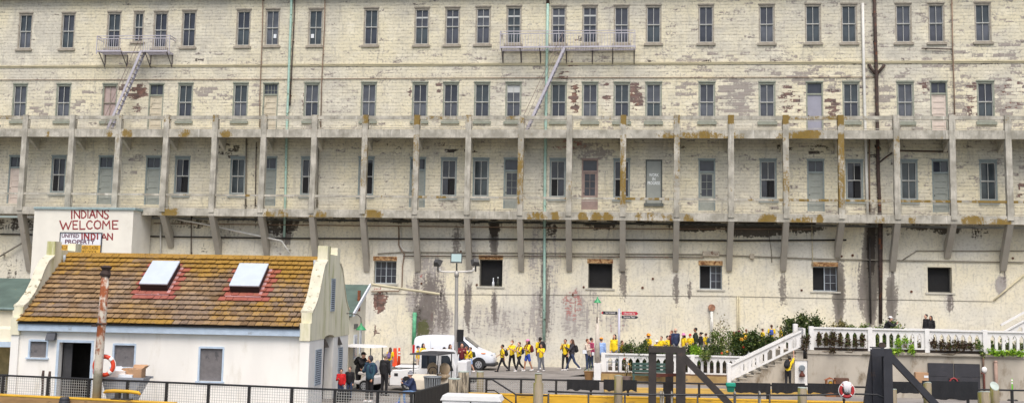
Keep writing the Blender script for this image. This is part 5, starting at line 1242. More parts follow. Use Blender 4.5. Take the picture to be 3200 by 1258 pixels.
DKG = M('lamp_housing', srgb(72, 70, 68), .5, .1); LENS = M('lamp_lens', srgb(178, 200, 198), .15, .06, 3)
def flood(px, py, yaw_, tilt, sc=1.0):
    l = lx(px, py); rot = Matrix.Translation(l) @ Matrix.Rotation(yaw_, 4, 'Z') @ Matrix.Rotation(tilt, 4, 'X')
    f_ = MB().add([(-.24 * sc, -.06, -.2 * sc), (.24 * sc, -.06, -.2 * sc), (.24 * sc, -.06, .2 * sc), (-.24 * sc, -.06, .2 * sc), (-.14 * sc, .14, -.1 * sc), (.14 * sc, .14, -.1 * sc), (.14 * sc, .14, .12 * sc), (-.14 * sc, .14, .12 * sc)], [(0, 1, 2, 3), (7, 6, 5, 4), (0, 4, 5, 1), (1, 5, 6, 2), (2, 6, 7, 3), (3, 7, 4, 0)]).xf(rot).build('floodlight', DKG, fp)
    MB().box(-.2 * sc, .2 * sc, -.075, -.062, -.15 * sc, .16 * sc).xf(rot).build('lens', LENS, f_)
    MB().tube([(l[0], .1, l[2] - .5 * sc), (l[0], .05, l[2] - .2 * sc)], .035, 8).build('knuckle', DKG, f_, True)
flood(1427, 806, 0, R(-5), 1.1); flood(1368, 820, R(150), R(35), .8); flood(1486, 819, R(205), R(35), .8)
l0, l1 = lx(1432, 1028), lx(1449, 1067)
MB().box(l0[0], l1[0], -.3, -.05, l1[2], l0[2]).build('speaker', M('speaker_black', (.006, .006, .007), .8, .1), fp, bevel=.012); MB().box(.06, l0[0], -.05, -.01, l1[2] + .15, l1[2] + .2).box(.06, l0[0], -.05, -.01, l0[2] - .2, l0[2] - .15).build('speaker_bracket', DKP, fp)
# bench lamp post, white tapered
b_ = at(1866, 1192, Z=0); yy = b_.y; z_of = lambda px, py: onplane(px, py, Vector((0, yy, 0)), Vector((0, 1, 0))).z; x_of = lambda px, py: onplane(px, py, Vector((0, yy, 0)), Vector((0, 1, 0))).x - b_.x
wl = thing('lamp_post', 'white painted wooden lamp post with small green shade beside the lower balustrade', 'lamp post', (b_.x, yy, 0)); zm_ = z_of(1866, 1132); zt_ = z_of(1864, 992); zs_ = z_of(1865, 944)
MB().box(-.16, .18, -.14, .14, 0, zm_).build('base', BWH, wl, bevel=.015); MB().tube([(-.0, 0, zm_), (-.02, 0, zt_)], [.15, .075], 12).build('post', M('post_flaking', srgb(204, 194, 180), .8, .1, 4, dirt=srgb(150, 130, 114), dth=(.55, .66)), wl, True)
MB().tube([(-.03, 0, zt_ - .2), (-.03, 0, zs_)], .018, 6).build('rod', GALV, wl, True); shade('lamp_shade', wl, (-.02, 0, zs_ - .02), .2, .3); MB().box(-.06, -.0, -.1, -.07, zt_ - .24, zt_ + .05).build('rust_strap', DKP, wl)
# finger post
b_ = at(1934, 1176, Z=.0); b_ = Vector((at(1934, 1100, Y=YB + 1.0).x, YB + 1.0, 0)); yy = b_.y
fs = thing('finger_post', 'grey finger post with one left and two right pointing signs', 'signpost', (b_.x, yy, .3)); zz = lambda px, py: z_of(px, py) - .3
zp_ = zz(1935, 963); MB().cyl((0, 0, 0), (0, 0, zp_), .062, n=12).build('post', M('post_lilac', srgb(186, 184, 196), .5, .05, metal=.2), fs, True)
SB, SR = M('sign_navy', srgb(36, 38, 46), .5, .08), M('sign_red', srgb(186, 40, 60), .5, .08); SW = M('sign_letter', srgb(224, 220, 216), .6)
for (x0, x1, yt, yb, mt, txt, side) in ((1878, 1929, 971, 981, SB, 'Agave Trail (seasonal)', -1), (1943, 1995, 972, 983, SR, 'Cellhouse Audio Tour', 1), (1943, 1995, 985, 994, SB, 'Bookstores, Theater', 1)):
    a, b = x_of(x0, yt), x_of(x1, yt); zt_, zb_ = zz(x0, yt), zz(x0, yb); c_ = (zt_ + zb_) / 2; e = .1
    poly = [(a, zb_), (b - e, zb_), (b, c_), (b - e, zt_), (a, zt_)] if side > 0 else [(a, c_), (a + e, zb_), (b, zb_), (b, zt_), (a + e, zt_)]
    sg_ = MB().prism(poly, 1, -.02, .02).build('sign_blade', mt, fs); fit_text(txt, SW, 'lettering', sg_, a + .1 + (side < 0) * .12, b - .1 - (side > 0) * .06, c_ - .05, c_ + .06, -.023, .01)
    if side < 0: MB().prism([(a + .005, c_), (a + e, zb_ + .004), (a + e, zt_ - .004)], 1, -.024, -.021).build('red_tip', SR, sg_)
    MB().box(*((b, -.06) if side < 0 else (.06, a)), -.01, .01, c_ - .03, c_ + .03).build('sign_clamp', GALV, fs)
# metal guard hoop and little sign, planters, bench
GT = M('guard_steel', srgb(132, 138, 146), .45, .08, metal=.3)
h0 = at(1873, 1190, Z=0); yh = h0.y - .3
hp = lambda px, py: onplane(px, py, Vector((0, yh, 0)), Vector((0, 1, 0)))
hoop = thing('guard_rail', 'bent steel guard rail in front of the lower balustrade end', 'rail', (h0.x, yh, 0)); H0 = Vector((h0.x, yh, 0))
MB().tube([(0, 0, 0), hp(1873, 1127) - H0, hp(1892, 1113) - H0, hp(1933, 1113) - H0, hp(1933, 1140) - H0, Vector((hp(1933, 1140).x - h0.x, 0, 0))], .028, 8).build('hoop', GT, hoop, True); MB().tube([hp(1895, 1129) - H0, hp(1932, 1129) - H0], .022, 8).tube([hp(1897, 1129) - H0, Vector((hp(1897, 1129).x - h0.x, 0, 0))], .022, 8).build('mid_rail', GT, hoop, True)
p0 = at(1915, 1190, Z=0); o = thing('exhibit_lectern', 'low white slanted information panel by the guard rail', 'sign', (p0.x, p0.y - .1, 0)); MB().box(-.38, .38, -.03, .03, 0, .2).build('foot', GT, o)
MB().add([(-.4, -.25, .2), (.4, -.25, .2), (.36, .25, .5), (-.4, .25, .5), (-.4, -.25, .24), (.4, -.25, .24), (.36, .25, .54), (-.4, .25, .54)], [(0, 3, 2, 1), (4, 5, 6, 7), (0, 1, 5, 4), (1, 2, 6, 5), (2, 3, 7, 6), (3, 0, 4, 7)]).build('panel', WHITE, o)
bp0, bp1 = at(1975, 1196, Z=0), at(2088, 1196, Z=0); bn = thing('park_bench', 'dark green slatted bench in front of the lower balustrade', 'bench', ((bp0.x + bp1.x) / 2, YB - .75, 0)); bw = (bp1.x - bp0.x) / 2
GB = M('bench_green', srgb(58, 84, 76), .6, .12, 4)
m = MB(); 
for k in range(3): m.box(-bw, bw, -.22 + k * .15, -.1 + k * .15, .42, .46)
m.build('seat', GB, bn); m = MB()
for k, z in enumerate((.55, .72, .88)): m.box(-bw, bw, .22 + k * .03, .26 + k * .03, z, z + .12)
m.build('backrest', GB, bn)
for x in (-bw + .08, 0, bw - .08): MB().box(x - .05, x + .05, .27, .33, 0, .98).box(x - .05, x + .05, -.22, .27, .36, .418).box(x - .05, x + .05, -.22, -.16, 0, .36).build('frame', GB, bn)
pl = at(1840, 1185, Z=0); po = thing('terracotta_planter', 'clay planter with spiky plant left of the white lamp post', 'planter', (pl.x, pl.y, 0)); CLAY = M('clay', srgb(158, 120, 78), .85, .15, 4)
MB().tube([(0, 0, 0), (0, 0, .38), (0, 0, .42)], [.18, .25, .27], 14).build('pot', CLAY, po)
pl2 = at(1958, 1195, Z=0); po2 = thing('terracotta_planter', 'grey pot with straggly flowering plant left of the green bench', 'planter', (pl2.x, pl2.y - .2, 0)); MB().tube([(0, 0, 0), (0, 0, .34)], [.2, .26], 14).build('pot', M('pot_grey', srgb(130, 112, 104), .85, .15, 4), po2)
# delineator, box, crates
dp_ = at(3163, 1250, Z=0); dl = thing('delineator', 'lime green traffic delineator on a black base by the retaining wall', 'delineator', (dp_.x, dp_.y, 0)); LIME = M('lime', srgb(120, 210, 60), .5, .1)
MB().cyl((0, 0, 0), (0, 0, .06), .25, .2, 14).build('base', BLKP, dl); MB().tube([(0, 0, .06), (0, 0, .95), (0, 0, 1.05), (0, 0, 1.1)], [.08, .065, .055, .02], 12).build('tube', LIME, dl, True)
for z in (.72, .84): MB().cyl((0, 0, z), (0, 0, z + .07), .074, n=12).build('reflector', RINGW, dl)
bx0 = at(2862, 1162, Y=YR - .3); bx1 = at(2903, 1188, Y=YR - .3)
o = thing('wall_box', 'brown wooden box with white label left of the black steel doors', 'box', (bx0.x, YR - .25, bx1.z - .1)); bw_, bh_ = bx1.x - bx0.x, bx0.z - bx1.z + .1; MB().box(0, bw_, 0, .24, 0, bh_).build('body', CARD, o, bevel=.01); MB().box(bw_ * .65, bw_ * .98, -.006, -.002, bh_ * .5, bh_ * .72).build('paper_label', WHITE, o)
cr = at(2597, 1222, Y=YR - .7); o = thing('wooden_hutch', 'small wooden hutch with yellow inside by the retaining wall', 'box', (cr.x, YR - .7, 0)); hz_ = at(2597, 1178, Y=YR - .7).z
MB().box(-.2, -.14, 0, .3, 0, hz_ - .12).box(.14, .2, 0, .3, 0, hz_ - .12).box(-.14, .14, 0, .3, 0, hz_ - .42).build('body', M('hutch_brown', srgb(150, 100, 62), .8, .2), o); MB().prism([(-.25, hz_ - .12), (0, hz_), (.25, hz_ - .12), (0, hz_ - .06)], 1, -.04, .32).build('roof', M('hutch_roof', srgb(150, 88, 56), .8), o); MB().ell((0, .12, hz_ - .28), (.1, .08, .13), 10, 8).build('bell', YEL, o, True)
o = MB().box(.2, .78, -.1, .25, 0, hz_ - .02).build('crate', M('crate_brown', srgb(98, 70, 56), .85, .2, 5), None, loc=(cr.x, YR - .55, 0), bevel=.01); tag(o, 'dark brown crate right of the small wooden hutch', 'crate')
tg = onrail(2270, 1194, RN, RD); tg2 = onrail(2296, 1223, RN, RD); o = thing('green_bin', 'teal green bin on the railing at the foot of the white stair', 'bin', (tg.x, tg.y - .12, tg2.z)); hb = tg.z - tg2.z; w_ = tg2.x - tg.x; TEAL = M('teal', srgb(30, 150, 126), .5, .1)
MB().add([(.04, 0, 0), (w_ - .04, 0, 0), (w_ - .04, .22, 0), (.04, .22, 0), (0, -.03, hb * .6), (w_, -.03, hb * .6), (w_, .24, hb * .6), (0, .24, hb * .6)], [(0, 3, 2, 1), (4, 5, 6, 7), (0, 1, 5, 4), (1, 2, 6, 5), (2, 3, 7, 6), (3, 0, 4, 7)]).build('body', M('teal_dark', srgb(20, 112, 98), .5), o); MB().box(-.02, w_ + .02, -.06, .27, hb * .61, hb).build('lid', TEAL, o, bevel=.02)

# ================================================================== wooden piles in the water
PILE = M('pile_wood', srgb(138, 126, 106), .9, .2, 3, bump=.4, dirt=srgb(120, 116, 44), dth=(.5, .62), dsc=1.6, stretch=(2.5, 2.5, .35)); PTOP = M('pile_top', srgb(176, 186, 176), .8, .15, 4)
BARK = M('pile_bark', srgb(158, 146, 126), .95, .3, 3.5, bump=.9, dirt=srgb(86, 78, 66), dth=(.46, .56), dsc=2.5, stretch=(3, 3, .45))
def pile(px, py, wpx, d, label, slant=0.0, neck=0, mt=None):
    p = at(px, py, d=d); r = wpx * d / F / 2
    t = thing('wooden_pile', label, 'pile', (p.x, p.y, -2.6), group='wooden piles along the dock edge'); H = p.z + 2.6
    m = MB()
    if neck: m.tube([(0, 0, 0), (0, 0, H - neck), (0, 0, H - neck + .01), (0, 0, H)], [r * 1.05, r, r * .74, r * .72], 18)
    else:
        n = 18
        for k in range(7):
            z = H * k / 6
            for j in range(n):
                a = 2 * math.pi * j / n; rr = r * (1.05 - .05 * k / 6) * (1 + .03 * math.sin(a * 5 + k)); m.v.append((rr * math.cos(a), rr * math.sin(a), z + (slant * rr * math.sin(a) * -1 if k == 6 else 0)))
        for k in range(6): m.f += [(k * n + j, k * n + (j + 1) % n, (k + 1) * n + (j + 1) % n, (k + 1) * n + j) for j in range(n)]
        m.f.append(tuple(range(6 * n, 7 * n)))
    m.build('shaft', mt or PILE, t, True)
    rt = r * (.72 if neck else 1.0); m = MB(); n = 18
    for z_ in (.004, .03):
        for j in range(n): a = 2 * math.pi * j / n; m.v.append((rt * .98 * math.cos(a), rt * .98 * math.sin(a), H + z_ - slant * rt * math.sin(a)))
    m.f = [tuple(range(n, 2 * n)), tuple(reversed(range(n)))] + [(j, (j + 1) % n, n + (j + 1) % n, n + j) for j in range(n)]
    m.build('cut_top', PTOP, t)
pile(1420, 1183, 40, 37.5, 'thick bark covered pile left of the pile pair by the boarded railing', 0, 0, BARK); pile(1449, 1161, 34, 38.2, 'tall bark covered pile right of the pile pair by the boarded railing', 0, 0, BARK)
pile(1501, 1161, 22, 41.5, 'slim mossy pile between the bark covered pair and the stepped pile'); pile(1683, 1168, 31, 38.3, 'grey pile with narrower green head in front of the mesh railing', .2, .3)
pile(1933, 1176, 26, 38.6, 'mossy pile in front of the tarpaulins below the green bench', .3); pile(2507, 1211, 28, 37.5, 'squat weathered pile below the climbing person', 0)
pile(2789, 1217, 26, 37.2, 'pile at the foot of the right steel gallows', .2); pile(2898, 1199, 25, 37.6, 'pile at the lower end of the right gallows brace', .5); pile(3075, 1225, 37, 37, 'short thick pile at the right, left of the slant cut one', .2); pile(3108, 1206, 26, 37.4, 'slant cut pile with pale blue top at the right', -.9)

# ================================================================== steel gallows of the old ferry slip
GALS = M('gallows_steel', srgb(56, 50, 47), .75, .18, 3, dirt=srgb(84, 66, 58), dth=(.58, .7), bump=.15); GALB = M('gallows_blue', srgb(48, 48, 54), .7, .15, 3, dirt=srgb(70, 60, 56), dth=(.6, .7), bump=.15)
def gallows(label, d, posts, beam_, brace, mt, extra=()):
    p = at(posts[0][0], 1200, d=d); t = thing('slip_gallows', label, 'gallows', (p.x, p.y, -2.4))
    yv = p.y; X_ = lambda px, py, dy=0: onplane(px, py, Vector((0, yv + dy, 0)), Vector((0, 1, 0)))
    for x0, x1, yt, dy in posts:
        a, b = X_(x0, yt, dy), X_(x1, yt, dy); zt_ = a.z + 2.4; wq = (b.x - a.x); cx_m = (a.x + b.x) / 2 - p.x; h = wq / 2; tk = .035
        m = MB().box(cx_m - h, cx_m + h, dy - .15, dy - .15 + tk, 0, zt_).box(cx_m - h, cx_m + h, dy + .15 - tk, dy + .15, 0, zt_).box(cx_m - .02, cx_m + .02, dy - .15 + tk, dy + .15 - tk, 0, zt_)
        m.build('post', mt, t)
    x0, x1, yt, yb, dys = beam_
    for dy in dys:
        a, b = X_(x0, yt, dy), X_(x1, yb, dy); MB().box(a.x - p.x, b.x - p.x, dy - .19, dy - .155, b.z + 2.4, a.z + 2.4).box(a.x - p.x, b.x - p.x, dy - .15, dy + .17, a.z + 2.403, a.z + 2.44).build('head_beam', mt, t)
    (ax, ay), (bx_, by), w_, dy = brace; a, b = X_(ax, ay, dy), X_(bx_, by, dy)
    q0, q1 = Vector((a.x - p.x, dy, a.z + 2.4)), Vector((b.x - p.x, dy, b.z + 2.4)); q1 = q1 + (q1 - q0) * .6
    if q1.z < .1: q1 = q0 + (q1 - q0) * ((q0.z - .1) / (q0.z - q1.z))
    MB().beam(q0, q1, .26, w_ * d / F).build('brace', mt, t)
    return t, X_, p
g1, X1, p1 = gallows('brown steel slip gallows in front of the green bench', 37.6, [(2027, 2051, 1098, 0), (2113, 2142, 1084, 0), (2080, 2104, 1098, 1.2)], (2027, 2114, 1083, 1101, (0,)), ((2130, 1108), (2262, 1243), 21, .0), GALS)
MB().beam((.2, 0, 0.0 + X1(2040, 1172).z + 2.4), (1.1, .9, X1(2040, 1172).z + 2.4), .06, .1).build('tie', M('tie_rust', srgb(110, 62, 50), .8), g1)
g2, X2, p2 = gallows('blue black steel slip gallows in front of the retaining wall', 37.2, [(2757, 2785, 1088, 0), (2722, 2751, 1090, .9)], (2721, 2760, 1086, 1111, (0,)), ((2776, 1106), (2895, 1232), 20, .0), GALB)
a = X2(2722, 1150, .9); b = X2(2700, 1250, .9)
MB().prism([(a.x - p2.x, a.z + 2.4 + .5), (a.x - p2.x, 0), (b.x - p2.x - .25, 0), (b.x - p2.x, b.z + 2.4)], 1, .8, 1.0).build('gusset', GALB, g2)
a = X2(2755, 1078, .1); MB().cyl((a.x - p2.x, 0, a.z + 2.4), (a.x - p2.x, .1, a.z + 2.4), .11, n=14).build('sheave', DKP, g2)
# front handrail of the slip
fr_ = lambda px, py: at(px, py, d=36.2)
A_, B_ = fr_(1712, 1222), fr_(3000, 1238)
sr = thing('slip_handrail', 'thin black pipe handrail along the slip in front of the gallows', 'railing', (A_.x, A_.y, -1.0)); pts = [fr_(px, py) - Vector((A_.x, A_.y, -1.0)) for px, py in ((1712, 1221), (1838, 1226), (2030, 1231), (2280, 1233), (2520, 1233), (2660, 1229), (2740, 1231), (2760, 1240))]
MB().tube(pts, .03, 8).build('top_rail', BLKP, sr, True)
for px in (1714, 1839, 1953, 2180, 2296, 2405, 2637): q = fr_(px, 1228) - Vector((A_.x, A_.y, -1.0)); MB().cyl((q.x, q.y, 0), (q.x, q.y, q.z), .03, n=8).build('post', BLKP, sr, True)
sh_ = thing('ramp_handrail', 'black sloping handrail of the gangway ramp left of the stepped pile', 'railing', at(1520, 1184, d=39.6) * 1.0); o0 = at(1520, 1184, d=39.6)
MB().tube([(0, 0, 0), at(1538, 1184, d=39.4) - o0, at(1612, 1231, d=38.4) - o0, at(1712, 1234, d=38.4) - o0, at(1712, 1290, d=38.4) - o0], .03, 8).build('top_rail', BLKP, sh_, True); MB().tube([at(1518, 1218, d=39.6) - o0, at(1545, 1218, d=39.4) - o0, at(1602, 1258, d=38.4) - o0], .022, 8).build('mid_rail', BLKP, sh_, True); MB().tube([at(1612, 1231, d=38.4) - o0, at(1612, 1290, d=38.4) - o0], .03, 8).build('post', BLKP, sh_, True)
LADM = M('ladder_steel', srgb(156, 150, 138), .5, .1, metal=.3)
for i, (xs_, yt, lab) in enumerate((((2065, 2073), 1222, 'steel ladder hoops between the legs of the brown gallows'), ((2296, 2302), 1222, 'steel ladder hoop below the teal bin'), ((2373, 2379), 1222, 'steel ladder hoop left of the squat pile'))):
    c_ = at(xs_[0], yt, d=36.5); t = thing('ladder_hoop', lab, 'ladder', (c_.x, c_.y, -1.2), group='steel ladder hoops on the slip edge'); H = c_.z + 1.2
    for k in range(2 if i == 0 else 1):
        x = k * .36; MB().tube([(x, -.2, 0), (x, -.2, H - .12), (x, -.12, H - .02), (x, .02, H), (x, .14, H - .06), (x, .18, H - .2), (x, .18, 0)], .03, 8).build('hoop', LADM, t, True)
    if i == 0: 
        MB().tube([(.08, -.2, 0), (.08, -.2, H - .04), (.08, .1, H), (.08, .2, 0)], .028, 8).build('hoop', LADM, t, True)
# second ring with white cover
rc = at(2645, 1218, d=36.0)
lr2 = life_ring('red life ring with a white cover draped over it on the slip handrail', (rc.x, rc.y - .05, rc.z), .2, .056, 0, R(4), M('ring_deep_red', srgb(176, 44, 46), .55, .1, 5), .07)
m = MB()
for k in range(9):
    t = math.pi * (.5 + .16 * math.sin((k / 8 - .5) * math.pi)); x = -.13 + .26 * k / 8
    m.v += [(x, -.085, .31 - .01 * abs(k - 4)), (x * .9, -.1, .12), (x * .8 + .01, -.1, -.06 + .03 * math.sin(k * 2)), (x * .8 + .01, -.075, -.06 + .03 * math.sin(k * 2)), (x, .085, .31 - .01 * abs(k - 4))]
for k in range(8):
    for j in range(5): m.f.append((5 * k + j, 5 * k + 5 + j, 5 * k + 5 + (j + 1) % 5, 5 * k + (j + 1) % 5))
m.f += [(0, 1, 2, 3, 4), (44, 43, 42, 41, 40)]
m.build('white_cover', M('cover_white', srgb(222, 214, 214), .8, .05), lr2, True)
# big white dock box in the foreground
wb = at(1375, 1240, d=33.0); wb2 = at(1569, 1240, d=33.0); ztb = at(1470, 1234, d=33.0).z
o = thing('dock_box', 'big white dock box with overhanging lid in the near foreground', 'box', (wb.x, wb.y, -.6)); w_ = wb2.x - wb.x
WPL = M('white_plastic', srgb(232, 230, 228), .45, .03)
MB().box(.06, w_ - .06, .04, .8, 0, ztb + .6 - .17).build('body', WPL, o, bevel=.02); MB().prism([(0, ztb + .6 - .165), (w_, ztb + .6 - .165), (w_ - .08, ztb + .6), (.08, ztb + .6)], 1, 0, .86).build('lid', WPL, o, bevel=.015); MB().box(w_ / 2 - .02, w_ / 2 + .02, .02, .06, ztb + .2, ztb + .42).build('hasp', DKG, o)
m = MB().box(wb.x - 3, wb.x + 7, wb.y - 1.5, RC.y - .9, -1.0, -.62); m.build('landing_float', ASPH)['kind'] = 'structure'
# ================================================================== planting
def leafmat(name, a, b, c_=None):
    g = NG(name); r_ = g.attr('rnd'); c = g.mix(r_, a, b)
    if c_: c = g.mix(g.ramp(r_, .8, .9), c, c_)
    mt = g.out(c, .6, 0, .3); return mt
L_DARK = leafmat('leaf_dark', srgb(38, 54, 24), srgb(76, 94, 42), srgb(112, 122, 62)); L_MID = leafmat('leaf_mid', srgb(62, 84, 34), srgb(112, 134, 56), srgb(158, 160, 96)); L_BRT = leafmat('leaf_bright', srgb(84, 128, 26), srgb(150, 190, 50), srgb(190, 210, 80))
L_RED = leafmat('leaf_redbrown', srgb(48, 36, 26), srgb(92, 70, 46), srgb(74, 88, 44)); L_OLV = leafmat('leaf_olive', srgb(84, 82, 44), srgb(138, 128, 76), srgb(176, 160, 110))
STEM = M('stem_brown', srgb(92, 74, 54), .9, .2)
FLY, FLR, FLW = M('petal_orange', srgb(232, 166, 40), .6, .1), M('petal_red', srgb(206, 70, 44), .6, .1), M('petal_white', srgb(232, 236, 232), .6)
def shrub(name, label, cat, loc, clumps, dens, ls, mt, stems=(), group=None, flowers=(), aspect=1.6):
    """leafy plant: leaves scattered through lumpy clumps (dx, dy, dz, rx, ry, rz) in metres"""
    t = thing(name, label, cat, loc, 0, group); m = MB(); A = []
    for (cx, cy, cz, rx, ry, rz) in clumps:
        n = int(dens * (rx * ry + ry * rz + rx * rz) / (ls * ls) * 13)
        lob = [(rng.normal(0, 1, 3), rng.random()) for _ in range(5)]
        for _ in range(n):
            u = rng.normal(0, 1, 3); u /= np.linalg.norm(u); k = rng.random() ** .4
            bump_ = 1 + .28 * math.sin(u[0] * 6 + cx * 9) * math.cos(u[2] * 5 + cz * 7) + .18 * rng.normal()
            p = Vector((cx + u[0] * rx * k * bump_, cy + u[1] * ry * k * bump_, max(.03, cz + u[2] * rz * k * bump_)))
            d = Vector(rng.normal(0, 1, 3)); d.normalize(); d = (d + Vector((u[0], u[1], u[2] + .3)) * .7).normalized(); s_ = d.orthogonal(); s_.rotate(Quaternion(d, rng.random() * 6.28)); s_.normalize()
            L = ls * (.6 + .8 * rng.random()); wd = L / aspect / 2
            m.add([p, p + d * L * .5 + s_ * wd, p + d * L, p + d * L * .5 - s_ * wd], [(0, 1, 2, 3)]); A += [rng.random()] * 4
    m.a['rnd'] = A; m.build('foliage', mt, t, fix=False)
    if stems:
        s_ = MB()
        for st_ in stems: k = len(st_); s_.tube(st_, [max(.006, .022 * (1 - i / k)) for i in range(k)], 6)
        s_.build('stems', STEM, t, True)
    for (fx, fy, fz, fr, fm) in flowers:
        f = MB()
        for k in range(6): a = k * 1.05; f.ell((fx + fr * .6 * math.cos(a), fy, fz + fr * .6 * math.sin(a)), (fr * .5, fr * .25, fr * .5), 6, 4)
        f.build('flower', fm, t, True)
    return t
def bed_z(x, y): return max(.55, ramp_z(x) + .02)
def on_bed(px, dy): x = at(px, 1100, Y=YB + dy).x; return Vector((x, YB + dy, bed_z(x, dy) - .02))
def hedge(label, pxl, pxr, ytop, dy, mt, ry=.5, dens=1.0, ls=.085, name='shrub', cat='shrub', flowers=(), stems=True, z=None, ragged=.3):
    a, b = on_bed(pxl, dy), on_bed(pxr, dy); c = (a + b) / 2
    if z is not None: c.z = z
    H = at((pxl + pxr) / 2, ytop, Y=YB + dy).z - c.z; L = b.x - a.x; n = max(2, int(L / .55)); cl = []
    for k in range(n):
        x = -L / 2 + L * (k + .5) / n; h = H * (1 - ragged * rng.random()); cl.append((x, rng.normal(0, .1), h * .5, L / n * .75, ry, h * .5))
        cl.append((x + rng.normal(0, .1), rng.normal(0, .1), h * .85, .22, .22, .2))
    st_ = [[(x, 0, 0), (x * 1.02 + rng.normal(0, .05), rng.normal(0, .1), H * .6), (x + rng.normal(0, .15), rng.normal(0, .2), H * (.7 + .2 * rng.random()))] for x in np.linspace(-L * .4, L * .4, n + 2)] if stems else ()
    return shrub(name, label, cat, c, cl, dens, ls, mt, st_, None, flowers)
hedge('dark clipped hedge spilling over the lower balustrade left of the brown gallows', 1940, 2032, 1060, .6, L_DARK, .6, 1.1)
hedge('dark clipped hedge behind the brown gallows head beam', 2034, 2145, 1070, .75, L_DARK, .5, 1.0)
hedge('wispy dry weeds rising from the hedge below the finger post', 1962, 2030, 1048, .9, L_OLV, .3, .16, .09, 'weeds', 'plant')
hedge('bright green cushion bush between the gallows brace and the flowering shrub', 2160, 2196, 1078, .6, L_BRT, .4, .9)
hedge('olive undergrowth right of the brown gallows', 2140, 2240, 1074, 1.0, L_DARK, .55, 1.0)
hedge('loose tall shrub with orange flowers in front of the yellow shirted group', 2222, 2330, 1012, 1.3, L_MID, .45, .6, .09, flowers=((.6, -.5, 1.1, .1, FLY), (.8, -.48, 1.2, .08, FLY), (.7, -.5, .75, .06, FLR), (.95, -.5, .45, .06, FLW), (-.1, -.5, .5, .06, FLY), (-.35, -.5, .42, .06, FLR)))
hedge('dense glossy dark green bush beside the white stair', 2296, 2456, 1034, 1.2, L_DARK, .75, 1.3, .11)
hedge('tall leggy shrub standing against the wall above the flowering shrub', 2226, 2268, 970, 1.7, L_OLV, .2, .1, .09)
hedge('tall bushy shrub behind the top of the white stair', 2452, 2566, 978, 2.4, L_DARK, .6, 1.4, .1)
hedge('low olive shrub right of the tall bushy shrub on the terrace', 2562, 2640, 1000, 1.6, L_OLV, .45, 1.3, .085)
hedge('long low green hedge on the terrace behind the upper balustrade', 2640, 2812, 1002, 1.6, L_MID, .5, 1.3, .085)
hedge('leafy branch hanging over the lower balustrade post beside the stair', 2196, 2216, 1100, -.12, L_MID, .12, .7, .08, 'creeper', 'plant', z=zL1 - .2)
for i, px in enumerate((1893, 1922, 1984, 2008, 2180, 2240, 2262)):
    a = on_bed(px, .4); shrub('fern', 'small fern growing behind the openings of the lower balustrade', 'fern', a, [(0, 0, .32, .15, .14, .32)], .55, .12, (L_MID, L_DARK)[i % 2], (), 'ferns behind the lower balustrade', aspect=3.5)
shrub('grass_clump', 'spiky green tuft in the clay planter by the lamp post', 'plant', Vector((pl.x, pl.y, .4)), [(0, 0, .3, .2, .2, .35)], .4, .22, L_DARK, aspect=6)
shrub('flower_clump', 'straggly orange flowered plant in the grey pot by the green bench', 'plant', Vector((pl2.x, pl2.y - .2, .33)), [(0, 0, .4, .25, .2, .45), (-.1, 0, .75, .12, .1, .2)], .3, .11, L_OLV, [[(0, 0, 0), (.05, 0, .5), (-.1, 0, .95)], [(0, 0, 0), (-.1, 0, .4), (.12, 0, .8)]], flowers=((.1, -.15, .6, .04, FLY), (-.12, -.12, .85, .04, FLR)), aspect=3)
# creepers on the upper balustrade
def creeper(label, pts, mt, dens=1.2, ls=.085, grp=None):
    p0 = at(pts[0][0], 1090, Y=YR - .03); cl = []
    for px, py, rx, rz in pts:
        q = at(px, py, Y=YR - .08); cl.append((q.x - p0.x, rng.normal(0, .02), q.z - zT + .35, rx, .13, rz))
    o = shrub('creeper', label, 'creeper', Vector((p0.x, YR - .08, zT - .35)), cl, dens, ls, mt, [[(0, .06, .3), (cl[-1][0] * .5, 0, .3), (cl[-1][0], 0, cl[-1][2])]], grp); return o
creeper('red brown creeper on the end post of the upper balustrade by the stair', [(2516, 1062, .18, .16), (2512, 1080, .14, .16), (2524, 1052, .1, .1)], L_RED)
creeper('dark red creeper climbing the first bay of the upper balustrade', [(2560, 1058, .1, .3), (2582, 1064, .12, .25), (2603, 1058, .18, .34), (2602, 1094, .12, .12)], L_RED)
creeper('dark creeper on the right half of the first upper balustrade bay', [(2626, 1066, .12, .24), (2650, 1072, .13, .2), (2674, 1070, .12, .22), (2696, 1064, .12, .26)], L_RED)
creeper('bright green creeper in the bay beside the right steel gallows', [(2806, 1070, .14, .16), (2830, 1064, .15, .12), (2808, 1096, .22, .14), (2790, 1096, .1, .12)], L_BRT)
creeper('small bright green creeper at the right end of the gallows bay', [(2848, 1096, .14, .13), (2848, 1084, .08, .08)], L_BRT)
creeper('wide dark creeper across the bay above the black steel doors', [(2918, 1074, .14, .22), (2944, 1078, .14, .2), (2966, 1082, .16, .18), (2990, 1076, .2, .22), (3014, 1078, .15, .2), (3036, 1082, .14, .16)], L_RED)
creeper('green and brown creeper hanging on the post right of the black steel doors', [(3060, 1078, .14, .2), (3072, 1104, .13, .13)], L_MID)
creeper('long bright green creeper along the foot of the rightmost balustrade bay', [(3100, 1098, .2, .14), (3124, 1102, .22, .12), (3148, 1104, .2, .11), (3168, 1100, .15, .14)], L_BRT)
creeper('round green creeper at the far right end of the upper balustrade', [(3188, 1104, .16, .13)], L_BRT)
hedge('tuft of weeds at the foot of the retaining wall at the far right', 3180, 3200, 1240, -.2, L_OLV, .15, .5, .09, 'weeds', 'plant', z=0.0, stems=False) if False else None
wq = at(3194, 1250, Z=0); shrub('weeds', 'tuft of weeds at the foot of the retaining wall at the far right', 'plant', wq, [(0, 0, .2, .3, .15, .2)], .6, .1, L_OLV)
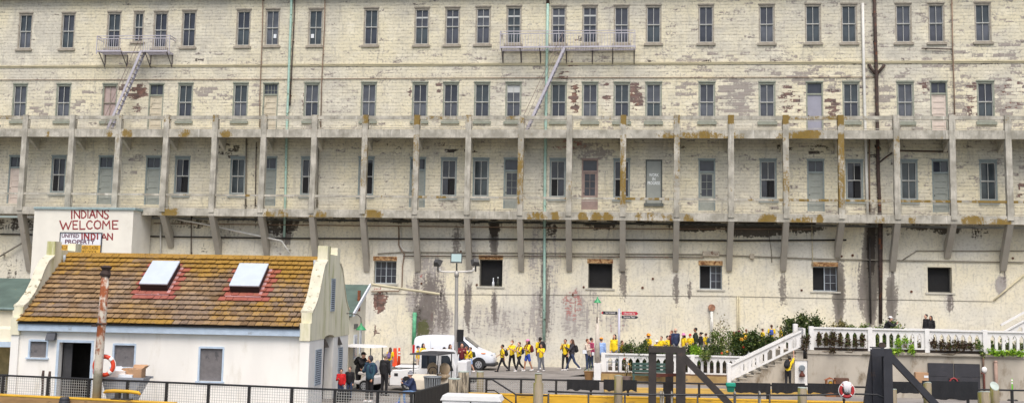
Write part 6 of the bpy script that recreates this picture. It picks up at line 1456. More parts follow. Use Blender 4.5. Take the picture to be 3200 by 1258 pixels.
# planting behind the upper balustrade openings
for i, (px0, px1, mt) in enumerate(((2722, 2790, L_MID), (2830, 2890, L_OLV), (2902, 3070, L_OLV), (3084, 3240, L_MID))):
    a = at(px0, 1070, Y=YR + .7); b = at(px1, 1070, Y=YR + .7); c = (a + b) / 2; c.z = zT - .02; L = b.x - a.x; n = max(2, int(L / .5))
    shrub('shrub', ('low green planting behind the second bay of the upper balustrade', 'dry planting at the right of the second upper balustrade bay', 'mixed dry planting behind the balustrade bay over the black doors', 'green planting behind the rightmost upper balustrade bay')[i], 'shrub', c, [(-L / 2 + L * (k + .5) / n, 0, .26, L / n * .7, .3, .26 + .1 * rng.random()) for k in range(n)], .6, .09, mt)
# ================================================================== vehicles
VW = M('van_white', srgb(226, 230, 236), .3, .03, 2, spec=.5); VGL = M('van_glass', srgb(42, 48, 56), .08, .1, spec=.6); RUB = M('tyre_rubber', (.018, .018, .019), .85, .15); RIM = M('rim_grey', srgb(176, 178, 182), .35, .1, metal=.5)
BLKPL = M('black_plastic', (.02, .02, .022), .6, .1); REDL = M('tail_red', srgb(190, 36, 40), .3, .05); AMB = M('lamp_amber', srgb(226, 150, 110), .3, .05); CLR = M('lamp_clear', srgb(206, 212, 218), .15, .05, metal=.2)
def wheel(par_, x, y, r, w_, out_=-1):
    wl_ = MB().tube([(x, y - w_ / 2 * .8, 0), (x, y - w_ / 2, 0), (x, y + w_ / 2, 0), (x, y + w_ / 2 * .8, 0)], [r * .9, r, r, r * .9], 22); wl_.v = [(a, b, c + r) for a, b, c in wl_.v]
    t = wl_.build('tyre', RUB, par_)
    yo = y + out_ * w_ / 2; m = MB(); m.cyl((x, yo - .012 * 1, r), (x, yo + .012, r), r * .62, n=20); m.build('rim', RIM, t)
    m = MB(); 
    for k in range(6): a = k * math.pi / 3; m.cbox((x + r * .4 * math.cos(a), yo + out_ * .016, r + r * .4 * math.sin(a)), (r * .09, .004, r * .09))
    m.build('rim_holes', BLKPL, t)
p = at(1418, 1153, Z=0)
van = thing('cargo_van', 'white cargo van parked facing right in front of the stained wall', 'van', (p.x - 2.32, p.y + .75, 0))
sec = [(0.0, .42, 1.0, 1.55, .78, .70), (.05, .34, 1.02, 1.72, .83, .73), (.25, .28, 1.02, 1.83, .85, .74), (1.2, .26, 1.02, 1.87, .855, .745), (2.45, .26, 1.02, 1.86, .855, .74), (2.85, .26, 1.02, 1.76, .855, .72), (3.3, .26, 1.02, 1.42, .855, .72), (3.7, .26, 1.0, 1.12, .85, .74), (4.15, .26, .9, 1.0, .83, .72), (4.45, .28, .72, .86, .76, .66), (4.6, .34, .58, .66, .62, .56)]
m = MB(); n = 14
for (x, zb, zm, zt_, wb_, wt) in sec:
    half_ = [(wb_ * .9, zb), (wb_, zb + .12), (wb_, zm), (wb_ - (wb_ - wt) * .35, zm + (zt_ - zm) * .5), (wt, zt_ - (zt_ - zm) * .16), (wt - .1, zt_ - .02), (wt * .5, zt_)]
    ring = [(-y, z) for y, z in half_] + [(y, z) for y, z in reversed(half_)]
    m.v += [(x, y, z) for y, z in ring]
for i in range(len(sec) - 1): m.f += [(i * n + j, i * n + (j + 1) % n, (i + 1) * n + (j + 1) % n, (i + 1) * n + j) for j in range(n)]
m.f += [tuple(range(n)), tuple(range((len(sec) - 1) * n + n - 1, (len(sec) - 1) * n - 1, -1))]
body = m.build('body', VW, van, True); md = body.modifiers.new('sub', 'SUBSURF'); md.levels = md.render_levels = 1
def side_y(x, z):
    for a, b in zip(sec, sec[1:]):
        if a[0] <= x <= b[0]:
            t = (x - a[0]) / (b[0] - a[0]); zm = a[2] + (b[2] - a[2]) * t; zt_ = a[3] + (b[3] - a[3]) * t; wb_ = a[4] + (b[4] - a[4]) * t; wt = a[5] + (b[5] - a[5]) * t
            return -(wb_ if z < zm else wb_ - (wb_ - wt) * .7 * (z - zm) / max(.05, zt_ - zm))
    return -.8
def sidepanel(name, poly, mt, par_, o=.012):
    m = MB(); k = len(poly); m.add([(x, side_y(x, z) - o, z) for x, z in poly] + [(x, side_y(x, z) + .01, z) for x, z in poly], [tuple(range(k)), tuple(range(2 * k - 1, k - 1, -1))] + [(i, k + i, k + (i + 1) % k, (i + 1) % k) for i in range(k)]); return m.build(name, mt, par_)
sidepanel('side_window', [(2.32, 1.1), (3.3, 1.1), (3.12, 1.36), (2.82, 1.62), (2.36, 1.66)], VGL, van)
MB().quad((2.86, -.6, 1.77), (3.66, -.66, 1.16), (3.66, .66, 1.16), (2.86, .6, 1.77)).quad((2.87, -.6, 1.755), (3.67, -.66, 1.145), (3.67, .66, 1.145), (2.87, .6, 1.755)).build('windshield', VGL, van, fix=False)
m = MB()
for x in (1.0, 2.26, 3.4): m.tube([(x, side_y(x, .4) - .004, .42), (x, side_y(x, .9) - .006, .9), (x + (.0 if x < 3 else -.1), side_y(x, 1.4) - .002, 1.6 if x < 3 else 1.1)], .007, 5)
m.tube([(.3, side_y(.3, 1.05) - .004, 1.0), (2.3, side_y(2.2, 1.05) - .004, 1.0)], .007, 5); m.build('panel_gaps', M('gap_grey', srgb(150, 154, 160), .6), van)
MB().box(3.9, 4.63, -.8, .8, .22, .4).build('bumper', BLKPL, van, bevel=.05); MB().box(.02, 3.9, -.868, -.8, .2, .3).build('sill', BLKPL, van)
for yy_ in (-1, 1): MB().ell((4.28, yy_ * .66, .83), (.2, .1, .08), 12, 8).build('headlight', CLR, van, True); MB().box(-.03, .1, yy_ * .78 - .06, yy_ * .78 + .06, .85, 1.3).build('tail_light', REDL, van, bevel=.015)
MB().ell((3.95, -.8, .92), (.16, .05, .06), 10, 6).build('indicator', AMB, van, True)
MB().ell((3.05, -.98, 1.16), (.08, .13, .1), 10, 8).build('mirror', BLKPL, van, True); MB().box(2.4, 2.52, -.885, -.86, 1.0, 1.03).build('door_handle', BLKPL, van)
for x in (.85, 3.72):
    m = MB(); r0 = .4
    m.v = [(x + r0 * math.cos(t), yv, .31 + r0 * math.sin(t)) for yv in (-.868, -.5) for t in np.linspace(-.15, math.pi + .15, 15)]; m.f = [tuple(range(15)), tuple(range(29, 14, -1))] + [(i, 15 + i, 16 + i, 1 + i) for i in range(14)] + [(14, 29, 15, 0)]
    m.build('wheel_arch', BLKPL, van); wheel(van, x, -.8, .31, .2); wheel(van, x, .72, .31, .2, 1)
# ---- small white utility truck facing left
p = at(1216, 1219, Z=0); tk = thing('utility_truck', 'small boxy white utility truck facing left behind the canopied cart', 'truck', (p.x, p.y, 0))
TW = M('truck_white', srgb(228, 228, 228), .45, .04, 3, dirt=srgb(196, 186, 172), dth=(.62, .75)); W_ = 1.35
MB().prism([(0.0, .22), (0.0, .7), (.1, .86), (1.25, .96), (1.25, .22)], 1, 0, W_).build('hood', TW, tk, bevel=.03)
MB().box(.2, 1.2, .12, W_ - .12, .965, 1.03).build('hood_lid', TW, tk, bevel=.02)
MB().prism([(1.2, .25), (1.24, 1.05), (1.3, 1.66), (1.38, 1.74), (2.5, 1.74), (2.62, 1.66), (2.85, 1.02), (2.88, .25)], 1, .02, W_ - .02).build('cab', TW, tk, bevel=.04)
MB().prism([(1.36, .98), (1.36, 1.56), (1.4, 1.6), (1.98, 1.6), (2.0, 1.56), (2.0, .98)], 1, .005, .03).build('side_window', VGL, tk); MB().prism([(2.2, .9), (2.2, 1.52), (2.46, 1.54), (2.56, 1.46), (2.74, .9)], 1, .005, .03).build('door_window', VGL, tk)
MB().prism([(2.14, .3), (2.14, 1.6), (2.16, 1.6), (2.16, .3)], 1, .008, .03).build('door_gap', BLKPL, tk)
MB().box(2.9, 3.3, .05, W_ - .05, .65, 1.3).build('rear_box', TW, tk, bevel=.03); MB().box(2.88, 3.6, .1, W_ - .1, .4, .52).build('rear_deck', BLKPL, tk)
fit_text('MY 12', BLKPL, 'lettering', tk, .8, 1.15, .7, .79, -.004)
MB().prism([(.5, .22), (.55, .52), (.66, .62), (.95, .62), (1.05, .52), (1.1, .22)], 1, -.012, .2).build('wheel_arch', BLKPL, tk)
for x in (.8, 2.45): wheel(tk, x, .05, .28, .18); wheel(tk, x, W_ - .05, .28, .18, 1)
MB().box(.2, .36, -.012, .02, .62, .74).build('side_lamp', BLKPL, tk); MB().box(-.06, .1, .05, W_ - .05, .2, .3).build('bumper', BLKPL, tk); MB().tube([(-.02, .1, .3), (.04, .1, .75), (-.03, .3, .8), (-.05, .6, .5), (-.3, .5, .4)], .02, 6).build('cable', BLKPL, tk, True)
# ---- canopied carts
def cart(label, loc, rz, canopy_m, seat_m, body_m, h=1.72):
    t = thing('golf_cart', label, 'cart', loc, rz)
    MB().prism([(-1.1, .3), (-1.1, .62), (-.75, .68), (-.45, .45), (.5, .42), (.62, .8), (.85, .92), (1.1, .7), (1.15, .3)], 1, -.55, .55).build('body', body_m, t, bevel=.04)
    MB().box(-.9, -.35, -.5, .5, .685, .82).build('seat', seat_m, t, bevel=.05)
    for y in (-.27, .27): MB().ell((-.86, y, 1.02), (.08, .24, .26), 14, 10).build('backrest', seat_m, t, True)
    MB().tube([(.5 + .05 * math.sin(a) * .0 - .0, .25 + .18 * math.cos(a), 1.02 + .16 * math.sin(a)) for a in np.linspace(0, 2 * math.pi, 17)[:-1]], .018, 6, True).tube([(.5, .25, 1.02), (.68, .25, .8)], .02, 6).build('steering_wheel', BLKPL, t, True)
    for x, y in ((-.98, -.52), (-.98, .52), (.7, -.52), (.7, .52)): MB().tube([(x, y, .5), (x * .96, y, h - .06)], .022, 6).build('canopy_post', BLKPL, t, True)
    m = MB(); m.add([(-1.15, -.62, h - .06), (.95, -.62, h - .06), (.95, .62, h - .06), (-1.15, .62, h - .06), (-1.1, -.58, h), (.9, -.58, h), (.9, .58, h), (-1.1, .58, h), (-.8, -.35, h + .04), (.6, -.35, h + .04), (.6, .35, h + .04), (-.8, .35, h + .04)], [(0, 3, 2, 1), (0, 1, 5, 4), (1, 2, 6, 5), (2, 3, 7, 6), (3, 0, 4, 7), (4, 5, 9, 8), (5, 6, 10, 9), (6, 7, 11, 10), (7, 4, 8, 11), (8, 9, 10, 11)])
    m.build('canopy', canopy_m, t)
    for x in (-.72, .78):
        for y in (-.5, .5): wheel(t, x, y, .24, .16, -1 if y < 0 else 1)
    return t
p = at(1342, 1236, Z=0); cart('cart with black canopy and beige seats in front of the white utility truck', (p.x, p.y + .3, 0), R(-100), M('canopy_black', srgb(58, 58, 60), .6, .1), M('seat_beige', srgb(190, 168, 138), .7, .06), M('cart_cream', srgb(206, 196, 178), .5, .05))
p = at(1098, 1219, Z=0); cart('cart with white canopy half hidden behind the gable of the dock building', (p.x + .1, p.y + .3, 0), R(165), WPL, M('seat_white', srgb(214, 208, 200), .7, .05), M('cart_white', srgb(214, 210, 206), .5, .05), 1.88)
# ---- litter bin, seat, cones
p = at(1350, 1258, Z=0); p = at(1350, 1246, Z=0)
bnr = thing('litter_bin', 'grey slatted litter bin behind the boarded railing', 'bin', (p.x, p.y, 0)); m = MB()
for k in range(22): a = 2 * math.pi * k / 22; m.beam((.26 * math.cos(a), .26 * math.sin(a), .1), (.33 * math.cos(a), .33 * math.sin(a), .86), .05, .02, (math.cos(a), math.sin(a), 0))
m.build('slats', M('bin_grey', srgb(130, 134, 136), .5, .08), bnr); MB().tube([(.34 * math.cos(a), .34 * math.sin(a), .87) for a in np.linspace(0, 2 * math.pi, 25)[:-1]], .03, 8, True).build('rim', M('bin_grey'), bnr, True); MB().cyl((0, 0, .06), (0, 0, .8), .24, .3, 18).build('liner', BLKPL, bnr)
p = at(1288, 1256, Z=0); SEATP = Vector((p.x, p.y + .1, 0)); bs = thing('dock_bench', 'brown plank bench under the seated person in the striped hat', 'bench', SEATP)
PLK = M('plank_tan', srgb(150, 122, 92), .8, .15, 4, stretch=(.5, 3, 3)); m = MB()
for k in range(3): MB.box(m, -.55, .75, -.2 + k * .14, -.08 + k * .14, .38, .42)
m.build('seat', PLK, bs)
for x in (-.45, .65): MB().box(x - .05, x + .05, -.18, .2, 0, .378).build('leg', OLDC, bs)
ORG = M('cone_orange', srgb(232, 82, 40), .5, .06)
p = at(1246, 1150, Z=0); o = thing('delineator', 'orange traffic delineator with white bands left of the white van', 'delineator', (p.x, p.y, 0)); MB().cyl((0, 0, 0), (0, 0, .06), .22, .18, 12).build('base', BLKP, o); MB().tube([(0, 0, .06), (0, 0, .95), (0, 0, 1.05), (0, 0, 1.12), (0, 0, 1.15)], [.09, .07, .055, .06, .02], 12).build('tube', ORG, o, True)
for z in (.7, .86): MB().cyl((0, 0, z), (0, 0, z + .08), .083, n=12).build('reflector', RINGW, o)
p = at(1231, 1150, Z=0); o = thing('folding_sign', 'bright orange folding sign behind the person with the purple backpack', 'sign', (p.x, p.y, 0)); MB().add([(-.12, -.02, .15), (.2, -.02, .05), (.12, -.02, 1.12), (-.06, -.02, 1.12), (-.12, .02, .15), (.2, .02, .05), (.12, .02, 1.12), (-.06, .02, 1.12)], [(0, 3, 2, 1), (4, 5, 6, 7), (0, 1, 5, 4), (1, 2, 6, 5), (2, 3, 7, 6), (3, 0, 4, 7)]).build('panel', ORG, o); MB().beam((0, 0, 0), (0, .3, 0), .6, .03).box(-.02, .02, .02, .05, 0, .6).build('stand', BLKP, o)
o = MB().prism([(-.26, 0), (.24, 0), (.26, .38), (-.2, .42)], 1, -.14, .14).build('duffel_bag', M('bag_black', srgb(30, 30, 32), .8, .15), None, bevel=.04); p = at(1079, 1252, Z=0); o.location = (p.x, p.y - .3, 0); tag(o, 'black duffel bag on the ground in front of the child in red', 'bag')
# ================================================================== people
SKINS = [M('skin_fair', srgb(214, 166, 140), .6, .05, 8), M('skin_tan', srgb(184, 132, 104), .6, .05, 8), M('skin_brown', srgb(132, 90, 68), .6, .06, 8)]
HAIRS = {'black': M('hair_black', srgb(34, 28, 26), .6, .2, 20), 'brown': M('hair_brown', srgb(82, 54, 38), .6, .2, 20), 'grey': M('hair_grey', srgb(150, 140, 132), .6, .15, 20), 'auburn': M('hair_auburn', srgb(116, 70, 46), .6, .2, 20)}
def cloth(n, c, v=.1): return M('cloth_' + n, c, .85, v, 9, bump=.15)
CL = {'yellow': cloth('yellow', srgb(244, 208, 34)), 'black': cloth('black', srgb(32, 31, 34), .2), 'navy': cloth('navy', srgb(44, 54, 84)), 'teal': cloth('teal', srgb(40, 72, 88)), 'red': cloth('red', srgb(206, 34, 36)), 'maroon': cloth('maroon', srgb(104, 34, 38)), 'jeans': cloth('jeans', srgb(104, 136, 178)), 'darkjeans': cloth('darkjeans', srgb(56, 68, 96)),
      'grey': cloth('grey', srgb(120, 122, 128)), 'beige': cloth('beige', srgb(206, 188, 172)), 'pink': cloth('pink', srgb(222, 132, 176)), 'ltblue': cloth('ltblue', srgb(150, 178, 226)), 'orange': cloth('orange', srgb(238, 150, 40)), 'white': cloth('white', srgb(228, 226, 224)), 'blue': cloth('blue', srgb(58, 84, 178)), 'green': cloth('darkgreen', srgb(50, 60, 46)), 'purple': cloth('purple', srgb(112, 92, 138)), 'charcoal': cloth('charcoal', srgb(62, 60, 66)), 'mauve': cloth('mauve', srgb(176, 70, 104))}
EYE_M, LIP_M = M('eye_dark', (.015, .012, .01), .3), M('lip', srgb(150, 84, 78), .6)
def remeshed(m, name, mat, parent, vox):
    o = m.build(name, mat, parent, True, fix=True)
    r = o.modifiers.new('join', 'REMESH'); r.mode = 'VOXEL'; r.voxel_size = vox; r.use_smooth_shade = True
    s = o.modifiers.new('soft', 'SMOOTH'); s.factor = .5; s.iterations = 3
    return o
def person(label, px, yhead, d=None, Y=None, Zg=None, face=0, top='yellow', bot='black', hair='black', long=False, skin=0, legs='stand', arms='down', sleeves='short', shorts=False, shoes='white', cap=None, hat=None, hood=False, mask=False, pack=None, beanie=None, hmin=1.05, hmax=1.86, lean=0, near=False, bald=False, bun=False, packsize=1.0, stripes=False, logo=False):
    ph = at(px, yhead, d=d) if d else at(px, yhead, Y=Y)
    z0 = Zg if Zg is not None else (0.0 if d else ramp_z(ph.x))
    sit = legs == 'sit'
    h = (ph.z - z0) / (.74 if sit else (.93 if legs == 'stoop' else 1.0)); h = max(hmin, min(hmax, h))
    P = thing('person', label, 'person', (ph.x, ph.y, z0), R(face), None)
    L_ = lambda a: a * h
    def rotx(v, a): c, s = math.cos(a), math.sin(a); return Vector((v[0], v[1] * c - v[2] * s, v[1] * s + v[2] * c))
    # legs: (thigh swing forward, knee bend) degrees, front is -y
    LG = {'stand': ((3, 2), (-2, 2)), 'walk': ((24, 6), (-20, 24)), 'walk2': ((-18, 28), (22, 4)), 'step': ((14, 8), (-12, 14)), 'sit': ((84, 62), (88, 96)), 'climb': ((58, 66), (-6, 4)), 'stoop': ((6, 3), (-4, 3))}[legs]
    hipz = .515 * h; knees, ankles, hips = [], [], []
    for s_, (a, b) in zip((-1, 1), LG):
        hp_ = Vector((s_ * .052 * h, 0, hipz)); a, b = R(a), R(b)
        kn = hp_ + Vector((s_ * .004 * h, -math.sin(a), -math.cos(a))) * .24 * h; an = kn + Vector((0, -math.sin(a - b), -math.cos(a - b))) * .235 * h
        hips.append(hp_); knees.append(kn); ankles.append(an)
    dz = .042 * h - min(a.z for a in ankles)
    for q in (hips, knees, ankles):
        for v in q: v.z += dz
    pel = Vector((0, 0, hipz + dz)); la = R(lean + (22 if legs == 'stoop' else 0) + (10 if sit else 0))
    def T(x, y, z): return pel + rotx(Vector((x * h, y * h, z * h)), la)            # torso space, origin pelvis (lean tips it forward)
    nk, hd = T(0, 0, .315), T(0, -.012, .408); chest = T(0, 0, .2); hr = .5
    sh = [T(-.105, 0, .285), T(.105, 0, .285)]
    AR = {'down': ((4, 14), (-4, 12)), 'swing': ((26, 30), (-22, 18)), 'phone': ((38, 95), (30, 80)), 'strap': ((28, 120), (6, 20)), 'hold': ((34, 78), (40, 84)), 'raise': ((150, 12), (30, 60)), 'lap': ((44, 60), (40, 66)), 'carry': ((20, 86), (4, 14))}[arms]
    elb, wri, hdir = [], [], []
    for s_, S_, (a, b) in zip((-1, 1), sh, AR):
        a, b = R(a) + la * .5, R(b); out = .16
        e = S_ + Vector((s_ * out, -math.sin(a), -math.cos(a))).normalized() * .165 * h; dv = Vector((-s_ * (.1 if b < .7 else .45), -math.sin(a + b), -math.cos(a + b))).normalized()
        elb.append(e); wri.append(e + dv * .145 * h); hdir.append(dv)
    vox = .0125 if near else .017
    # --- body, one continuous skin
    m = MB()
    m.ell(hd + Vector((0, .006 * h, .01 * h)), (.046 * h, .056 * h, .062 * h), 14, 10); m.ell(hd + Vector((0, -.012 * h, -.028 * h)), (.036 * h, .042 * h, .04 * h), 12, 8)
    m.ell(hd + Vector((0, -.058 * h, -.006 * h)), (.009 * h, .013 * h, .014 * h), 8, 6)
    for s_ in (-1, 1): m.ell(hd + Vector((s_ * .047 * h, .004 * h, -.004 * h)), (.008 * h, .013 * h, .018 * h), 8, 6)
    m.cap(nk - Vector((0, 0, .03 * h)), hd - Vector((0, 0, .03 * h)), .03 * h, .028 * h); m.cap(T(0, 0, .02), chest, .068 * h, .07 * h, 12); m.cap(T(0, 0, .2), T(0, 0, .275), .065 * h, .045 * h)
    for i in (0, 1):
        m.cap(T((-1, 1)[i] * .03, 0, .285), sh[i], .036 * h, .034 * h); m.cap(sh[i], elb[i], .028 * h, .022 * h); m.cap(elb[i], wri[i], .022 * h, .0145 * h)
        u = hdir[i]; sd = u.cross(Vector((0, 1, .2))).normalized(); nn_ = sd.cross(u)
        c_ = wri[i] + u * .026 * h; m.cap(wri[i], c_ + u * .012 * h, .0145 * h, .019 * h, 8)
        ir = max(.0075, .0062 * h); 
        for k, (fo, fl_) in enumerate(((-.019, .034), (-.006, .04), (.007, .038), (.019, .03))):
            b0 = c_ + sd * fo * h + u * .012 * h; m_ = b0 + u * fl_ * h * .55; m.tube([b0, m_, m_ + (u * .6 + nn_ * .8).normalized() * fl_ * h * .5], [ir, ir * .95, ir * .8], 6)
        tb = c_ + sd * (-1 if i == 0 else 1) * -.016 * h; m.tube([tb, tb + (u + sd * (.9 if i == 0 else -.9)).normalized() * .03 * h, tb + (u * 1.4 + sd * (.5 if i == 0 else -.5)).normalized() * .048 * h], [ir * 1.2, ir, ir * .8], 6)
        m.cap(hips[i], knees[i], .046 * h, .032 * h, 10); m.cap(knees[i], ankles[i], .031 * h, .02 * h, 10)
        m.cap(ankles[i], ankles[i] + Vector((0, -.07 * h, -.02 * h)), .018 * h, .015 * h, 8)
    remeshed(m, 'body', SKINS[skin], P, vox)
    for s_ in (-1, 1): MB().ell(hd + Vector((s_ * .018 * h, -.05 * h, .006 * h)), (.007 * h, .004 * h, .005 * h), 8, 6).build('eye', EYE_M, P, True)
    if not mask: MB().ell(hd + Vector((0, -.051 * h, -.033 * h)), (.013 * h, .006 * h, .0045 * h), 8, 6).build('mouth', LIP_M, P, True)
    else: MB().ell(hd + Vector((0, -.036 * h, -.028 * h)), (.038 * h, .032 * h, .028 * h), 12, 8).build('face_mask', CL['white'], P, True)
    # --- clothes
    long_s = sleeves == 'long'; bulk = 1.14 if long_s else 1.0
    m = MB(); m.ell(T(0, 0, .04), (.088 * h * bulk, .066 * h * bulk, .075 * h), 14, 8); m.cap(T(0, 0, .03), T(0, -.004, .2), .08 * h * bulk, .083 * h * bulk, 14)
    m.ell(T(0, 0, .215), (.102 * h * bulk, .07 * h * bulk, .075 * h), 14, 10); m.cap(sh[0], sh[1], .042 * h * bulk, None, 12)
    for i in (0, 1):
        if long_s: m.cap(sh[i], elb[i], .041 * h, .035 * h); m.cap(elb[i], wri[i] - hdir[i] * .012 * h, .034 * h, .025 * h)
        else: m.cap(sh[i], sh[i].lerp(elb[i], .72), .04 * h, .037 * h)
    if long_s: m.tube([nk + Vector((.04 * h * math.cos(a), .04 * h * math.sin(a), -.012 * h)) for a in np.linspace(0, 2 * math.pi, 13)[:-1]], .014 * h, 6, True)
    remeshed(m, 'jacket' if long_s else 't_shirt', CL[top], P, vox * 1.1)
    if logo: 
        lg = MB()
        for k in range(4): lg.cbox((-.036 * h + k * .024 * h, 0, 0), (.009 * h, .003, .008 * h + .002 * (k % 2)))
        lg.xf(Matrix.Translation(T(0, -.079, .2)) @ Matrix.Rotation(la, 4, 'X')).build('shirt_print', CL['charcoal'], P)
    m = MB(); m.ell(pel + Vector((0, 0, .0)), (.09 * h, .068 * h, .06 * h), 14, 8)
    for i in (0, 1):
        if shorts: m.cap(hips[i], hips[i].lerp(knees[i], .68), .054 * h, .05 * h, 12)
        else: m.cap(hips[i], knees[i], .053 * h, .039 * h, 12); m.cap(knees[i], ankles[i] + (knees[i] - ankles[i]) * .06, .038 * h, .03 * h, 12)
    remeshed(m, 'shorts' if shorts else 'trousers', CL[bot], P, vox * 1.1)
    for i in (0, 1):
        a = ankles[i]; f = MB().cap(a + Vector((0, .016 * h, -.018 * h)), a + Vector((0, -.085 * h, -.024 * h)), .025 * h, .02 * h, 10).cap(a, a + Vector((0, 0, -.01 * h)), .026 * h, .026 * h)
        f.build('shoe', CL[shoes], P, True)
    # --- hair and headgear
    H = HAIRS[hair]
    if hood:
        m = MB().ell(hd + Vector((0, .016 * h, .008 * h)), (.062 * h, .064 * h, .075 * h), 14, 10); 
        m.build('hood', CL[top] if hood is True else CL[hood], P, True)
    elif not bald:
        m = MB().ell(hd + Vector((0, .016 * h, .022 * h)), (.053 * h, .056 * h, .058 * h), 14, 10)
        if long:
            m.cap(hd + Vector((0, .035 * h, 0)), T(0, .058, .27), .046 * h, .04 * h)
            for s_ in (-1, 1): m.cap(hd + Vector((s_ * .04 * h, .01 * h, 0)), T(s_ * .05, -.02, .28), .02 * h, .02 * h)
            m.cap(T(0, .062, .3), T(0, .085, .2), .04 * h, .022 * h)
        if bun: m.ell(hd + Vector((0, .085 * h, .035 * h)), (.028 * h, .03 * h, .03 * h), 10, 8)
        m.build('hair', H, P, True)
    else:
        MB().tube([hd + Vector((.05 * h * math.sin(a), .012 * h + .052 * h * math.cos(a), -.002 * h)) for a in np.linspace(-1.7, 1.7, 12)], .014 * h, 6).build('hair', HAIRS['grey'], P, True)
    if cap: MB().ell(hd + Vector((0, .008 * h, .036 * h)), (.057 * h, .062 * h, .046 * h), 14, 8).ell(hd + Vector((0, -.072 * h, .026 * h)), (.038 * h, .04 * h, .006 * h), 12, 6).build('cap', CL[cap], P, True)
    if hat: MB().tube([hd + Vector((0, 0, .02 * h)), hd + Vector((0, 0, .026 * h)), hd + Vector((0, 0, .04 * h)), hd + Vector((0, 0, .085 * h)), hd + Vector((0, 0, .098 * h))], [.1 * h, .098 * h, .062 * h, .055 * h, .03 * h], 18).build('bucket_hat', CL[hat], P, True)
    if beanie:
        MB().ell(hd + Vector((0, .008 * h, .03 * h)), (.058 * h, .064 * h, .058 * h), 16, 10).build('beanie', CL[beanie], P, True)
        for k, z in enumerate((.008, .036, .062)): MB().tube([hd + Vector((.059 * h * math.cos(a) * (1 - k * .12), .008 * h + .065 * h * math.sin(a) * (1 - k * .12), z * h)) for a in np.linspace(0, 2 * math.pi, 19)[:-1]], .008 * h, 6, True).build('beanie_stripe', CL['white'], P, True)
        MB().ell(hd + Vector((0, .01 * h, .098 * h)), (.02 * h, .02 * h, .018 * h), 10, 6).build('pompom', CL['white'], P, True)
    if pack:                                                       # a bag carried is a thing of its own
        col, lab = pack; k = packsize
        B = thing('backpack', lab, 'backpack', (ph.x, ph.y, z0), R(face))
        c_ = T(0, .075 + .055 * k, .185); rot = Matrix.Translation(c_) @ Matrix.Rotation(la, 4, 'X')
        m = MB().ell((0, 0, 0), (.08 * h * k, .062 * h * k, .12 * h * k), 14, 10).ell((0, .0, -.03 * h * k), (.083 * h * k, .06 * h * k, .09 * h * k), 14, 10).xf(rot); remeshed(m, 'bag', CL[col], B, .018)
        MB().ell((0, .052 * h * k, -.045 * h * k), (.06 * h * k, .025 * h, .05 * h * k), 12, 8).xf(rot).build('pocket', CL[col], B, True)
        for s_ in (-1, 1):
            MB().tube([T(s_ * .055, .085, .25), T(s_ * .06, .04, .325), T(s_ * .062, -.03, .325), T(s_ * .066, -.088, .24), T(s_ * .075, -.07, .13), T(s_ * .085, .03, .07)], .012 * h, 6).build('strap', CL[col], B, True)
    return P, T, wri, h
# ---- near the gable
person('child in a red jacket standing at the corner of the dock building', 1067, 1151, 41.6, face=10, top='red', bot='darkjeans', sleeves='long', arms='carry', shoes='black', near=True)
person('boy in a black zipped jacket beside the child in red', 1094, 1144, 41.9, face=-5, top='black', bot='darkjeans', hair='brown', sleeves='long', shoes='black', near=True)
person('person in a black jacket stooping by the white canopied cart', 1122, 1102, 46.0, face=60, top='black', bot='black', sleeves='long', legs='stoop', arms='hold', cap='black', shoes='black', pack=('black', 'black backpack of the person stooping by the white canopied cart'))
person('person in a teal jacket and dark hood with white trainers', 1158, 1109, 41.3, face=-30, top='teal', bot='black', sleeves='long', arms='carry', hood='charcoal', skin=1, pack=('navy', 'dark backpack on the person in the teal jacket'), near=True)
person('grey haired person dressed all in black seen from behind', 1204, 1103, 44.0, face=150, top='black', bot='black', hair='grey', sleeves='long', arms='down', shoes='charcoal', near=True)
person('child in a yellow shirt with a purple backpack beside the orange sign', 1220, 1084, 56.0, face=170, bot='grey', hair='brown', long=True, pack=('purple', 'purple backpack on the child beside the orange sign'))
pp, T_, wr_, hh_ = person('person in a navy jacket and striped hat sitting on the plank bench', 1293, 1166, 40.7, face=-65, top='navy', bot='jeans', sleeves='long', legs='sit', arms='phone', beanie='navy', shoes='blue', near=True, hmin=1.6)
bs.location = (pp.location.x, pp.location.y + .05, pp.location.z); bs.rotation_euler.z = R(20)
# ---- round the van and the truck
person('person in a blue cap behind the utility truck at the van rear', 1306, 1079, 57, face=90, top='yellow', bot='beige', cap='navy', hair='black')
person('dark haired person in yellow by the van rear, face turned right', 1323, 1071, 58, face=60, top='yellow', bot='grey', hair='black', long=True)
person('small auburn haired child beyond the roof of the utility truck', 1352, 1086, 57, face=80, top='orange', bot='grey', hair='auburn')
person('person in a dark cap beside the van, seen above the truck cab', 1388, 1083, 57, face=90, top='yellow', bot='charcoal', cap='black', hair='black')
person('long haired person in yellow at the van door', 1407, 1074, 57.5, face=60, top='yellow', bot='navy', hair='brown', long=True, pack=('black', 'black backpack of the long haired person at the van door'))
person('person in a maroon hoodie in front of the van windscreen', 1444, 1071, 57, face=10, top='maroon', bot='darkjeans', hair='brown', long=True, sleeves='long', arms='hold')
person('sandy haired child in yellow between the maroon hoodie and the child in shorts', 1458, 1081, 58, face=-60, top='yellow', bot='beige', hair='auburn', arms='hold')
person('child in yellow and striped shorts with a brown backpack by the front wheel', 1471, 1082, 58.5, face=-70, top='yellow', bot='ltblue', shorts=True, hair='brown', legs='step', arms='hold', pack=('green', 'brown green backpack on the child by the van front wheel'))
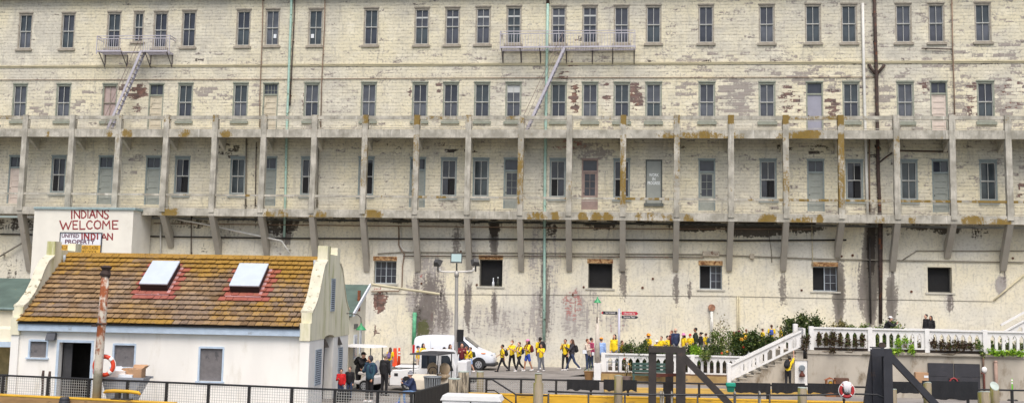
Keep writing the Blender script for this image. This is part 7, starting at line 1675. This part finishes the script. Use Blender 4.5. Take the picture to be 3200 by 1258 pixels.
# ---- the walking group
person('boy in yellow striding left in black trousers ahead of the group', 1571, 1072, 59.2, face=-85, bot='black', legs='walk', arms='swing', skin=1, shoes='black', pack=('black', 'black backpack on the boy striding ahead of the group'), logo=True)
person('masked child in yellow with bushy brown hair', 1601, 1061, 60.5, face=-35, bot='black', hair='auburn', mask=True, arms='hold', legs='step', logo=True)
person('child in yellow leading with dark hair right of the masked child', 1623, 1064, 60.0, face=-45, bot='black', legs='walk2', arms='hold', hair='brown', logo=True, pack=('navy', 'dark blue backpack behind the child right of the masked child'))
person('girl in a pink cap with blue shorts and long black hair', 1650, 1058, 60.2, face=-55, bot='blue', shorts=True, cap='pink', long=True, skin=1, legs='step', arms='phone', pack=('maroon', 'maroon backpack on the girl in the pink cap'))
person('tall dark haired person in yellow carrying a very big black backpack', 1688, 1049, 61.5, face=-150, bot='grey', skin=2, legs='step', pack=('black', 'very big black backpack by the green drainpipe'), packsize=1.5)
person('boy in yellow and grey jeans in front of the green drainpipe', 1692, 1072, 60, face=-20, bot='grey', legs='step', arms='hold', skin=1, logo=True)
person('person in yellow with dark glasses walking apart from the group', 1767, 1057, 61.5, face=-15, bot='black', legs='step', arms='strap', skin=1, logo=True, pack=('black', 'black backpack of the person with dark glasses'))
person('woman in a grey jacket and dark jeans walking left', 1788, 1055, 61.5, face=-75, top='charcoal', bot='darkjeans', hair='brown', long=True, sleeves='long', legs='walk', arms='hold', pack=('black', 'black and white backpack on the woman in grey'))
person('woman in a beige jacket holding a white bag', 1836, 1057, 61.5, face=70, top='beige', bot='darkjeans', hair='auburn', sleeves='long', arms='carry', shoes='red')
person('person in pink and black beside the woman in beige', 1848, 1053, 62.3, face=120, top='mauve', bot='darkjeans', hair='black', sleeves='long', shoes='black')
person('person in a light blue shirt and orange cap behind the white lamp post', 1879, 1048, 62, face=160, top='ltblue', bot='grey', sleeves='long', cap='orange', hair='brown')
person('girl in yellow with long dark hair left of the finger post', 1921, 1043, Y=-4.2, face=-30, top='yellow', bot='grey', long=True, sleeves='long')
person('person carrying a red bag right of the finger post', 1944, 1062, Y=-3.4, face=90, top='yellow', bot='grey', hair='brown', pack=('maroon', 'red brown backpack right of the finger post'))
# ---- on the ramp behind the hedges
person('person in a wide yellow hat above the dark hedge', 2026, 1042, Y=-4.4, face=130, top='yellow', bot='grey', hat='orange', pack=('green', 'olive backpack of the person in the yellow hat'))
person('dark haired child in yellow right of the person in the yellow hat', 2067, 1049, Y=-4.6, face=-30, top='yellow', bot='grey', hair='brown')
person('small child in yellow with a white bucket hat low behind the gallows hedge', 2053, 1062, Y=-5.2, face=-20, top='yellow', bot='grey', hat='white', hmin=.95)
person('child in yellow with white hood beside the navy jacket', 2086, 1047, Y=-4.8, face=60, top='yellow', bot='grey', hair='black')
person('auburn haired woman in a maroon top behind the bald man', 2099, 1031, Y=-3.6, face=-60, top='maroon', bot='grey', hair='auburn', sleeves='long')
person('bald man in a navy jacket with a white hood', 2111, 1024, Y=-4.3, face=-150, top='navy', bot='grey', sleeves='long', bald=True)
person('child in yellow with a pink bucket hat', 2137, 1041, Y=-4.5, face=-60, top='yellow', bot='grey', hat='pink', long=True, skin=1)
person('child in yellow with a red cap beside the man in dark green', 2157, 1042, Y=-4.3, face=-30, top='yellow', bot='grey', cap='red')
person('tall man in a dark green jacket above the gallows brace', 2174, 1022, Y=-4.0, face=-100, top='green', bot='grey', sleeves='long', skin=1)
person('person in black with a hair bun next to the man in dark green', 2190, 1036, Y=-4.6, face=-110, top='black', bot='grey', sleeves='long', bun=True)
person('child in yellow with a navy backpack left of the flowering shrub', 2206, 1039, Y=-4.3, face=-140, top='yellow', bot='grey', hair='brown', pack=('navy', 'navy backpack left of the flowering shrub'))
person('person in yellow with a maroon cap behind the orange flowers', 2309, 1031, Y=-4.2, face=90, top='yellow', bot='grey', cap='maroon')
person('auburn haired child in yellow behind the orange flowers', 2293, 1034, Y=-3.6, face=60, top='yellow', bot='grey', hair='auburn')
person('red brown haired person half hidden right of the orange flowers', 2332, 1027, Y=-4.2, face=150, top='yellow', bot='grey', hair='auburn')
person('brown haired child in yellow above the glossy bush', 2383, 1025, Y=-4.2, face=110, top='yellow', bot='grey', hair='brown')
person('person in yellow with a blue backpack above the glossy bush', 2411, 1013, Y=-4.3, face=170, top='yellow', bot='grey', hair='brown', skin=1, pack=('blue', 'blue backpack above the glossy bush'))
person('person in grey and yellow nearest the top of the white stair', 2440, 1019, Y=-4.2, face=-90, top='yellow', bot='grey', hair='auburn', pack=('grey', 'grey backpack nearest the top of the white stair'))
# ---- terrace and stair
TZ = zT
person('dark haired person in black on the terrace facing left', 2894, 980, Y=YBK + 1.2, Zg=TZ, face=-70, top='black', bot='black', sleeves='long', hair='black')
person('long haired person in black close behind the dark haired one on the terrace', 2909, 985, Y=YBK + 1.5, Zg=TZ, face=-50, top='black', bot='black', sleeves='long', long=True, skin=1)
person('person in a white cap bent over on the terrace behind the green hedge', 2766, 990, Y=YR + 4.5, Zg=TZ, face=70, top='black', bot='black', sleeves='long', cap='white', legs='stoop', arms='hold')
pc = at(2462, 1192, Y=YR - .45)
person('person in yellow reaching up beside the stair wall', 2462, 1112, Y=YR - .3, Zg=.3, hmax=1.42, face=150, top='yellow', bot='black', arms='raise', legs='stoop', skin=0, shoes='black', pack=('black', 'large black bag on the person reaching up by the stair'), packsize=1.25)
# white papers and bags held
def held(name, label, cat, px, py, d, hx, hz, mt, rz=0):
    p = at(px, py, d=d); o = MB().box(-hx, hx, -.05, .05, -hz, hz).build(name, mt, None, loc=p, rotz=rz, bevel=.01); return tag(o, label, cat)
held('tote_bag', 'white flat bag held by the woman in beige', 'bag', 1827, 1098, 61.2, .12, .1, WHITE, .2)
held('paper', 'white sheet of paper held by the person in pink', 'paper', 1853, 1104, 61.9, .07, .09, WHITE, .4)
